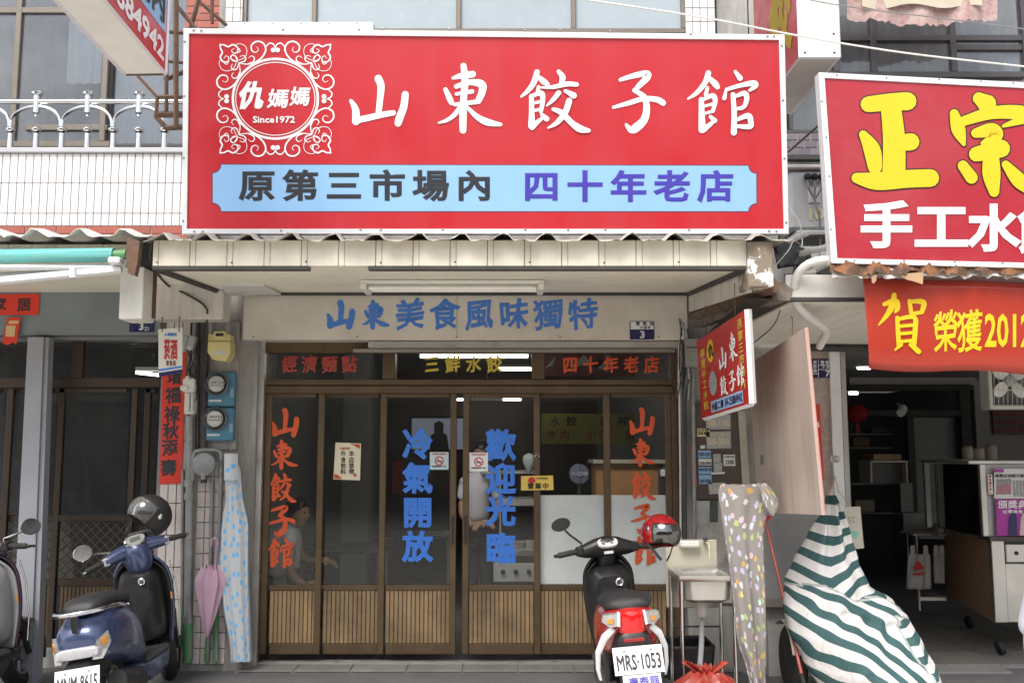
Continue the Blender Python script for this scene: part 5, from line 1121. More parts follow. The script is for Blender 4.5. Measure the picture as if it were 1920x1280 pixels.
PORC = mat('porcelain', (.66, .67, .63), .25, var=.05, dirt=(.4, .38, .33), dirt_amt=.25)
for x0, y0, x1, y1, yy in ((342, 709, 364, 735, 7.06), (345, 735, 364, 776, 7.08), (337, 722, 352, 732, 7.04), (347, 704, 354, 714, 7.05), (350, 737, 354, 772, 7.045), (358, 737, 361, 770, 7.045)):
    r = R(x0, y0, x1, y1, yy); ob('block', MB().box(r[0], r[1], yy, yy + .08, r[2], r[3], .008), PORC, ins)
for lab, x, a in (('left small grey breaker box above the couplet', 346, 12), ('right small grey breaker box above the couplet', 360, 14)):
    t = thing('breaker_box', lab, 'breaker box', P(x, 655, 7.1)); q = P(x, 643, 7.1)
    ob('case', MB().box(-.026, .026, -.03, .03, -.055, .055, .006, Matrix.Translation(q) @ Matrix.Rotation(math.radians(a), 4, 'Y')), mat('grey_plastic', (.33, .345, .34), .45, var=.06), t)
    ob('seal', MB().box(-.018, .018, -.033, -.03, -.05, -.03, .001, Matrix.Translation(q) @ Matrix.Rotation(math.radians(a), 4, 'Y')), mat('pale_sticker', (.5, .52, .52), .6), t)
rn = random.Random(11)
tang = thing('cable_tangle', 'tangle of thin dark cables by the breaker boxes', 'cables', P(362, 705, 7.1))
for k in range(9):
    x = 352 + k * 2.6; pts = [P(x + rn.uniform(-4, 4), 655 + j * 16, 7.12 + rn.uniform(-.03, .03)) for j in range(7)]
    ob('cable', MB().tube(pts, rn.uniform(.003, .006), 5), DSTRIP, tang)
# umbrella
um = thing('umbrella', 'closed pale pink umbrella hanging upside by its crook on a pipe', 'umbrella', P(388, 1195, 7.05))
PINK = mat('pink_umbrella_fabric', (.55, .36, .47), .6, var=.08, trans=.15)
ax, bx_ = P(396, 1062, 7.05), P(388, 1192, 7.05)
rings = []
for j in range(13):
    t = j / 12; c = ax.lerp(bx_, t); rad = .088 * math.sin(min(1, t * 2.6 + .28) * math.pi / 2) * (1 - max(0, (t - .25) / .75)) ** .85 + .006
    rings.append([c + Vector(((1.0 + .22 * math.cos(k / 28 * 6.283 * 7)) * rad * math.cos(k / 28 * 6.283), (1.0 + .22 * math.cos(k / 28 * 6.283 * 7)) * rad * .6 * math.sin(k / 28 * 6.283), .02 * math.cos(k / 28 * 6.283 * 7) * (1 - t))) for k in range(28)])
ob('canopy', MB().loft(rings), PINK, um, smooth=70)
q = P(404, 1060, 7.05); ob('crook', MB().tube([q, P(405, 1035, 7.05), P(409, 1018, 7.05), P(407, 1010, 7.05), P(402, 1008, 7.05), P(397, 1012, 7.05), P(396, 1024, 7.05)], .009, 8), mat('mauve_plastic', (.33, .22, .3), .35), um)
for x, y in ((380, 1056), (387, 1058), (400, 1060), (408, 1062)): ob('rib_tip', MB().tube([P(x, y, 7.0), P(x + 1, y + 8, 7.02)], .003, 5), CHROME, um)
ob('ferrule', MB().tube([bx_, P(388, 1212, 7.06)], .004, 6), CHROME, um)
# dotted raincoat
rc1 = thing('raincoat', 'clear raincoat with light blue dots hanging beside the steel rail', 'raincoat', P(445, 1238, 7.1))
DOT = dots('blue_dot_plastic', (.60, .63, .66), [(.16, .46, .82)], 11.5, .23, rough=.25, alpha=.2, jitter=.75)
def cloth(o, co):
    a = o.data.attributes.new('cloth', 'FLOAT_VECTOR', 'POINT'); a.data.foreach_set('vector', [c for p in co for c in p])
def coat(L, Rr, Y, depth, folds, m_, par, nv=26, nu=48, seed=1, name='coat'):
    rn = random.Random(seed); ph = [rn.uniform(0, 6.28) for _ in range(6)]
    def itp(a, y):
        for i in range(len(a) - 1):
            if a[i][0] <= y <= a[i + 1][0]: t = (y - a[i][0]) / (a[i + 1][0] - a[i][0]); return a[i][1] + (a[i + 1][1] - a[i][1]) * t
        return a[-1][1] if y > a[-1][0] else a[0][1]
    y0, y1 = L[0][0], L[-1][0]; rings = []
    for j in range(nv + 1):
        y = y0 + (y1 - y0) * j / nv; l, r_ = itp(L, y), itp(Rr, y); a, b = P(l, y, Y), P(r_, y, Y); c = (a + b) / 2; hw = (b.x - a.x) / 2; ring = []
        for k in range(nu):
            th = k / nu * 2 * math.pi; f = 1 + folds * (.55 * math.sin(5 * th + ph[0] + j * .05) + .45 * math.sin(9 * th + ph[1] - j * .04) + .3 * math.sin(2 * th + ph[2] + j * .12))
            ring.append((c.x + hw * math.cos(th) * (1 + .05 * math.sin(3 * th + ph[3] + j * .2)), c.y + depth * f * math.sin(th) * min(1, .35 + j / nv * 1.2), c.z + .004 * math.sin(4 * th + j)))
        rings.append(ring)
    o = ob(name, MB().loft(rings), m_, par, smooth=75); cloth(o, [(.22 * k / nu * 6.283 * .8, r_[k][2], 0) for r_ in rings for k in range(nu)]); return o
coat([(852, 424), (880, 420), (935, 424), (960, 418), (1060, 411), (1140, 418), (1200, 430), (1238, 432)], [(852, 440), (880, 450), (935, 455), (980, 466), (1100, 468), (1200, 470), (1238, 471)], 7.1, .05, .5, DOT, rc1)
hd0 = ob('hood', MB().grid(lambda u, v: P(420 + 26 * u, 850 + 50 * v, 7.06 - .03 * math.sin(u * 3.1)), 8, 8), DOT, rc1, smooth=70); cloth(hd0, [tuple(v.co) for v in hd0.data.vertices] and [(v.co.x, v.co.z, 0) for v in hd0.data.vertices])
ob('hanger_hook', MB().tube([P(432, 852, 7.08), P(432, 832, 7.12), P(434, 826, 7.15)], .004, 6), GALV, rc1)
# ================================================================ right pier: stickers, cabinet, sink
sb = thing('sticker_board', 'brown board covered with phone number stickers beside the doors', 'notice board', P(1345, 930, 7.18))
BB = mat('brown_board', (.075, .05, .04), .6, var=.15, dirt=(.03, .025, .02), dirt_amt=.5)
p_ = YP(7.17)
ob('board', MB().slab(p_, [(1303, 755), (1392, 755), (1398, 935), (1306, 935)], 0, .03), BB, sb, smooth=0)
ob('side_post', MB().slab(p_, [(1384, 770), (1397, 770), (1408, 938), (1394, 938)], .012, .05), mat('grey_timber', (.35, .32, .27), .7, var=.15), sb, smooth=0)
STG = mat('sticker_grey', (.33, .345, .33), .6, var=.15, scale=30); STB = mat('sticker_blue', (.22, .36, .55), .55, var=.1); STW = mat('sticker_white', (.6, .6, .57), .6, var=.08)
def sticker(q, m_, txt, tb, tm=DARKV, b=.02, extra=()):
    o = ob('sticker', MB().slab(p_, q, .002, .0015), m_, sb, smooth=0); mm = MB()
    if txt: put(mm, txt, b, tb, p_, off=.0035, fit=True)
    for e, eb in extra: put(mm, e, .01, eb, p_, off=.0035, fit=True)
    if mm.v: ob('print', mm, tm, o)
CRM = mat('cream_print', (.6, .52, .36), .6)
sticker([(1324, 778), (1370, 777), (1370, 804), (1324, 805)], STG, '588-1100', (1327, 786, 1368, 799), CRM, .03)
sticker([(1324, 809), (1370, 808), (1371, 840), (1325, 841)], STG, '588-5050', (1327, 820, 1368, 834), CRM, .03, [('○包通○', (1330, 810, 1366, 818))])
sticker([(1307, 803), (1331, 803), (1331, 818), (1307, 818)], mat('sticker_yellow', (.62, .56, .3), .6), '2588-8899', (1308, 809, 1330, 815), DARKV, .02, [('馬上通 加盟', (1309, 804, 1329, 808))])
sticker([(1309, 844), (1333, 844), (1333, 858), (1309, 858)], STB, '2587-3333', (1310, 848, 1332, 855), DARKV)
sticker([(1310, 860), (1334, 860), (1334, 872), (1310, 872)], STW, '2588-0000', (1311, 865, 1333, 871), DARKV)
sticker([(1310, 875), (1334, 875), (1334, 888), (1310, 888)], STB, '抽水肥 通', (1311, 877, 1333, 883), DARKV)
sticker([(1310, 890), (1334, 890), (1335, 907), (1311, 907)], STB, '2587-0206', (1312, 898, 1334, 905), DARKV)
sticker([(1356, 852), (1378, 852), (1379, 873), (1357, 873)], STW, '小型冷氣', (1358, 854, 1377, 858), DARKV, .01, [('2588', (1360, 862, 1376, 870))])
sticker([(1337, 851), (1351, 850), (1352, 866), (1338, 867)], STG, None, None); sticker([(1338, 868), (1354, 867), (1354, 883), (1339, 884)], STG, None, None)
sticker([(1334, 885), (1359, 884), (1359, 888), (1334, 889)], STW, None, None); sticker([(1313, 835), (1322, 834), (1322, 840), (1313, 841)], STW, None, None)
sticker([(1328, 905), (1360, 904), (1362, 925), (1330, 926)], STG, '588-', (1331, 912, 1352, 920), CRM)
rp_ = thing('red_paper_strip', 'faded red paper strip on the post beside the sticker board', 'paper', P(1302, 912, 7.17)); ob('paper', MB().slab(YP(7.17), [(1294, 834), (1303, 834), (1307, 912), (1298, 913)], .004, .002), mat('faded_red_paper', (.4, .1, .08), .7, var=.15), rp_, smooth=0)
mx_ = thing('switch_box', 'dull grey switch box on the pier behind the hanging sign', 'switch box', P(1296, 690, 7.1)); r = R(1285, 634, 1312, 688, 7.12); ob('case', MB().box(r[0], r[1], 7.12, 7.22, r[2], r[3], .006), mat('switch_grey', (.3, .3, .28), .6, dirt=(.16, .15, .13), dirt_amt=.5), mx_); r = R(1287, 650, 1310, 652, 7.11); ob('seam', MB().box(r[0], r[1], 7.117, 7.121, r[2], r[3]), DSTRIP, mx_)
pipe('dark cable conduit along the right door post', [(1283, 600, 7.17), (1284, 1000, 7.17), (1284, 1110, 7.17)], .016, m_=DSTRIP)
pipe('grey conduit beside the sticker board running to the sink', [(1299, 690, 7.16), (1302, 930, 7.16), (1302, 1010, 7.16)], .014)
pipe('thin white painted pipe at the right edge of the doors', [(1273, 640, 7.2), (1276, 900, 7.2), (1277, 1090, 7.2)], .009, m_=PWHITE)
rn = random.Random(21); tg2 = thing('cable_tangle', 'loops of thin cable hanging at the right door corner', 'cables', P(1285, 720, 7.15))
for k in range(8):
    pts = [P(1274 + 7 * math.sin(j * .45 + k) + k * 2.2, 600 + j * 18 + rn.uniform(-5, 5), 7.14 + rn.uniform(-.03, .03)) for j in range(9)]
    ob('cable', MB().tube(pts, rn.uniform(.0025, .005), 5), [DSTRIP, GALV, WW][k % 3], tg2)
pipe('two loops of grey cable hanging from the timber rail', [(1290, 600, 6.9), (1330, 598, 6.9), (1350, 606, 6.9), (1345, 612, 6.9), (1290, 602, 6.9)], .004, name='wire_loop')
# pale stained wall board behind the sink
wb = thing('wall_board', 'stained pale board on the wall behind the steel sink', 'wall board', P(1350, 1100, 7.2)); ob('board', MB().slab(YP(7.2), [(1306, 938), (1400, 938), (1404, 1130), (1300, 1130)], .006, .02), mat('stained_white', (.42, .40, .37), .7, var=.1, dirt=(.10, .09, .08), dirt_amt=.75, dirt_scale=4), wb, smooth=0)
ob('dark_notice', MB().slab(YP(7.2), [(1331, 932), (1346, 932), (1346, 978), (1331, 978)], .012, .006), mat('dark_notice', (.05, .06, .05), .6, var=.5, scale=60), wb, smooth=0)
cb_ = thing('grey_cabinet', 'grey painted metal cabinet behind the red mop handle', 'cabinet', P(1470, 1125, 7.0)); r = R(1428, 960, 1535, 1120, 7.0); ob('body', MB().box(r[0], r[1], 7.0, 7.25, r[2], r[3], .008), mat('cabinet_grey', (.26, .26, .26), .5, var=.1, dirt=(.15, .14, .13), dirt_amt=.5), cb_); r = R(1430, 1118, 1540, 1140, 6.95); ob('plinth', MB().box(r[0], r[1], 6.95, 7.25, r[2], r[3], .01), mat('stone_ledge', (.2, .18, .16), .8), cb_); r = R(1440, 1140, 1530, 1250, 7.05); ob('lower_wall', MB().box(r[0], r[1], 7.05, 7.25, 0, r[3]), mat('whitewash', (.4, .38, .36), .8, dirt=(.2, .19, .18), dirt_amt=.5), cb_)
# ---- sink
sk = thing('steel_sink', 'small stainless steel sink on four thin legs by the doors', 'sink', P(1315, 1240, 6.2))
fl_, fr_ = P(1272, 1079, 6.05), P(1381, 1079, 6.05); zt_ = fl_.z; bl_ = GZ(1247, 1063, zt_); br_ = GZ(1352, 1062, zt_)
x0, x1 = fl_.x, fr_.x; yf, yb = 6.05, bl_.y; x0b = bl_.x
x0 = (x0 + x0b) / 2 + .01
m_ = MB(); rim = .045; cx, cy = (x0 + x1) / 2, (yf + yb) / 2
def rr(x0, x1, y0, y1, z, r, n=6):
    out = []
    for (ax_, ay, a0) in ((x1 - r, y1 - r, 0), (x0 + r, y1 - r, 90), (x0 + r, y0 + r, 180), (x1 - r, y0 + r, 270)):
        for k in range(n + 1): a = math.radians(a0 + 90 * k / n); out.append((ax_ + r * math.cos(a), ay + r * math.sin(a), z))
    return out
rg = [rr(x0, x1, yf, yb, zt_ - .035, .006), rr(x0, x1, yf, yb, zt_, .006), rr(x0 + rim, x1 - rim * .6, yf + rim, yb - rim, zt_ - .004, .05), rr(x0 + rim + .012, x1 - rim * .6 - .012, yf + rim + .012, yb - rim - .012, zt_ - .14, .06), rr(x0 + rim + .04, x1 - rim * .6 - .04, yf + rim + .04, yb - rim - .04, zt_ - .16, .05)]
ob('basin', MB().loft(rg, cap=False).add(rg[-1], [tuple(range(len(rg[-1])))]), STEEL, sk, solid=.003, smooth=40)
rg2 = [rr(x0 + rim - .01, x1 - rim * .6 + .01, yf + .02, yb - .03, zt_ - .02, .05), rr(x0 + rim, x1 - rim * .6, yf + .03, yb - .04, zt_ - .15, .06), rr(x0 + rim + .04, x1 - rim * .6 - .04, yf + .07, yb - .08, zt_ - .175, .05)]
ob('bowl_underside', MB().loft(rg2), STEEL, sk, smooth=40)
for lx_, ly in ((x0 + .015, yf + .015), (x1 - .015, yf + .015), (x0 + .015, yb - .015), (x1 - .015, yb - .015)):
    lg = ob('leg', MB().tube([(lx_, ly, zt_ - .035), (lx_, ly, .02)], .0125, 12), CHROME, sk); ob('foot', MB().tube([(lx_, ly, .03), (lx_, ly, 0)], .016, 10), BLACKR, lg)
ob('brace', MB().tube([(x0 + .015, yb - .015, .45), (x1 - .015, yb - .015, .45)], .006, 8), DSTRIP, sk)
ob('drain_trap', MB().tube([(cx, cy, zt_ - .17), (cx, cy, zt_ - .26), (cx, cy, zt_ - .28)], [.04, .038, .026], 16), mat('white_pvc', (.62, .61, .56), .4), sk)
ob('drain_hose', MB().tube([(cx, cy, zt_ - .27), (cx - .005, cy, .34), (cx - .03, cy - .01, .2), (cx - .02, cy - .03, .1), (cx + .04, cy - .06, .06), (cx + .13, cy - .08, .055)], .018, 12), mat('grey_pvc', (.34, .35, .36), .5), sk, sub=1)
sp_ = thing('splash_board', 'cream plastic splash board with soap dish standing behind the sink', 'board', P(1300, 1140, 6.62)); ybk = yb + .02
r = R(1249, 1011, 1346, 1139, ybk); ob('board', MB().box(r[0], r[1], ybk, ybk + .015, r[2], r[3], .006), mat('splash_cream', (.50, .47, .38), .5, dirt=(.3, .27, .22), dirt_amt=.5, dirt_scale=5), sp_)
r = R(1275, 1013, 1313, 1026, ybk - .06); ob('soap_dish', MB().box(r[0], r[1], ybk - .08, ybk - .001, r[2], r[3], .012), PORC, sp_)
fp = thing('water_tap', 'small brass and steel wall tap above the sink', 'tap', P(1322, 1030, 6.55)); q = P(1320, 1014, ybk); ob('body', MB().tube([q, q + Vector((0, -.07, 0))], .012, 10), CHROME, fp); ob('spout', MB().tube([q + Vector((0, -.06, 0)), q + Vector((.012, -.1, -.01)), q + Vector((.014, -.11, -.04)), q + Vector((.012, -.11, -.1))], .007, 8), mat('pale_hose', (.55, .56, .3), .5), fp); ob('handle', MB().box(q.x - .02, q.x + .02, q.y - .055, q.y - .04, q.z + .012, q.z + .024, .003), CHROME, fp)
bk_ = thing('basket', 'black perforated plastic basket under the sink', 'basket', P(1300, 1235, 6.5)); rgs = [rr(x0 + .02 - .03 * t, x1 - .08 + .03 * t, 6.5 - .02 * t, 6.85, .02 + .3 * t, .03) for t in (0, .5, .93, 1.0)]
ob('body', MB().loft(rgs, cap=False).add(rgs[0], [tuple(range(len(rgs[0])))]), BLACKP, bk_, solid=.006)
# ---- red plastic bag
bg_ = thing('plastic_bag', 'knotted translucent red plastic bag on the ground by the sink', 'bag', P(1325, 1300, 5.75))
RB = mat('red_plastic_film', (.55, .06, .045), .25, var=.2, scale=25, trans=.45, bump=.8, bscale=25, dirt=(.55, .3, .22), dirt_amt=.5, dirt_scale=14)
cB = P(1325, 1290, 5.75); rn = random.Random(4); rings = []
prof = [(.13, .0), (.19, .05), (.205, .13), (.19, .2), (.15, .26), (.09, .305), (.03, .32), (.045, .335), (.05, .35)]
for j, (rad, z) in enumerate(prof):
    ring = []
    for k in range(40):
        th = k / 40 * 6.283; f = 1 + .10 * math.sin(7 * th + j * 1.7) + .07 * math.sin(13 * th + j * .9) + rn.uniform(-.05, .05); ring.append((cB.x + rad * f * math.cos(th) * 1.05, 5.78 + rad * f * math.sin(th) * .9, z + .012 * math.sin(9 * th + j)))
    rings.append(ring)
ob('bag', MB().loft(rings, cap=False).add(rings[0], [tuple(range(40))]), RB, bg_, smooth=30)
for s in (-1, 1): ob('handle_ear', MB().grid(lambda u, v: (cB.x + s * (.02 + .09 * v) + .03 * (u - .5) * (1 + v), 5.76 + .02 * math.sin(6 * u), .31 + .07 * v - .03 * (u - .5) ** 2), 5, 5), RB, bg_, solid=.002, smooth=50)
# ---- floral raincoat over a bar
rc2 = thing('raincoat', 'grey translucent raincoat with coloured flower print hanging by the sink', 'raincoat', P(1410, 1290, 6.0))
FLO = dots('flower_print', (.29, .27, .255), [(.62, .44, .52), (.62, .58, .22), (.6, .6, .62), (.40, .5, .2), (.5, .44, .62), (.55, .34, .12), (.48, .6, .66)], 14, .26, rough=.22, alpha=.15, jitter=1.0, petal=.035)
coat([(908, 1352), (925, 1347), (960, 1352), (1000, 1356), (1080, 1368), (1200, 1382), (1245, 1398), (1300, 1410)], [(908, 1440), (925, 1452), (945, 1440), (1000, 1430), (1080, 1432), (1200, 1436), (1245, 1436), (1300, 1434)], 6.05, .06, .5, FLO, rc2, seed=5)
coat([(906, 1420), (930, 1428), (950, 1432), (966, 1444)], [(906, 1438), (930, 1456), (945, 1462), (966, 1450)], 5.97, .03, .3, FLO, rc2, seed=8, nv=8, name='sleeve')
ob('hook', MB().tube([P(1434, 908, 6.0), P(1434, 900, 6.1)], .004, 6), RUST, rc2)
# ---- mop with red handle
mp = thing('mop', 'long red handled mop leaning beside the flowered raincoat', 'mop', P(1505, 1265, 6.4))
a, b = P(1433, 968, 6.75), P(1503, 1262, 6.25); ob('handle', MB().tube([a, b], .012, 8), mat('red_pole', (.35, .06, .045), .45, var=.1), mp); ob('head', MB().slab(YP(6.72), [(1428, 968), (1452, 965), (1440, 976)], 0, .03), mat('red_plastic', (.45, .02, .02), .4), mp); ob('tip', MB().tube([b, b + (b - a).normalized() * .06], .016, 8), BLACKR, mp)
# ---- red sheet and white board by the eatery pier
t = thing('red_notice', 'bright red sheet pinned on the eatery pier behind the mauve panel', 'notice', P(1528, 900, 7.15)); ob('sheet', MB().slab(YP(7.14), [(1517, 756), (1537, 758), (1545, 900), (1523, 900)], 0, .004), PAPERR, t, smooth=0); ob('white_shape', MB().slab(YP(7.14), [(1530, 800), (1534, 789), (1537, 799), (1536, 801)], .002, .001), WHITE, t, smooth=0)
t = thing('white_board', 'small white board with faint letters and a green drawing by the tarp', 'board', P(1602, 1028, 6.9)); ob('board', MB().slab(YP(6.9), [(1578, 951), (1613, 949), (1620, 1027), (1583, 1030)], 0, .015), mat('board_cream', (.52, .50, .43), .5), t, smooth=0); m_ = MB(); put(m_, 'st', .0, (1590, 966, 1604, 980), YP(6.9), fit=True); ob('lettering', m_, mat('olive_print', (.35, .35, .2), .6), t); ob('green_drawing', MB().slab(YP(6.9), [(1595, 994), (1611, 997), (1605, 1010), (1596, 1004)], .002, .001), mat('mint_print', (.2, .5, .4), .6), t, smooth=0)
ob('string', MB().tube([P(1566, 893, 7.1), P(1572, 920, 7.0), P(1597, 950, 6.9)], .003, 5), mat('yellow_string', (.5, .45, .2), .7), t)
ob('door_knob', MB().lathe([(.035, 0), (.035, .006), (.016, .012), (.014, .03), (.024, .036), (.026, .05), (.012, .06), (0, .06)], 18, Matrix.Translation(P(1565, 860, 7.2)) @ RX90), STEEL, rh)
# ---- striped tarp over a parked scooter
tp = thing('striped_tarpaulin', 'green and white striped tarpaulin draped over a tall parked bike', 'tarpaulin', P(1600, 1300, 6.0))
Lf_ = [(928, 1549), (960, 1540), (1000, 1517), (1050, 1490), (1090, 1473), (1140, 1471), (1180, 1480), (1240, 1510), (1300, 1545), (1380, 1580)]
Rt_ = [(928, 1566), (960, 1580), (1000, 1592), (1050, 1605), (1095, 1625), (1120, 1668), (1150, 1694), (1200, 1722), (1250, 1748), (1300, 1768), (1380, 1800)]
def itp(a, y):
    for i in range(len(a) - 1):
        if a[i][0] <= y <= a[i + 1][0]: t = (y - a[i][0]) / (a[i + 1][0] - a[i][0]); t = t * t * (3 - 2 * t) * .5 + t * .5; return a[i][1] + (a[i + 1][1] - a[i][1]) * t
    return a[-1][1]
nv, nu = 110, 120; rings = []; ZS = []; sv = []
for j in range(nv + 1):
    y = 928 + 412 * j / nv; f = j / nv; Yc = 6.75 - .75 * f; l, r_ = itp(Lf_, y), itp(Rt_, y); a, b = P(l, y, Yc), P(r_, y, Yc); c = (a + b) / 2; hw = (b.x - a.x) / 2; dp = min(.06 + .5 * f, hw * 1.1); ring = []
    for k in range(nu):
        th = k / nu * 6.28318; u = math.cos(th); x_ = (l + r_) / 2 + (r_ - l) / 2 * u; fold = 0
        cz = (y - 1085) - .22 * (x_ - 1480)                      # the crease under the pulled up top
        up = max(0, min(1, -cz / 60)); lo = max(0, min(1, cz / 60))
        fold += up * .030 * math.sin((x_ - 1557) / max(12, (y - 900)) * 22 + 1.0)
        fold += .030 * math.exp(-(cz / 16) ** 2) * math.sin(x_ / 20) + .035 * math.exp(-((cz - 22) / 14) ** 2)
        fold += lo * (.020 * math.sin((y - 1100 - .75 * (x_ - 1480)) / 26) + .016 * math.sin((x_ - .35 * y) / 22))
        fold += .03 * math.exp(-((x_ - itp(Rt_, y) + 34) / 9) ** 2) * lo
        fold += .010 * math.sin(x_ / 7.0 + y / 23) * math.sin(y / 31 - x_ / 60) + .012 * abs(math.sin((x_ + .8 * y) / 33.0)) ** 3
        fold *= 1.5
        ring.append((c.x + hw * u, c.y + (dp + (fold if math.sin(th) < 0 else 0)) * math.sin(th), c.z))
        w = 1.0 if cz + 7 * math.sin(x_ / 17.0) > 0 else 0.0
        s_up = (y - 1000) + (.42 if x_ > 1552 - .2 * (y - 1000) else -.30) * (x_ - 1552 + .2 * (y - 1000)) + 5 * math.sin((x_ - 1557) / 19.0); s_lo = (y - 1100) - .68 * (x_ - 1480) + 9 * math.sin(x_ / 31.0) + fold * 160
        edge = itp(Rt_, y) - 40 + 10 * math.sin(y / 40)
        if lo > .3 and x_ > edge: s_lo = (y - 1100) + .25 * (x_ - 1700)
        sv.append((s_up * (1 - w) + s_lo * w) / 35.0)
    rings.append(ring)
o = ob('cover', MB().loft(rings), bpy.data.materials.new('striped_canvas'), tp, smooth=80)
m = o.data.materials[0]; m.use_nodes = True; at = o.data.attributes.new('stripe', 'FLOAT', 'POINT'); at.data.foreach_set('value', sv[:len(o.data.vertices)])
N, L = m.node_tree.nodes, m.node_tree.links; an = N.new('ShaderNodeAttribute'); an.attribute_name = 'stripe'; fr_n = N.new('ShaderNodeMath'); fr_n.operation = 'FRACT'; L.new(an.outputs['Fac'], fr_n.inputs[0]); cr = N.new('ShaderNodeValToRGB'); cr.color_ramp.interpolation = 'CONSTANT'
e = cr.color_ramp.elements; e[0].color = (.035, .095, .10, 1); e[1].position = .47; e[1].color = (.66, .64, .64, 1); L.new(fr_n.outputs[0], cr.inputs[0])
nz = N.new('ShaderNodeTexNoise'); nz.inputs['Scale'].default_value = 6; hv = N.new('ShaderNodeHueSaturation'); mr = N.new('ShaderNodeMapRange'); mr.inputs[3].default_value = .75; mr.inputs[4].default_value = 1.2; L.new(nz.outputs[0], mr.inputs[0]); L.new(mr.outputs[0], hv.inputs['Value']); L.new(cr.outputs[0], hv.inputs['Color']); L.new(hv.outputs[0], N['Principled BSDF'].inputs['Base Color']); N['Principled BSDF'].inputs['Roughness'].default_value = .75
nb = N.new('ShaderNodeTexNoise'); nb.inputs['Scale'].default_value = 16; nb.inputs['Detail'].default_value = 5; nb.inputs['Distortion'].default_value = 1.2; bpn = N.new('ShaderNodeBump'); bpn.inputs['Strength'].default_value = .55; bpn.inputs['Distance'].default_value = .02; L.new(nb.outputs[0], bpn.inputs['Height']); L.new(bpn.outputs[0], N['Principled BSDF'].inputs['Normal'])
ob('knot', MB().tube([P(1556, 932, 6.75), P(1560, 915, 6.85), P(1566, 893, 7.12)], [.022, .008, .004], 8), _M['cream_cloth'], tp)
fc = thing('bike_front_wheel', 'dark wheel and pale mudguard peeping from under the tarpaulin', 'wheel', P(1470, 1240, 6.6)); q = P(1486, 1205, 6.55); ob('tyre', MB().lathe([(.14, -.04), (.2, -.04), (.225, -.02), (.225, .02), (.2, .04), (.14, .04)], 24, Matrix.Translation((q.x, 6.55, .225)) @ Matrix.Rotation(math.radians(90), 4, 'Y')), BLACKR, fc); ob('mudguard', MB().grid(lambda u, v: (q.x - .07 + .14 * u, 6.55 - .25 * math.cos(.3 + 1.9 * v), .225 + .25 * math.sin(.3 + 1.9 * v)), 4, 10), mat('pale_mudguard', (.4, .38, .34), .5), fc, solid=.006)
# ================================================================ scooters (local axes: x right, y forward, z up; rear axle at y = 0)
def sring(y, zc, hw, hh, n=2.6, k=24, cx=0.0, dy=0.0):
    out = []
    for i in range(k):
        a = 2 * math.pi * i / k; c, s = math.cos(a), math.sin(a)
        out.append((cx + hw * math.copysign(abs(c) ** (2 / n), c), y + dy * s, zc + hh * math.copysign(abs(s) ** (2 / n), s)))
    return out
def sloft(secs, n=2.6, k=24):
    return MB().loft([sring(y, (zt + zb) / 2, hw, (zt - zb) / 2, n, k) for y, zt, zb, hw in secs])
def wheel(root, y, r=.215, w=.05, steer=None):
    M_ = (steer or Matrix()) @ Matrix.Translation((0, y, r)) @ Matrix.Rotation(math.radians(90), 4, 'Y')
    wh = ob('wheel', MB().lathe([(r * .62, -w * .7), (r * .8, -w), (r * .93, -w * .85), (r, -w * .3), (r, w * .3), (r * .93, w * .85), (r * .8, w), (r * .62, w * .7), (r * .62, -w * .7)], 32, M_), BLACKR, root)
    m_ = MB().lathe([(0, -.03), (.045, -.035), (.045, .035), (0, .03)], 16, M_)
    m_.lathe([(r * .56, -w * .6), (r * .63, -w * .72), (r * .63, w * .72), (r * .56, w * .6), (r * .56, -w * .6)], 28, M_)
    for i in range(5):
        a = i * 2 * math.pi / 5; m_.tube([M_ @ Vector((.03 * math.cos(a), .03 * math.sin(a), 0)), M_ @ Vector((r * .58 * math.cos(a), r * .58 * math.sin(a), 0))], .016, 6)
    ob('rim', m_, mat('grey_alloy', (.3, .3, .31), .4, .7), wh)
GLW = mat('indicator_lens', (.34, .34, .34), .12, var=.25, scale=60, coat=.5)
AMB = mat('amber_lens', (.62, .26, .04), .2, var=.15, scale=60, coat=.5)
def number_plate(root, M_, txt, w=.26, h=.14, dealer=None, dealer2=None):
    PW = mat('plate_white', (.72, .73, .75), .4, var=.03)
    pl_ = ob('number_plate', MB().box(-w / 2, w / 2, -.002, .002, -h / 2, h / 2, .0, M_), PW, root)
    def fit(s, b, x0, x1, z0, z1, y=-.004):
        v, f = glyph(s, b); a, bq, c, d = bb(v); z = max(abs(p[2]) for p in v) or 1
        return MB().add([(x0 + (x1 - x0) * (p[0] - a) / (bq - a), y - p[2] / z * .0008, z0 + (z1 - z0) * (p[1] - c) / (d - c)) for p in v], f, M_)
    if txt: ob('plate_lettering', fit(txt, .022, -w * .44, w * .45, -h * .36, h * .22), DARKV, pl_)
    for s in (-1, 1): ob('plate_bolt', MB().lathe([(.008, 0), (.007, .004), (0, .005)], 10, M_ @ Matrix.Translation((s * w * .27, -.003, h * .36)) @ RX90), screw, pl_)
    if dealer:
        d_ = ob('dealer_plate', MB().box(-w * .36, w * .40, -.003, .001, -h / 2 - .125, -h / 2 - .004, 0, M_), PW, root)
        ob('dealer_lettering', fit(dealer, .014, -w * .26, w * .36, -h / 2 - .068, -h / 2 - .014, -.0055), PURP, d_)
        ob('dealer_lettering', fit(dealer2, .01, -w * .28, w * .38, -h / 2 - .108, -h / 2 - .078, -.0055), mat('red_print', (.5, .03, .02), .5), d_)
    return pl_
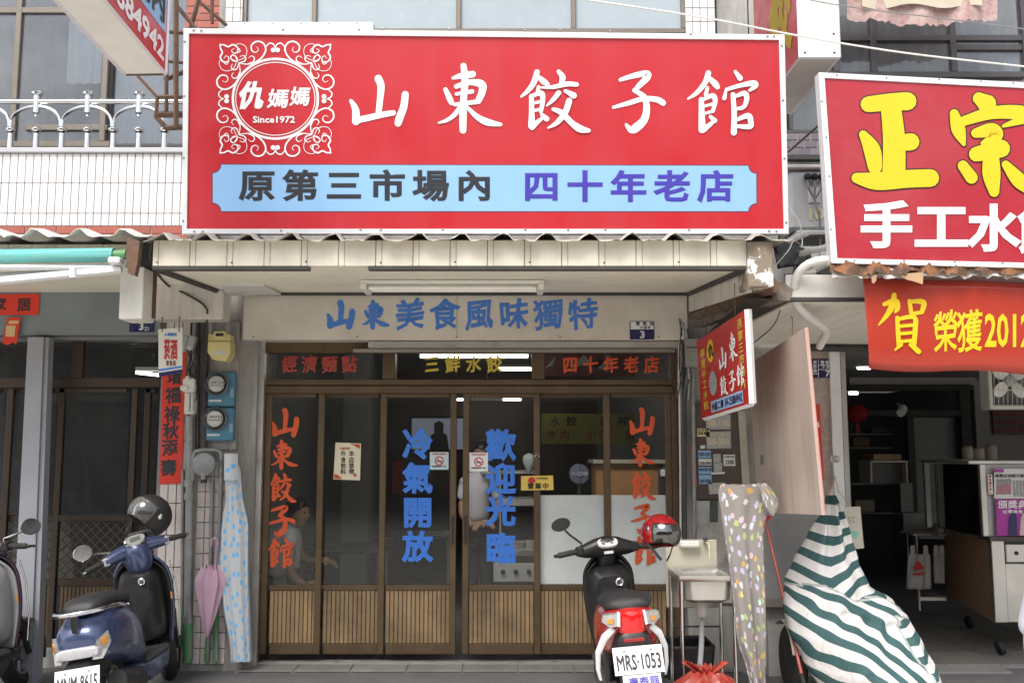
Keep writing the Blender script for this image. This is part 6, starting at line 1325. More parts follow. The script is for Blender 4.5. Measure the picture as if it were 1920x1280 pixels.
def handle(root, M_, cover, style):
    """bar, grips, levers, switch housings and cover in the steered frame M_"""
    def X(mb): mb.v = [tuple(M_ @ Vector(v)) for v in mb.v]; return mb
    if style == 'red':
        hc = ob('handlebar_cover', X(MB().loft([sring(0, .005, .075, .050, 2.2), sring(.02, .006, .085, .055, 2.2)], cap=True)), cover, root)
        rings = []
        for x, zt, zb, yt in ((-.205, .018, -.028, .045), (-.18, .03, -.04, .05), (-.14, .045, -.05, .06), (-.08, .07, -.055, .07), (0, .085, -.06, .075), (.08, .07, -.055, .07), (.14, .045, -.05, .06), (.18, .03, -.04, .05), (.205, .018, -.028, .045)):
            rings.append([(x, yt * math.cos(a) * .9 - (zt - .02) * .25 * math.sin(a), (zt + zb) / 2 + (zt - zb) / 2 * math.sin(a)) for a in [2 * math.pi * i / 16 for i in range(16)]])
        ob('handlebar_shell', X(MB().loft(rings)), cover, root, smooth=60)
        g = MB(); n = 20; ps = []
        for i in range(n): a = 2 * math.pi * i / n; ps.append((.066 * math.copysign(abs(math.cos(a)) ** .8, math.cos(a)), 0, .030 * math.copysign(abs(math.sin(a)) ** .8, math.sin(a)) + (.006 if math.sin(a) > 0 else 0)))
        Mg = Matrix.Translation((0, -.066, .044)) @ Matrix.Rotation(math.radians(-42), 4, 'X')
        g.add([Mg @ Vector(p) for p in ps] + [Mg @ Vector((p[0], .02, p[2])) for p in ps], [tuple(range(n))] + [(i, i + n, (i + 1) % n + n, (i + 1) % n) for i in range(n)])
        ga = ob('gauge', X(g), mat('gauge_white', (.62, .62, .6), .3), root)
        gm_ = MB()
        for x, r_ in ((-.03, .015), (.026, .012)): gm_.lathe([(r_, 0), (r_, .001), (r_ * .82, .001), (r_ * .82, 0)], 16, Mg @ Matrix.Translation((x, -.002, -.004)) @ RX90)
        gm_.box(-.008, .008, -.003, -.001, .008, .016, 0, Mg); ob('gauge_print', X(gm_), mat('gauge_print', (.32, .30, .29), .5), ga)
        ob('switch_label', X(MB().box(-.03, .03, -.073, -.070, -.028, -.010, .001)), mat('pale_sticker', (.5, .52, .52), .6), root)
    else:
        rings = []
        for y, hw, zt, zb in ((-.13, .02, .02, -.10), (-.115, .055, .045, -.13), (-.08, .085, .075, -.16), (-.02, .10, .085, -.17), (.05, .095, .08, -.15), (.11, .07, .05, -.1), (.13, .02, .01, -.05)):
            rings.append(sring(y, (zt + zb) / 2, hw, (zt - zb) / 2, 2.3))
        ob('headset_cover', X(MB().loft(rings)), cover, root, smooth=60)
        ob('headset_cover', X(MB().tube([(-.225, -.03, .0), (-.13, -.02, .015), (0, 0, .02), (.13, -.02, .015), (.225, -.03, .0)], [.034, .048, .06, .048, .034], 14)), cover, root, smooth=60)
        Mg = Matrix.Translation((0, -.085, .082)) @ Matrix.Rotation(math.radians(-28), 4, 'X') @ Matrix.Rotation(math.radians(90), 4, 'X')
        ga = ob('gauge', X(MB().lathe([(.072, -.02), (.076, .004), (.066, .010), (.062, .006), (0, .006)], 28, Mg, sy=.62)), CHROME, root); ob('gauge_face', X(MB().lathe([(.062, .007), (0, .0075)], 24, Mg, sy=.6)), mat('gauge_grey', (.3, .31, .3), .3), ga); ob('display', X(MB().box(-.036, .036, -.015, .015, .0078, .010, 0, Mg)), mat('lcd', (.12, .13, .11), .2), ga)
    gx = .205 if style == 'red' else .235
    for s in (-1, 1):
        ob('grip', X(MB().tube([(s * gx, -.03, .0), (s * (gx + .03), -.034, -.002), (s * (gx + .115), -.05, -.01), (s * (gx + .125), -.052, -.012)], [.017, .019, .019, .014], 12)), BLACKR, root)
        ob('bar_end', X(MB().tube([(s * (gx + .125), -.052, -.012), (s * (gx + .145), -.056, -.014)], .010, 10)), CHROME if style != 'red' else BLACKP, root)
        ob('switch_housing', X(MB().box(s * (gx - .045), s * (gx - .002), -.06, .012, -.028, .030, .008)), mat('silver_plastic', (.5, .5, .52), .35, .4) if style != 'red' else BLACKP, root)
        ob('brake_lever', X(MB().tube([(s * (gx - .02), .03, -.005), (s * (gx + .05), .045, -.012), (s * (gx + .14), .01, -.018)], [.007, .007, .009], 8)), CHROME if style != 'red' else BLACKP, root)
def mirror(root, M_, s, style, x0=.165, out=.11, up=.16):
    def X(mb): mb.v = [tuple(M_ @ Vector(v)) for v in mb.v]; return mb
    mr_ = ob('mirror_stem', X(MB().tube([(s * x0, -.02, .02), (s * x0, -.015, .05), (s * (x0 + out * .55), 0, .05 + up * .45), (s * (x0 + out * .8), 0, .05 + up * .7)], .007, 8)), BLACKP if style == 'red' else CHROME, root)
    Mm = Matrix.Translation((s * (x0 + out), 0, .05 + up)) @ Matrix.Rotation(math.radians(s * 12), 4, 'Z') @ Matrix.Rotation(math.radians(s * 14 if style == 'red' else 0), 4, 'Y') @ RX90
    a, b = (1.0, .66) if style == 'red' else (1.0, .86)
    hd = ob('mirror', X(MB().lathe([(0, -.03), (.04, -.026), (.06, -.012), (.064, .004), (.060, .008)], 24, Mm, sy=b)), BLACKP if style == 'red' else CHROME, root)
    ob('mirror_glass', X(MB().lathe([(.060, .0075), (0, .0078)], 24, Mm, sy=b)), mat('mirror_glass', (.62, .62, .62), .03, 1.0, var=0, rvar=.0), hd)
def scooter(label, loc, yaw, lean, style, body, steer=0, roll=0, gp='parked scooters', plate='', dealer=None, mirrors=(-1,), script=None):
    t = thing('scooter', label, 'scooter', loc, gp, local=True); t.rotation_euler = (0, math.radians(lean), math.radians(yaw))
    blk = BLACKP; TRIM = mat('dark_grey_plastic', (.035, .036, .038), .5, var=.1)
    piv = Vector((0, .80, .90)); hM = Matrix.Translation((0, .76, .965)) @ Matrix.Rotation(math.radians(steer), 4, 'Z') @ Matrix.Rotation(math.radians(roll), 4, 'Y')
    sM = Matrix.Translation((0, 1.17, 0)) @ Matrix.Rotation(math.radians(steer * .8), 4, 'Z') @ Matrix.Translation((0, -1.17, 0))
    wheel(t, 0); wheel(t, 1.17, steer=sM)
    # engine, swing arm, exhaust, stand
    ob('engine', MB().box(-.17, -.05, -.12, .36, .13, .32, .04), mat('engine_grey', (.09, .09, .095), .5, .5, var=.2), t)
    ob('exhaust', MB().tube([(.1, .42, .2), (.13, .25, .18), (.15, .1, .24), (.155, -.25, .30)], [.022, .03, .062, .058], 14), mat('exhaust_black', (.03, .03, .03), .5, .5), t)
    ob('shock_absorber', MB().tube([(-.12, .0, .24), (-.12, -.06, .52)], [.028, .024], 10), blk, t)
    ob('side_stand', MB().tube([(-.12, .42, .22), (-.2, .46, .02)], .011, 8), blk, t)
    ob('fork', MB().tube([sM @ Vector((.075, 1.17, .215)), sM @ Vector((.07, 1.06, .5))], .02, 8).tube([sM @ Vector((-.075, 1.17, .215)), sM @ Vector((-.07, 1.06, .5))], .02, 8), blk, t)
    ob('front_fender', MB().grid(lambda u, v: sM @ Vector((-.075 + .15 * u, 1.17 + .245 * math.cos(-.35 + 2.7 * v), .215 + (.245 - .02 * (2 * u - 1) ** 2) * math.sin(-.35 + 2.7 * v))), 8, 16), body, t, solid=.006, smooth=60)
    # floorboard and under cowl
    ob('floorboard', MB().box(-.16, .16, .34, .80, .265, .32, .025), TRIM, t)
    ob('under_cowl', sloft([(.22, .30, .2, .12), (.4, .3, .14, .165), (.7, .3, .14, .16), (.85, .32, .2, .13)], 3), body if style == 'blue' else TRIM, t)
    # leg shield (outer skin and black inner cover)
    def sh(hwf, yo, topz, botz, bulge):
        def fn(u, v):
            z = botz + (topz - botz) * v; hw = hwf(v); x = (2 * u - 1) * hw; yc = .90 - .10 * v + yo + (.05 * math.sin(v * 2.4)); return (x, yc - bulge * abs(2 * u - 1) ** 2.2 * 1.0, z - .02 * (2 * u - 1) ** 2 * v)
        return fn
    ks = .80 if style == 'red' else 1.0
    hw1 = lambda v: ks * .15 + ks * .055 * math.sin(min(1, v * 1.25) * math.pi * .62) - ks * .09 * (max(0, v - .78) / .22) ** 2
    ob('leg_shield', MB().grid(sh(hw1, .03, .93, .30, .075), 20, 20), body if style != 'red' else blk, t, solid=.018, smooth=60)
    ob('inner_cover', MB().grid(sh(lambda v: hw1(v) * .95, -.012, .90, .31, .05), 20, 20), blk if style != 'grey' else mat('grey_inner_plastic', (.30, .30, .31), .5, var=.06), t, solid=.012, smooth=60)
    ob('inner_box', sloft([(.66, .80, .42, .10), (.70, .84, .36, .135), (.80, .86, .34, .15), (.86, .86, .34, .14)], 4), blk if style != 'grey' else _M['grey_inner_plastic'], t)
    ob('steering_neck', MB().tube([(0, .86, .80), (0, .80, .90), (0, .77, .955)], [.075, .06, .05], 14), blk if style == 'red' else TRIM, t)
    Mk = Matrix.Translation((.055, .655, .76)) @ RX90; ob('ignition_lock', MB().lathe([(.026, -.02), (.026, .012), (.02, .016), (.016, .013), (0, .013)], 18, Mk), CHROME, t)
    Mk = Matrix.Translation((-.07, .648, .62)) @ RX90; ob('bag_hook', MB().lathe([(.03, 0), (.03, .008), (.022, .014), (0, .016)], 20, Mk), CHROME, t)
    # handlebar
    handle(t, hM, blk if style == 'red' else body, style if style != 'grey' else 'red')
    for s in mirrors: mirror(t, hM, s, 'red' if style == 'red' else 'chrome', out=.12 if style == 'red' else .17, up=.13 if style == 'red' else .06)
    for s in (-1, 1):
        a_ = hM @ Vector((s * .17, .03, -.01)); ob('brake_cable', MB().tube([a_, a_ + Vector((-s * .03, .07, .02)), Vector((s * .06, .90, .93)), Vector((s * .04, .90, .80))], .0055, 6), BLACKR, t)
    # body
    if style == 'red':
        ob('tail_body', sloft([(-.37, .745, .69, .06), (-.345, .757, .65, .115), (-.27, .762, .58, .152), (-.12, .755, .48, .165), (.1, .74, .40, .17), (.28, .73, .34, .165), (.38, .68, .32, .13)], 2.8, 30), body, t, smooth=60)
        ob('seat', sloft([(-.31, .785, .745, .075), (-.28, .81, .735, .118), (-.15, .825, .72, .148), (.02, .80, .715, .148), (.16, .77, .71, .13), (.32, .77, .70, .105), (.40, .745, .70, .07)], 2.4, 28), mat('seat_vinyl', (.02, .02, .021), .5, var=.1, bump=.3, bscale=300), t, smooth=60)
        ob('tail_lamp', sloft([(-.395, .672, .60, .018), (-.385, .69, .565, .055), (-.36, .70, .55, .072), (-.30, .70, .54, .075)], 3.2, 24), mat('red_lens', (.55, .012, .012), .1, var=.12, scale=70, coat=.6), t)
        for s in (-1, 1):
            def ind(pts, yo, nm, m_, par=t): return ob(nm, MB().loft([[(s * x, y + yo, z) for x, y, z in pts], [(s * x, y + .05, z) for x, y, z in pts]]), m_, par, smooth=30)
            il = ind([(.074, -.383, .688), (.150, -.335, .672), (.158, -.322, .640), (.118, -.36, .612), (.080, -.385, .622)], -.006, 'indicator', GLW)
            ind([(.100, -.372, .660), (.134, -.347, .655), (.130, -.350, .634), (.100, -.372, .632)], -.011, 'bulb', AMB, il)
            ind([(.062, -.389, .690), (.074, -.383, .688), (.080, -.385, .622), (.068, -.39, .618)], -.008, 'lamp_trim', WHITE)
            ob('side_trim', MB().tube([(s * .10, -.345, .605), (s * .15, -.30, .55), (s * .185, -.22, .46), (s * .19, -.17, .36), (s * .18, -.15, .30)], [.018, .022, .02, .017, .012], 10, sx=.5), WHITE, t, smooth=60)
        ob('rear_fender', sloft([(-.405, .555, .44, .06), (-.385, .585, .43, .085), (-.30, .60, .40, .10), (-.15, .60, .38, .11)], 3), blk, t)
        ob('reflector', MB().box(-.055, .055, -.408, -.385, .535, .556, .004), mat('red_reflector', (.28, .02, .02), .25), t)
        number_plate(t, Matrix.Translation((0.005, -.455, .515)) @ Matrix.Rotation(math.radians(-22), 4, 'X'), plate, dealer=dealer, dealer2='588-7160')
        for o_ in t.children:
            if o_.name.split('.')[0] in ('tail_lamp', 'indicator', 'lamp_trim', 'side_trim', 'rear_fender', 'reflector'): o_.location.z = .06
        ob('mud_flap', MB().grid(lambda u, v: (-.09 + .18 * u, -.32 - .07 * v, .46 - .27 * v), 4, 6), blk, t, solid=.006)
    else:
        ob('document_paper', MB().box(-.02, .10, .60, .604, .80, .87, 0, Matrix.Rotation(math.radians(6), 4, 'Y')), WHITE, t) if style == 'grey' else None
        ob('tail_body', sloft([(-.40, .60, .53, .07), (-.385, .635, .48, .115), (-.33, .675, .43, .15), (-.2, .72, .40, .175), (0, .735, .36, .185), (.18, .70, .32, .18), (.32, .56, .28, .15), (.40, .42, .26, .12)], 2.7, 30), body, t, smooth=60)
        ob('seat', sloft([(-.33, .745, .70, .06), (-.30, .78, .70, .10), (-.18, .80, .71, .138), (0, .80, .70, .145), (.15, .775, .69, .13), (.28, .755, .67, .10), (.34, .72, .66, .07)], 2.4, 28), mat('seat_vinyl', (.02, .02, .021), .5), t, smooth=60)
        ob('grab_rail', MB().tube([(-.15, .02, .69), (-.165, -.12, .715), (-.155, -.30, .725), (-.11, -.385, .725), (0, -.41, .725), (.11, -.385, .725), (.155, -.30, .725), (.165, -.12, .715), (.15, .02, .69)], .014, 10), CHROME, t, smooth=60)
        ob('rail_bracket', MB().loft([[(-.025, -.40, .715), (.025, -.40, .715), (.025, -.36, .72), (-.025, -.36, .72)], [(-.016, -.412, .62), (.016, -.412, .62), (.016, -.37, .62), (-.016, -.37, .62)]]), CHROME, t)
        ob('tail_lamp', sloft([(-.425, .525, .50, .10), (-.415, .535, .475, .125), (-.36, .54, .47, .14)], 4, 24), mat('clear_tail_lens', (.42, .42, .45), .12, var=.2, scale=50, coat=.4), t)
        for s in (-1, 1):
            il = ob('indicator', MB().loft([[(s * x, y, z) for x, y, z in ((.09, -.425, .46), (.12, -.415, .56), (.165, -.34, .60), (.172, -.33, .53), (.14, -.395, .455))], [(s * x, y + .06, z) for x, y, z in ((.08, -.38, .46), (.10, -.38, .55), (.14, -.31, .59), (.15, -.3, .53), (.12, -.36, .455))]]), GLW, t, smooth=30)
            ob('bulb', MB().loft([[(s * x, y, z) for x, y, z in ((.142, -.392, .56), (.162, -.355, .578), (.165, -.35, .535), (.145, -.392, .525))], [(s * (x - .02), y + .03, z) for x, y, z in ((.142, -.392, .56), (.162, -.355, .578), (.165, -.35, .535), (.145, -.392, .525))]]), AMB, il)
        ob('rear_fender', sloft([(-.42, .44, .36, .07), (-.36, .47, .34, .10), (-.2, .48, .32, .11)], 3), blk, t)
        number_plate(t, Matrix.Translation((0, -.45, .36)) @ Matrix.Rotation(math.radians(-18), 4, 'X'), plate)
        ob('side_reflector', MB().box(.196, .206, .80, .815, .60, .65, .003), AMB, t)
        ob('front_trim', MB().tube([(.2, .86, .86), (.213, .90, .72), (.21, .93, .5), (.18, .95, .33)], .006, 8), CHROME, t)
        if script:
            v, f = glyph(script, .02); a, b, c, d = bb(v)
            m_ = MB().add([(.187 + .0 * p[2] - .001 * abs((p[1] - c) / (d - c) - .5), -.16 + .17 * (p[0] - a) / (b - a) + .02 * (p[1] - c) / (d - c), .43 + .035 * (p[1] - c) / (d - c) + .02 * (p[0] - a) / (b - a)) for p in v], f); ob('script_badge', m_, CHROME, t)
    return t
PB = mat('blue_metallic_paint', (.045, .066, .15), .3, .35, var=.08, coat=.6, dirt=(.2, .19, .18), dirt_amt=.12, dirt_scale=6)
PR = mat('red_scooter_paint', (.38, .008, .012), .28, .1, var=.08, coat=.6, dirt=(.3, .1, .09), dirt_amt=.15, dirt_scale=6)
PG = mat('plum_scooter_paint', (.06, .03, .06), .3, .3, var=.05, coat=.6)
scooter('red and black scooter seen from behind, parked at the right door', (.70, 5.62, 0), 0, -5, 'red', PR, steer=6, plate='MRS·1053', dealer='廣泰興')
bs_ = scooter('dark blue scooter with chrome grab rail parked in front of the left house', (-2.345, 5.85, 0), 3, -9, 'blue', PB, steer=32, roll=-10, plate='MNM-8615', script='Many'); bs_.scale = (.93, .95, .97)
scooter('grey and plum scooter cut off by the left edge of the picture', (-3.36, 5.60, 0), 0, -6, 'grey', PG, steer=0, plate='', mirrors=(1,))
# ---- helmets
def helmet(label, loc, rot, shell, visor, r=.135, peak=False):
    t = thing('helmet', label, 'helmet', loc, local=True); t.rotation_euler = [math.radians(a) for a in rot]   # local: face towards -y
    m_ = MB(); nu, nv = 40, 22; V = {}
    def pt(i, j):
        th = 2 * math.pi * i / nu; ph = math.pi * (.70 * j / nv)      # from the crown down to below the ear
        x, y, z = math.sin(ph) * math.sin(th), -math.cos(th) * math.sin(ph), math.cos(ph)
        return (x * r * .95, y * r * 1.12 + .0, z * r * 1.02)
    vs = [pt(i, j) for j in range(nv + 1) for i in range(nu)]; fs = []
    for j in range(nv):
        for i in range(nu):
            th = 2 * math.pi * (i + .5) / nu; th = th - 2 * math.pi if th > math.pi else th; ph = .70 * (j + .5) / nv
            if abs(th) < .95 and ph > .40: continue
            fs.append((j * nu + i, j * nu + (i + 1) % nu, (j + 1) * nu + (i + 1) % nu, (j + 1) * nu + i))
    ob('shell', m_.add(vs, fs), shell, t, solid=.012, smooth=70)
    ob('liner', MB().add([(x * .93, y * .93, z * .93 - .004) for x, y, z in vs], fs), mat('helmet_liner', (.03, .03, .03), .9), t, smooth=70)
    ob('visor', MB().grid(lambda u, v: (lambda th, ph: (math.sin(ph) * math.sin(th) * r * 1.05, -math.cos(th) * math.sin(ph) * r * 1.24, math.cos(ph) * r * 1.06))((u - .5) * 2.3, math.pi * (.36 + .34 * v)), 20, 10), visor, t, solid=.003, smooth=70)
    for s in (-1, 1):
        ob('pivot', MB().lathe([(.018, 0), (.018, .006), (.011, .010), (0, .010)], 16, Matrix.Translation((s * r * .95, -.02, .02)) @ Matrix.Rotation(math.radians(90 * s), 4, 'Y')), CHROME, t)
        ob('strap', MB().tube([(s * r * .85, .0, -r * .6), (s * .05, -.03, -r * 1.15), (s * .02, -.04, -r * 1.45)], .009, 6, sx=.3), BLACKR, t)
    return t
SMOK = glass('smoked_visor', tint=(.30, .30, .31), dust=.03, ior=1.6)
SMK2 = glass('mirror_visor', tint=(.32, .33, .26), dust=.02, ior=2.2)
helmet('glossy red open face helmet hanging on the red scooter handlebar', P(1238, 1000, 5.98), (-8, 8, 28), mat('candy_red', (.34, .006, .012), .2, .3, var=.06, coat=.8, rvar=.05), SMK2, r=.112)
helmet('matt black open face helmet with clear visor hanging on the blue scooter', P(282, 966, 6.05), (-38, 14, -38), mat('matt_black', (.012, .012, .013), .6), CLEAR, r=.118)
# ================================================================ inside the shop
TUBE = emit('tube_light', (1, 1, .95), 3.0)
def striplamp(label, px0, px1, py, Y, py1=None):
    a, b = P(px0, py, Y), P(px1, py1 or py, Y); t = thing('fluorescent_lamp', label, 'lamp', (a + b) / 2)
    ob('tube', MB().tube([a, b], .017, 10), TUBE, t); ob('reflector', MB().box(a.x - .02, b.x + .02, Y - .05, Y + .05, a.z + .022, a.z + .05, .004), _M['lamp_white'], t)
    ob('stem', MB().tube([((a.x + b.x) / 2, Y, a.z + .05), ((a.x + b.x) / 2, Y, 2.98)], .006, 6), _M['lamp_white'], t)
striplamp('long lit tube lamp seen through the middle transom', 788, 990, 668, 10.0)
striplamp('lit tube lamp on the right in the middle transom below the first', 935, 1060, 692, 11.6)
striplamp('lit tube lamp deep in the shop seen in the door gap', 825, 890, 734, 15.5)
striplamp('lowest lit tube lamp at the back of the shop', 850, 977, 749, 16.6)
def pbox(name, x0, y0, x1, y1, Y, d, m_, par, b=.004): r = R(x0, y0, x1, y1, Y); return ob(name, MB().box(r[0], r[1], Y, Y + d, r[2], r[3], b), m_, par)
# tables and stools
TBL = mat('dark_table', (.05, .045, .042), .35, var=.1)
for lab, x0, x1, Y in (('dark dining table by the left window inside the shop', 560, 720, 8.3), ('dark dining table behind the middle doors', 700, 850, 9.6)):
    t = thing('dining_table', lab, 'table', P((x0 + x1) / 2, 1200, Y)); a, b = P(x0, 1000, Y).x, P(x1, 1000, Y).x
    ob('table_top', MB().box(a, b, Y, Y + .6, .72, .755, .008), TBL, t)
    for xx in (a + .05, b - .05):
        for yy in (Y + .05, Y + .55): ob('leg', MB().tube([(xx, yy, .72), (xx, yy, .03)], .018, 8), STEEL, t)
# wall things on the left of the room
t = thing('red_wall_strip', 'dim red paper strip on the wall inside the left glass door', 'paper', P(745, 960, 11)); pbox('paper', 735, 865, 755, 925, 11.0, .01, mat('dim_red', (.3, .03, .03), .6), t)
t = thing('television', 'small television showing a newscast high inside the middle door', 'television', P(820, 830, 12.0)); pbox('case', 768, 780, 872, 846, 12.0, .3, BLACKP, t, .01)
sc_ = pbox('screen', 772, 784, 868, 842, 11.995, .004, emit('screen_glow', (.20, .24, .34), .12), t, .0); ob('figure', MB().slab(YP(11.995), [(806, 842), (808, 815), (814, 812), (814, 793), (824, 788), (832, 794), (831, 811), (838, 815), (842, 842)], .004, .002), mat('screen_dark', (.03, .025, .04), .4), sc_, smooth=0)
t = thing('pillar', 'pale square pillar in the room behind the left doors', 'pillar', P(655, 1180, 11)); pbox('shaft', 640, 660, 690, 1180, 11.0, .3, _M['room_wall_paint'], t)
# yellow menu board
t = thing('menu_board', 'wide dim yellow menu board on the wall behind the right doors', 'menu board', P(1100, 835, 12)); pbox('board', 1015, 775, 1225, 832, 12.0, .03, mat('menu_yellow', (.34, .30, .06), .6), t)
ob('lettering', row('水餃 酸辣湯', (1040, 790), (1200, 790), 18, 18, YP(12.0), bold=.01), DARKV, t); ob('lettering', row('牛肉 小菜 蛋花', (1035, 815), (1205, 815), 17, 17, YP(12.0), bold=.01), mat('dim_red', (.3, .03, .03), .6), t)
t = thing('wall_art', 'maroon wall panel with white cut shapes behind the right transom', 'wall panel', P(1130, 705, 10)); pbox('panel', 1000, 640, 1190, 705, 10.6, .03, mat('maroon_wall', (.2, .06, .07), .7), t); ob('white_shape', MB().slab(YP(10.6), [(1022, 690), (1042, 668), (1036, 685)], .004, .002).slab(YP(10.6), [(1060, 695), (1095, 665), (1120, 690), (1135, 664), (1150, 668), (1140, 698), (1100, 680)], .004, .002), mat('pale_card', (.5, .5, .52), .6), t, smooth=0)
# wooden counter right
t = thing('wooden_counter', 'orange brown wooden counter standing inside the right doors', 'counter', P(1180, 1080, 8.6)); WD = mat('orange_wood', (.36, .18, .07), .5, var=.15, scale=9)
pbox('body', 1118, 868, 1245, 1080, 8.6, .5, WD, t); pbox('top', 1112, 862, 1250, 869, 8.55, .6, mat('pale_top', (.4, .36, .3), .4), t); pbox('dark_side', 1236, 872, 1258, 1080, 8.58, .5, DSTRIP, t)
t = thing('wall_socket', 'white socket adaptor on the end of the wooden counter', 'socket', P(1244, 890, 8.5)); pbox('case', 1239, 880, 1248, 893, 8.56, .03, WHITE, t)
t = thing('electric_fan', 'blue grey desk fan beside the wooden counter', 'fan', P(1086, 930, 9.0)); q = P(1086, 888, 9.0)
ob('guard', MB().lathe([(0, .05), (.05, .05), (.09, .04), (.095, 0), (.08, -.03), (0, -.04)], 24, Matrix.Translation(q) @ RX90), mat('fan_blue', (.16, .18, .24), .4), t); ob('neck', MB().tube([q, q - Vector((0, 0, .3))], .015, 8), DSTRIP, t); ob('hub', MB().lathe([(.03, .05), (.025, .065), (0, .066)], 14, Matrix.Translation(q) @ RX90), mat('fan_hub', (.3, .32, .4), .4), t)
for k in range(4): a = k * 1.571; ob('blade', MB().tube([q + Vector((.02 * math.cos(a), -.052, .02 * math.sin(a))), q + Vector((.075 * math.cos(a), -.054, .075 * math.sin(a)))], [.012, .022], 6, sx=.2), _M['fan_hub'], t)
# stainless food cabinet with plates behind the right middle door
t = thing('food_cabinet', 'stainless food cabinet with shelves seen behind the right middle door', 'cabinet', P(960, 1090, 8.8))
for y0, y1, nm in ((883, 888, 'shelf'), (935, 948, 'shelf'), (1030, 1042, 'shelf')): pbox(nm, 900 if y0 < 900 else 935, y0, 1012, y1, 8.8, .45, STEEL, t)
pbox('front_panel', 925, 1056, 1012, 1090, 8.8, .45, mat('white_enamel', (.55, .55, .53), .4), t)
for x in (943, 967, 992): q = P(x, 1071, 8.8); ob('knob', MB().lathe([(.022, 0), (.02, .02), (.012, .024), (0, .024)], 14, Matrix.Translation(q) @ RX90), BLACKP, t)
pbox('post', 936, 885, 940, 1060, 8.8, .03, STEEL, t); pbox('post', 1008, 885, 1012, 1060, 8.8, .03, STEEL, t)
CER = mat('ceramic', (.6, .6, .58), .3)
for lab, x, n in (('left stack of white plates in the steel cabinet', 972, 9), ('right stack of white plates in the steel cabinet', 996, 10)):
    t = thing('plate_stack', lab, 'plates', P(x, 1029, 8.95)); q = P(x, 1029, 8.95)
    for k in range(n): ob('plate', MB().lathe([(.03, 0), (.055, .004), (.062, .010), (.058, .010)], 18, Matrix.Translation(q + Vector((0, 0, .0075 * k)))), CER, t)
t = thing('wall_basket', 'pale air vent grille near the ceiling lamp inside', 'vent', P(910, 752, 12)); pbox('frame', 880, 742, 943, 752, 12.0, .05, mat('pale_vent', (.5, .5, .42), .5), t)
for k in range(7): pbox('bar', 884 + k * 9, 742, 887 + k * 9, 750, 11.98, .02, _M['lamp_white'], t, .001)
t = thing('cloth_bundle', 'white and blue cloth bundle hung in the steel cabinet', 'cloth', P(992, 880, 8.7)); q = P(992, 862, 8.7); ob('cloth', MB().lathe([(.01, .06), (.05, .04), (.06, 0), (.045, -.05), (.02, -.1), (.01, -.12)], 14, Matrix.Translation(q)), mat('pale_rag', (.45, .5, .5), .8, bump=.5, bscale=30), t, smooth=60)
# ================================================================ people
SKIN = mat('skin', (.40, .235, .16), .55, var=.12, scale=18, bump=.15, bscale=160); HAIR = mat('black_hair', (.012, .010, .009), .4, var=.2); TEE = mat('white_tee', (.62, .62, .66), .8, var=.05, bump=.3, bscale=14)
JEAN = mat('dark_trousers', (.022, .024, .034), .8)
def skin(name, J, E_, m_, parent, lvl=2):
    me = bpy.data.meshes.new(name); me.from_pydata([Vector(j[:3]) for j in J], E_, []); o = bpy.data.objects.new(name, me); link(o, parent)
    d = o.modifiers.new('skin', 'SKIN'); d.use_smooth_shade = True
    for i, j in enumerate(J): me.skin_vertices[0].data[i].radius = (j[3], j[4] if len(j) > 4 else j[3])
    me.skin_vertices[0].data[0].use_root = True
    s = o.modifiers.new('sub', 'SUBSURF'); s.levels = lvl; s.render_levels = lvl; me.materials.append(m_)
    return o
def chain(n, a=0): return [(a + i, a + i + 1) for i in range(n - 1)]
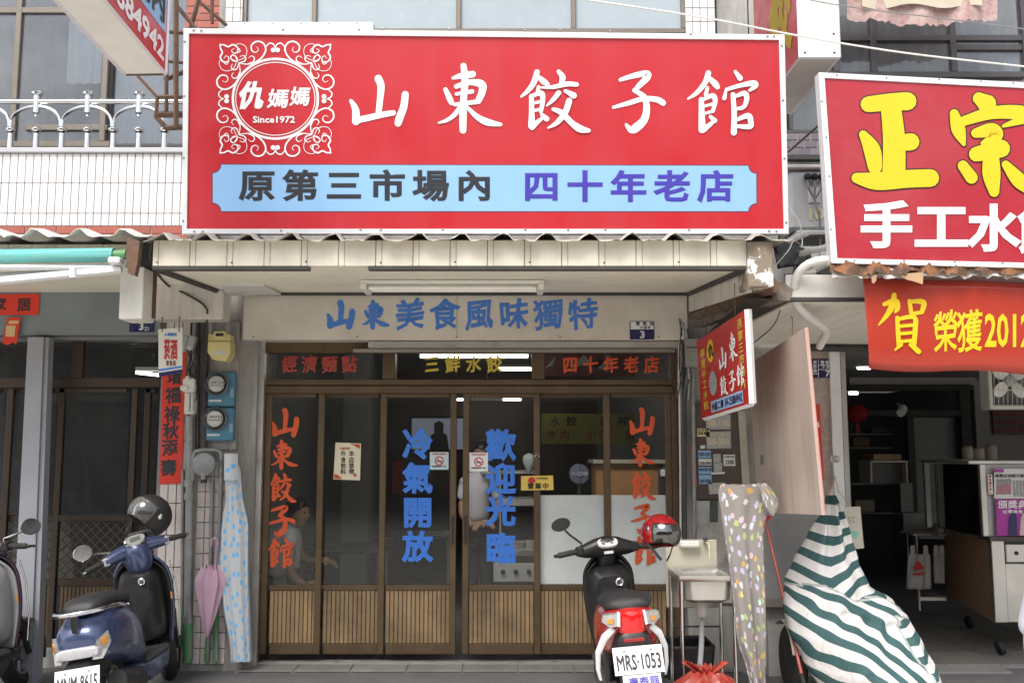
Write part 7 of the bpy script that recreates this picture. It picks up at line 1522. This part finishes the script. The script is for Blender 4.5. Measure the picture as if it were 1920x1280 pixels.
def head(parent, c, yaw, tilt=0, hair=True, name='head'):
    """a head looking along local -y"""
    M_ = Matrix.Translation(c) @ Matrix.Rotation(math.radians(yaw), 4, 'Z') @ Matrix.Rotation(math.radians(tilt), 4, 'X'); vs = []; nu, nv = 28, 22
    for j in range(nv + 1):
        ph = math.pi * j / nv; z = .118 * math.cos(ph)
        for i in range(nu):
            th = 2 * math.pi * i / nu; sx, sy = math.sin(th), -math.cos(th); rx, ry = .078, .096; k = math.sin(ph)
            if z < 0: rx *= 1 + z * 2.4; ry *= 1 + z * 1.1
            x, y = rx * k * sx, ry * k * sy
            if sy < -.2:
                f = max(0, -sy)
                y -= .024 * math.exp(-(x / .013) ** 2) * math.exp(-((z + .022) / .02) ** 2)      # nose
                y += .010 * math.exp(-((abs(x) - .03) / .014) ** 2) * math.exp(-((z - .006) / .013) ** 2)   # eye sockets
                y -= .006 * math.exp(-(x / .024) ** 2) * math.exp(-((z + .062) / .01) ** 2)      # lips
                y -= .008 * math.exp(-(x / .022) ** 2) * math.exp(-((z + .098) / .014) ** 2)     # chin
            vs.append(M_ @ Vector((x, y, z)))
    fs = [(j * nu + i, j * nu + (i + 1) % nu, (j + 1) * nu + (i + 1) % nu, (j + 1) * nu + i) for j in range(nv) for i in range(nu)]
    h = ob(name, MB().add(vs, fs), SKIN, parent, smooth=80)
    for s in (-1, 1):
        ob('ear', MB().lathe([(0, .012), (.018, .008), (.022, 0), (.012, -.006)], 12, M_ @ Matrix.Translation((s * .078, .008, -.008)) @ Matrix.Rotation(math.radians(90 * s), 4, 'Y'), sy=.65), SKIN, h)
        ob('eye', MB().lathe([(0, .011), (.008, .007), (.011, 0)], 10, M_ @ Matrix.Translation((s * .03, -.078, .006)) @ RX90), HAIR, h)
    if hair:
        hv = []; m2 = MB()
        for j in range(16):
            ph = math.pi * .60 * j / 15
            for i in range(nu):
                th = 2 * math.pi * i / nu; f = max(0, math.cos(th)); lim = 1 - .42 * f ** .7; p2 = ph * lim; k = math.sin(p2); hv.append(M_ @ Vector((.090 * k * math.sin(th), -.104 * k * math.cos(th) + .008, .128 * math.cos(p2) + .002 * math.sin(i * 3.1))))
        ob('hair', m2.add(hv, [(j * nu + i, j * nu + (i + 1) % nu, (j + 1) * nu + (i + 1) % nu, (j + 1) * nu + i) for j in range(15) for i in range(nu)]), HAIR, h, solid=.01, smooth=80)
        ob('hair_bun', MB().lathe([(0, .05), (.03, .04), (.042, .01), (.03, -.03), (0, -.04)], 14, M_ @ Matrix.Translation((0, .105, .03))), HAIR, h, smooth=80)
    return h
def hand(parent, wrist, d, up, s=1, curl=.5, n='hand'):
    """palm with five separate bent fingers, from the wrist along d; up is the back of the hand"""
    d = Vector(d).normalized(); up = (Vector(up) - d * Vector(up).dot(d)).normalized(); sd = d.cross(up) * s; w = Vector(wrist)
    J = [(*w, .020, .026), (*(w + d * .045), .016, .036), (*(w + d * .085), .014, .037)]; E_ = [(0, 1), (1, 2)]
    for k, ln in enumerate((.068, .078, .073, .058)):
        b = w + d * .085 + sd * (.030 - .020 * k); i0 = len(J); p1 = b + d * ln * .5 - up * ln * .15 * curl; p2 = p1 + d * ln * .28 - up * ln * .30 * curl; p3 = p2 + d * ln * .16 - up * ln * .30 * curl
        J += [(*b, .0095), (*p1, .009), (*p2, .0082), (*p3, .007)]; E_ += [(2, i0), (i0, i0 + 1), (i0 + 1, i0 + 2), (i0 + 2, i0 + 3)]
    i0 = len(J); b = w + d * .03 + sd * .030; J += [(*b, .012), (*(b + d * .03 + sd * .018 - up * .008), .0105), (*(b + d * .058 + sd * .020 - up * .016), .0085)]; E_ += [(1, i0), (i0, i0 + 1), (i0 + 1, i0 + 2)]
    return skin(n, J, E_, SKIN, parent)
# woman seated at the table, in profile, facing right
wp = thing('person', 'person in a white tee with dark tied hair seated inside the left window', 'person', P(540, 1200, 8.1))
YS = 8.1; hd_c = P(561, 960, YS); hip = P(528, 1098, YS); sh_ = P(536, 990, YS)
neck = P(553, 978, YS)
def V(px, py, dy=0.0): q = P(px, py, YS + dy); return (q.x, q.y, q.z)
skin('body', [(*V(548, 988), .055), (*V(553, 975), .05), (*V(557, 965), .05)], chain(3), SKIN, wp)
head(wp, hd_c, 62, 4)
skin('shirt', [(*V(530, 1088), .125, .16), (*V(529, 1060), .12, .155), (*V(532, 1020), .115, .165), (*V(538, 996), .09, .15), (*V(547, 984), .055, .07), (*V(540, 1000, -.16), .065), (*V(548, 1026, -.2), .062), (*V(543, 1000, .16), .065), (*V(560, 1030, .19), .06)], [(0, 1), (1, 2), (2, 3), (3, 4), (3, 5), (5, 6), (3, 7), (7, 8)], TEE, wp)
skin('arm', [(*V(547, 1022, -.2), .045), (*V(541, 1060, -.22), .042), (*V(552, 1084, -.21), .036), (*V(565, 1092, -.2), .028), (*V(574, 1094, -.19), .022)], chain(5), SKIN, wp)
skin('arm', [(*V(560, 1028, .18), .042), (*V(566, 1046, .2), .04), (*V(585, 1052, .12), .032), (*V(599, 1050, .05), .023)], chain(4), SKIN, wp)
a = Vector(V(599, 1050, .05)); hand(wp, a, (1, -.1, -.05), (0, -.2, 1), 1, .9); a = Vector(V(573, 1094, -.19)); hand(wp, a, (1, .2, -.1), (0, 0, 1), 1, .5)
skin('trousers', [(*V(530, 1095), .15, .17), (*V(575, 1106, -.12), .095), (*V(612, 1110, -.12), .075), (*V(612, 1180, -.12), .055), (*V(575, 1106, .12), .095), (*V(612, 1110, .12), .075), (*V(612, 1180, .12), .055)], [(0, 1), (1, 2), (2, 3), (0, 4), (4, 5), (5, 6)], JEAN, wp)
stl = thing('stool', 'round dark stool under the seated person', 'stool', (hip.x, YS, 0)); ob('seat', MB().lathe([(0, .42), (.17, .42), (.175, .44), (.16, .46), (0, .465)], 20, Matrix.Translation((hip.x, YS, 0))), TBL, stl)
for k in range(4): a = k * 1.571 + .78; ob('leg', MB().tube([(hip.x + .12 * math.cos(a), YS + .12 * math.sin(a), .42), (hip.x + .17 * math.cos(a), YS + .17 * math.sin(a), .03)], .012, 8), STEEL, stl)
# person standing in the door gap
YS = 9.0; pp_ = thing('person', 'standing person in white shirt and dark trousers inside the door gap', 'person', P(900, 1180, YS))
skin('shirt', [(*V(897, 985), .13, .11), (*V(896, 950), .14, .115), (*V(897, 915), .16, .12), (*V(900, 890), .10, .09), (*V(902, 878), .055), (*V(872, 905), .065), (*V(867, 940), .06), (*V(928, 908), .06), (*V(934, 938), .056)], [(0, 1), (1, 2), (2, 3), (3, 4), (3, 5), (5, 6), (3, 7), (7, 8)], TEE, pp_)
head(pp_, P(905, 850, YS), -30, 8); skin('neck', [(*V(902, 884), .05), (*V(904, 866), .05)], [(0, 1)], SKIN, pp_)
skin('arm', [(*V(867, 936), .045), (*V(868, 965, -.03), .042), (*V(885, 985, -.14), .033), (*V(900, 980, -.2), .024)], chain(4), SKIN, pp_); skin('arm', [(*V(934, 934), .043), (*V(936, 960, -.03), .04), (*V(922, 978, -.14), .033), (*V(912, 980, -.2), .024)], chain(4), SKIN, pp_)
hand(pp_, V(900, 980, -.2), (.8, -.5, 0), (0, 0, 1), 1, .8); hand(pp_, V(911, 980, -.2), (-.6, -.6, -.1), (0, 0, 1), -1, .8)
skin('trousers', [(*V(897, 992), .14, .11), (*V(884, 1050), .085), (*V(882, 1110), .065), (*V(881, 1170), .055), (*V(911, 1050), .085), (*V(913, 1110), .065), (*V(914, 1170), .055)], [(0, 1), (1, 2), (2, 3), (0, 4), (4, 5), (5, 6)], JEAN, pp_)
# person at the right edge, only a sleeve, arm and hip in view
YS = 3.2; pe = thing('person', 'person in pale grey tee walking in at the right edge of the picture', 'person', (1.92, YS, 0))
zz = [P(1960, y, YS).z for y in (900, 1280)]
def W(x, y, z): return (1.92 + x, YS + y, z)
skin('shirt', [(*W(0, 0, .88), .15, .12), (*W(0, 0, 1.05), .155, .12), (*W(0, 0, 1.25), .17, .125), (*W(0, 0, 1.37), .10, .09), (*W(0, 0, 1.42), .06), (*W(-.15, 0, 1.30), .062), (*W(-.19, -.01, 1.14), .062), (*W(-.222, -.01, .985), .074), (*W(.17, 0, 1.31), .07), (*W(.22, -.01, 1.05), .06)], [(0, 1), (1, 2), (2, 3), (3, 4), (3, 5), (5, 6), (6, 7), (3, 8), (8, 9)], mat('grey_tee', (.46, .47, .53), .8, var=.08, scale=12, bump=.8, bscale=22), pe)
head(pe, Vector(W(0, -.01, 1.56)), 0, 0); skin('neck', [(*W(0, 0, 1.38), .052), (*W(0, 0, 1.47), .05)], [(0, 1)], SKIN, pe)
for s in (-1, 1):
    skin('arm', [(*W(s * .21, -.01, 1.10), .045), (*W(s * .225, -.005, .99), .042), (*W(s * .235, -.03, .84), .034), (*W(s * .235, -.06, .74), .024)], chain(4), SKIN, pe); hand(pe, W(s * .235, -.062, .73), (0, -.15, -1), (s, 0, 0), s, .4)
    skin('leg', [(*W(s * .09, 0, .12), .05), (*W(s * .09, 0, .3), .055), (*W(s * .09, -.01, .5), .06)], chain(3), SKIN, pe); skin('shoe', [(*W(s * .09, .04, .05), .05, .045), (*W(s * .09, -.14, .04), .042, .035)], [(0, 1)], BLACKR, pe)
skin('shorts', [(*W(0, 0, .92), .145, .12), (*W(-.09, 0, .7), .095), (*W(-.09, 0, .5), .085), (*W(.09, 0, .7), .095), (*W(.09, 0, .5), .085)], [(0, 1), (1, 2), (0, 3), (3, 4)], JEAN, pe)
# ================================================================ inside the eatery
striplamp('small lit lamp under the eatery ceiling left of the banner', 1608, 1632, 689, 9.0); striplamp('pale strip lamp deeper in the eatery', 1592, 1608, 737, 11.5)
cs = thing('display_counter', 'wood and stainless food counter with glass case on castors at right', 'counter', P(1850, 1190, 7.6))
# counter: side panel faces left, steel front faces the street
def GY(px, py, Y): return P(px, py, Y)
YC0, YC1 = 7.55, 8.9; xa1 = P(1862, 1100, YC0).x; z0c, z1c = P(1862, 1166, YC0).z, P(1862, 1014, YC0).z
WP = mat('brown_laminate', (.34, .2, .11), .45, var=.12, scale=8); SD = P(1772, 1060, 8.9)
ob('wood_side', MB().add([(xa1, YC0, z0c), (xa1, YC0, z1c), (SD.x, 8.9, z1c), (SD.x, 8.9, z0c)] + [(xa1 + .02, YC0, z0c), (xa1 + .02, YC0, z1c), (SD.x + .02, 8.9, z1c), (SD.x + .02, 8.9, z0c)], [(0, 1, 2, 3), (4, 7, 6, 5), (0, 4, 5, 1), (2, 6, 7, 3), (1, 5, 6, 2), (0, 3, 7, 4)]), WP, cs, smooth=0)
xe = xa1 + 1.2
ob('steel_post', MB().box(xa1, xa1 + .1, YC0 - .01, YC0 + .05, z0c, z1c + .02, .004), STEEL, cs)
ob('steel_front', MB().box(xa1 + .102, xe, YC0, YC0 + .04, z0c, z1c - .17, .004), STEEL, cs); ob('drawer_front', MB().box(xa1 + .11, xe, YC0 - .008, YC0 + .03, z1c - .16, z1c - .02, .006), STEEL, cs)
ob('drawer_lock', MB().lathe([(.016, 0), (.014, .008), (0, .008)], 14, Matrix.Translation((xa1 + .19, YC0 - .008, z1c - .09)) @ RX90), BLACKP, cs)
ob('counter_top', MB().add([(xa1 - .02, YC0 - .03, z1c + .002), (xe, YC0 - .03, z1c + .002), (xe, 8.95, z1c + .002), (SD.x - .03, 8.95, z1c + .002)] + [(xa1 - .02, YC0 - .03, z1c + .035), (xe, YC0 - .03, z1c + .035), (xe, 8.95, z1c + .035), (SD.x - .03, 8.95, z1c + .035)], [(0, 1, 2, 3), (4, 7, 6, 5), (0, 4, 5, 1), (2, 6, 7, 3), (1, 5, 6, 2), (0, 3, 7, 4)]), mat('dark_top', (.07, .06, .055), .3, .3), cs, smooth=0)
zc1 = P(1850, 870, YC0).z; xk = P(1848, 940, YC0).x
ob('case_glass', MB().box(xk - .02, xk - .012, YC0 + .05, 8.4, z1c + .036, zc1 - .01), GLASSD, cs)
for xx, yy in ((xk - .03, YC0 + .0), (xk - .10, 8.4)): ob('case_post', MB().box(xx, xx + .045, yy, yy + .045, z1c + .036, zc1, .004), STEEL, cs)
ob('case_top', MB().box(xk - .12, xe, YC0 - .01, 8.45, zc1 + .001, zc1 + .03, .004), STEEL, cs); ob('case_front', MB().box(xk + .02, xe, YC0 + .02, YC0 + .03, z1c + .036, zc1 - .001), mat('case_panel', (.4, .41, .42), .35, .4), cs)
for x, y in ((xa1 + .06, YC0 + .06), (SD.x + .1, 8.7)): c_ = ob('castor', MB().lathe([(.03, -.02), (.05, -.02), (.055, 0), (.05, .02), (.03, .02)], 18, Matrix.Translation((x, y, .085)) @ Matrix.Rotation(math.radians(75), 4, 'Y')), BLACKR, cs)
t = thing('newspaper_clipping', 'framed newspaper page with a small photo on the glass case', 'newspaper', P(1895, 935, 7.5)); p_ = YP(7.54); ob('page', MB().slab(p_, [(1864, 878), (1960, 878), (1960, 934), (1864, 934)], .004, .002), mat('newsprint', (.6, .6, .6), .6, var=.2, scale=90), t, smooth=0)
ob('photo', MB().slab(p_, [(1868, 898), (1896, 897), (1896, 926), (1868, 927)], .006, .001), mat('news_photo', (.28, .26, .27), .6, var=.9, scale=60), t, smooth=0); ob('figures', MB().slab(p_, [(1870, 925), (1872, 910), (1878, 908), (1882, 925)], .008, .001).slab(p_, [(1884, 925), (1886, 908), (1892, 907), (1895, 925)], .008, .001), mat('news_pink', (.45, .16, .2), .6), t, smooth=0)
m_ = MB(); put(m_, '東勢正宗餃子館', .015, (1866, 888, 1920, 895), p_, off=.008, fit=True); ob('headline', m_, DARKV, t); pbox('masthead', 1864, 879, 1882, 885, 7.53, .003, mat('magenta_print', (.36, .03, .30), .5), t, 0)
for k in range(6): pbox('text_column', 1900 + k * 6, 900, 1904 + k * 6, 930, 7.532, .002, mat('print_grey', (.3, .3, .3), .7, var=.8, scale=200), t, 0)
t = thing('award_poster', 'magenta award poster with two figures on the glass case', 'poster', P(1895, 1004, 7.5)); ob('sheet', MB().slab(p_, [(1867, 935), (1962, 935), (1962, 1004), (1869, 1004)], .005, .002), mat('magenta_print', (.36, .03, .30), .5), t, smooth=0)
m_ = MB()
for k, ch in enumerate('頒獎典禮'): put(m_, ch, .02, (1872 + k * 19, 938, 1888 + k * 19, 953), p_, off=.008)
put(m_, '台灣美食', .02, (1880, 955, 1918, 962), p_, off=.008, fit=True); ob('lettering', m_, WHITE, t)
ob('suited_figure', MB().slab(p_, [(1890, 1003), (1892, 970), (1897, 958), (1902, 958), (1907, 970), (1908, 1003)], .009, .001), NAVY, t, smooth=0); ob('pale_figure', MB().slab(p_, [(1912, 1003), (1914, 972), (1918, 960), (1924, 970), (1928, 1003)], .009, .001), mat('pale_pink', (.6, .45, .48), .6), t, smooth=0)
t = thing('price_strip', 'narrow yellow strip with brush characters on the glass case side', 'paper', P(1832, 975, 7.7)); ob('strip', MB().slab(YP(7.9), [(1823, 880), (1835, 878), (1840, 972), (1829, 972)], 0, .003), mat('old_paper', (.42, .33, .16), .6, var=.1), t, smooth=0); vert('外帶請先訂位', 1829, [889, 903, 917, 931, 945, 960], 9, 12, YP(7.9), DARKV, t, bold=.015, dx=.9)
t = thing('red_sticker', 'white sticker with red vertical writing beside the newspaper', 'sticker', P(1857, 925, 7.53)); ob('sheet', MB().slab(p_, [(1852, 889), (1860, 889), (1862, 926), (1854, 926)], .006, .002), WHITE, t, smooth=0); vert('請勿攜外食入', 1856.5, [893, 899, 905, 911, 917, 923], 5, 5, YP(7.534), mat('red_print', (.5, .03, .02), .5), t, bold=.015, dx=.2)
for i, (x, h_) in enumerate(((1815, 836), (1836, 839), (1860, 833))):
    t = thing('lidded_jar', ['left of the three cream jars on the glass case', 'middle and lowest of the three cream jars on the glass case', 'right and tallest of the three cream jars on the glass case'][i], 'jar', P(x, 866, 8.6), 'cream jars on the glass case')
    q = P(x, 867, 8.6); hh = P(x, h_, 8.6).z - q.z; ob('pot', MB().lathe([(0, 0), (.043, 0), (.047, .02), (.047, hh * .8), (.040, hh * .92), (0, hh * .92)], 18, Matrix.Translation(q)), mat('cream_ceramic', (.5, .46, .38), .5, var=.08), t); ob('lid', MB().lathe([(.042, hh * .92), (.043, hh), (0, hh * 1.02)], 18, Matrix.Translation(q)), mat('tan_lid', (.34, .25, .14), .5), t)
t = thing('jar_shelf', 'shelf board carrying the three cream jars', 'shelf', P(1840, 870, 8.6)); pbox('board', 1800, 867, 1900, 871, 8.5, .3, DSTRIP, t)
# box fan on the wall
t = thing('wall_fan', 'white square box fan hanging at the right edge under the banner', 'fan', P(1895, 765, 7.6)); YQ = 7.6; r = R(1851, 690, 1990, 766, YQ); WF = mat('fan_white', (.62, .61, .56), .4)
def W4(a, b, c, d): rr_ = R(a, b, c, d, YQ); return ob('frame_side', MB().box(rr_[0], rr_[1], YQ - .02, YQ + .14, rr_[2], rr_[3], .01), WF, t)
W4(1851, 640, 1858, 767); W4(1858, 759, 1990, 767); W4(1858, 640, 1990, 646)
ob('shroud', MB().box(r[0] + .03, r[1], YQ + .13, YQ + .14, r[2] + .03, r[3] + .2), mat('fan_dark', (.2, .2, .2), .6), t)
q = P(1893, 714, YQ + .06); ob('hub', MB().lathe([(.045, 0), (.04, .02), (0, .03)], 18, Matrix.Translation(q) @ RX90), mat('fan_grey', (.4, .41, .42), .4), t)
for k in range(4):
    a = k * 1.571 + .75; ob('blade', MB().lathe([(0, .004), (.06, .003), (.07, 0), (.06, -.003), (0, -.004)], 18, Matrix.Translation(q + Vector((.10 * math.cos(a), 0, .10 * math.sin(a)))) @ Matrix.Rotation(-a, 4, 'Y') @ Matrix.Rotation(math.radians(72), 4, 'X'), sy=.8), mat('fan_blade', (.8, .8, .78), .35), t)
for k in range(14): x = 1864 + k * 8.6; a, b = P(x, 648, YQ - .015), P(x, 758, YQ - .015); ob('grille_wire', MB().tube([a, b], .0022, 5), WF, t)
ob('grille_bar', MB().tube([P(1858, 731, YQ - .02), P(1990, 731, YQ - .02)], .004, 6), WF, t)
t = thing('wall_notice', 'dim maroon lettering sheet on the eatery wall under the fan', 'notice', P(1890, 815, 10.4)); pbox('sheet', 1862, 768, 1990, 815, 10.45, .01, mat('notice_grey', (.12, .12, .115), .7), t)
for y in (775, 790, 805): ob('lettering', row('請勿吸菸謝謝', (1870, y), (1945, y), 11, 11, YP(10.45), bold=.01), mat('dim_red', (.3, .03, .03), .6), t)
# rack with hanging bags, microwave and steel sheets
t = thing('wire_rack', 'steel rack with a low shelf holding white bags in the eatery', 'rack', P(1730, 1130, 8.6))
pbox('top_bar', 1712, 1000, 1775, 1004, 8.6, .3, STEEL, t); pbox('shelf', 1722, 1118, 1775, 1126, 8.6, .35, STEEL, t); pbox('post', 1720, 1004, 1724, 1145, 8.6, .02, STEEL, t)
BAGW = mat('white_bag_film', (.58, .57, .55), .4, var=.1, trans=.3)
for lab, x0, x1, y0, y1 in (('larger white carrier bag with red print hanging on the rack', 1699, 1748, 1022, 1103), ('smaller white carrier bag at the right on the rack', 1750, 1771, 1022, 1092)):
    b_ = thing('carrier_bag', lab, 'bag', P((x0 + x1) / 2, y1, 8.5), 'carrier bags on the rack'); w_ = x1 - x0
    def fn(u, v): q = P(x0 + w_ * (u * (.78 + .22 * v) + .11 * (1 - v)), y0 + 16 + (y1 - y0 - 16) * v, 8.5); return (q.x, 8.5 - .03 * math.sin(u * 3.14) * (.4 + v) + .012 * math.sin(u * 17 + v * 3), q.z)
    ob('film', MB().grid(fn, 18, 10), BAGW, b_, solid=.004, smooth=60)
    for s in (.25, .75): ob('handle', MB().slab(YP(8.5), [(x0 + w_ * s - 5, y0 + 20), (x0 + w_ * s - 4, y0), (x0 + w_ * s + 4, y0), (x0 + w_ * s + 5, y0 + 20)], .005, .004), BAGW, b_, smooth=0)
    if w_ > 30: ob('red_print', MB().slab(YP(8.46), [(1712, 1062), (1722, 1050), (1730, 1060), (1736, 1066), (1714, 1068)], .02, .001).slab(YP(8.46), [(1711, 1074), (1735, 1072), (1735, 1076), (1711, 1078)], .02, .001), mat('red_print', (.5, .03, .02), .5), b_, smooth=0)
t = thing('steel_sheet', 'bent stainless sheet standing in the dark of the eatery', 'steel sheet', P(1740, 1000, 9.0)); pbox('upright', 1689, 905, 1712, 960, 9.0, .02, mat('dull_steel', (.3, .3, .29), .4, .6), t); pbox('plate', 1694, 961, 1781, 998, 8.95, .02, mat('dull_steel', (.3, .3, .29), .4, .6), t)
t = thing('steam_cabinet', 'white framed glass cabinet in the dark of the eatery', 'cabinet', P(1667, 905, 9.3))
for a in ((1632, 863, 1703, 867), (1632, 867, 1636, 905), (1699, 867, 1703, 905)): pbox('frame_bar', *a, 9.3, .3, mat('cream_frame', (.5, .48, .44), .5), t)
pbox('inside', 1636, 867, 1699, 905, 9.4, .2, mat('cabinet_inside', (.12, .12, .12), .4), t)
t = thing('cardboard_box', 'flat cardboard box on top of the white framed cabinet', 'box', P(1665, 862, 9.3)); pbox('box', 1638, 851, 1690, 862, 9.3, .3, mat('cardboard', (.30, .2, .1), .7), t)
t = thing('security_camera', 'small white dome camera on the eatery wall', 'camera', P(1688, 775, 10)); q = P(1692, 766, 10.0); ob('body', MB().tube([q, q + Vector((-.06, -.1, -.05))], [.05, .04], 14), WHITE, t); ob('bracket', MB().tube([q, q + Vector((.01, .15, .06))], .015, 8), WHITE, t)
t = thing('red_lantern', 'dim red festive lantern hanging in the eatery', 'lantern', P(1605, 785, 10.0)); q = P(1606, 775, 10.0); ob('globe', MB().lathe([(.03, -.1), (.09, -.06), (.12, 0), (.09, .06), (.03, .1)], 18, Matrix.Translation(q)), mat('lantern_red', (.3, .015, .02), .4), t); ob('tassel', MB().tube([q - Vector((0, 0, .1)), q - Vector((0, 0, .2))], [.02, .03], 8), _M['lantern_red'], t)
# ================================================================ stickers and notices on the glass
pg = YP(7.348)
t = thing('paper_notice', 'cream notice with two columns of black writing on the left glass', 'notice', P(652, 900, 7.35)); pn = YP(7.388)
ob('paper', MB().slab(pn, [(629, 829), (677, 831), (675, 900), (625, 898)], .002, .002), mat('cream_paper', (.72, .66, .50), .6, var=.06), t, smooth=0)
vert('本店禁帶', 659, [850, 862, 873, 884], 9, 10, YP(7.3845), DARKV, t, bold=.012); vert('外食飲料', 643.5, [850, 862, 873, 884], 9, 10, YP(7.3845), DARKV, t, bold=.012)
RF = mat('red_flourish', (.5, .08, .03), .6)
ob('corner_print', MB().slab(pn, [(655, 831.5), (675, 832.5), (674.5, 841), (668, 838), (662, 834)], .004, .001).slab(pn, [(626, 897), (627, 888), (634, 890), (642, 897)], .004, .001).slab(pn, [(663, 887), (668, 887), (668, 893), (663, 893)], .004, .001), RF, t, smooth=0); m_ = MB(); put(m_, '不當利得', .01, (636, 838, 656, 843), pn, off=.004, fit=True); ob('small_print', m_, RF, t)
def nosmoke(label, box, m_):
    x0, y0, x1, y1 = box; t = thing('no_smoking_sticker', label, 'sticker', P(x0, y1, 7.35)); ob('sheet', MB().slab(pg, [(x0, y0), (x1, y0), (x1, y1), (x0, y1)], .002, .001), m_, t, smooth=0); cx, cy = (x0 + x1) / 2, (y0 + y1) / 2; rr_ = (x1 - x0) * .25
    RD = mat('red_ring', (.55, .04, .025), .5); vs = []; n = 24
    for i in range(n): a = i / n * 6.283; vs += [pg(cx + rr_ * math.cos(a), cy + rr_ * math.sin(a), .004), pg(cx + rr_ * .76 * math.cos(a), cy + rr_ * .76 * math.sin(a), .004)]
    mr_ = MB().add(vs, [(2 * i, 2 * i + 1, (2 * i + 3) % (2 * n), (2 * i + 2) % (2 * n)) for i in range(n)]); mr_.slab(pg, [(cx - rr_ * .65, cy - rr_ * .5), (cx - rr_ * .5, cy - rr_ * .65), (cx + rr_ * .65, cy + rr_ * .5), (cx + rr_ * .5, cy + rr_ * .65)], .0048, .0004); ob('ring', mr_, RD, t, smooth=0)
    ob('cigarette', MB().slab(pg, [(cx - rr_ * .6, cy), (cx + rr_ * .6, cy), (cx + rr_ * .6, cy + 2), (cx - rr_ * .6, cy + 2)], .0034, .0004), DARKV, t, smooth=0); m2 = MB(); put(m2, '本場所全面禁菸', .01, (x0 + 4, y0 + 2, x1 - 4, y0 + 5.5), pg, off=.004, fit=True); ob('lettering', m2, RD, t); m2 = MB(); put(m2, '違者罰鍰新台幣一萬元', .008, (x0 + 4, y1 - 8, x1 - 4, y1 - 4.5), pg, off=.004, fit=True); ob('fine_print', m2, DARKV, t)
nosmoke('pale blue no smoking sticker on the left middle door', (806, 847, 841, 880), mat('aqua_sticker', (.48, .62, .64), .5)); nosmoke('white no smoking sticker on the right middle door', (880, 848, 915, 883), WHITE)
t = thing('open_sign', 'yellow business hours card with a red flower hanging on the door', 'sign', P(1007, 918, 7.33)); po = YP(7.325); ob('card', MB().slab(po, [(977, 892), (1037, 891), (1038, 918), (977, 919)], .0, .004), mat('card_yellow', (.72, .52, .10), .5, var=.04), t, smooth=0)
ob('lettering', row('營業中', (995, 911), (1023, 911), 11, 11, po, bold=.02), DARKV, t); m_ = MB(); put(m_, 'OUR BUSINESS', .012, (1006, 894.5, 1027, 898), po, fit=True); ob('small_print', m_, DARKV, t)
ob('flower', MB().add([po(997 + (7 + .8 * math.sin(5 * k * .3927)) * math.cos(k * .3927), 900 + 6 * math.sin(k * .3927), .004) for k in range(16)], [tuple(range(16))]), mat('flower_red', (.55, .02, .03), .5), t, smooth=0)

# more things standing in the dim eatery
t = thing('shelf_unit', 'dark shelf unit with boxes at the back left of the eatery', 'shelf unit', P(1640, 1000, 10.9))
for y in (812, 838, 905, 960): pbox('shelf', 1594, y, 1700, y + 3, 10.8, .4, mat('shelf_steel', (.2, .21, .23), .4, .5), t)
for x in (1594, 1697): pbox('post', x, 790, x + 3, 1090, 10.79, .03, mat('shelf_steel', (.2, .21, .23), .4, .5), t)
for i, (lab, x0, y0, x1, y1, c) in enumerate((('flat blue tray on the top eatery shelf', 1634, 803, 1690, 811, (.10, .14, .22)), ('brown carton on the second eatery shelf', 1600, 820, 1630, 837, (.24, .15, .08)), ('grey tin box on the third eatery shelf', 1640, 885, 1672, 904, (.2, .2, .2)), ('cream carton on the lowest eatery shelf', 1604, 938, 1640, 959, (.36, .32, .24)))):
    t = thing('storage_box', lab, 'box', P((x0 + x1) / 2, y1, 10.85)); pbox('box', x0, y0, x1, y1, 10.85, .25, mat('box_colour_%d' % i, c, .6), t); pbox('lid', x0 - 1, y0 - 2, x1 + 1, y0 - .4, 10.84, .27, mat('box_colour_%d' % i, c, .6), t)
for i, (lab, x) in enumerate((('tall steel pot at the left on the counter top', 1788), ('short steel pot beside the glass case', 1806))):
    t = thing('steel_pot', lab, 'pot', P(x, 1003, 8.7)); q = P(x, 1003, 8.7); hh = .13 - .05 * i; ob('body', MB().lathe([(0, 0), (.05, 0), (.055, .01), (.055, hh), (.058, hh + .004), (.05, hh)], 20, Matrix.Translation(q)), STEEL, t); ob('handle', MB().tube([q + Vector((-.055, 0, hh * .7)), q + Vector((-.08, 0, hh * .75)), q + Vector((-.08, 0, hh * .5)), q + Vector((-.055, 0, hh * .45))], .005, 6), STEEL, t)
for o_ in list(bpy.data.objects):
    if o_.get('_local') is not None: del o_['_local']
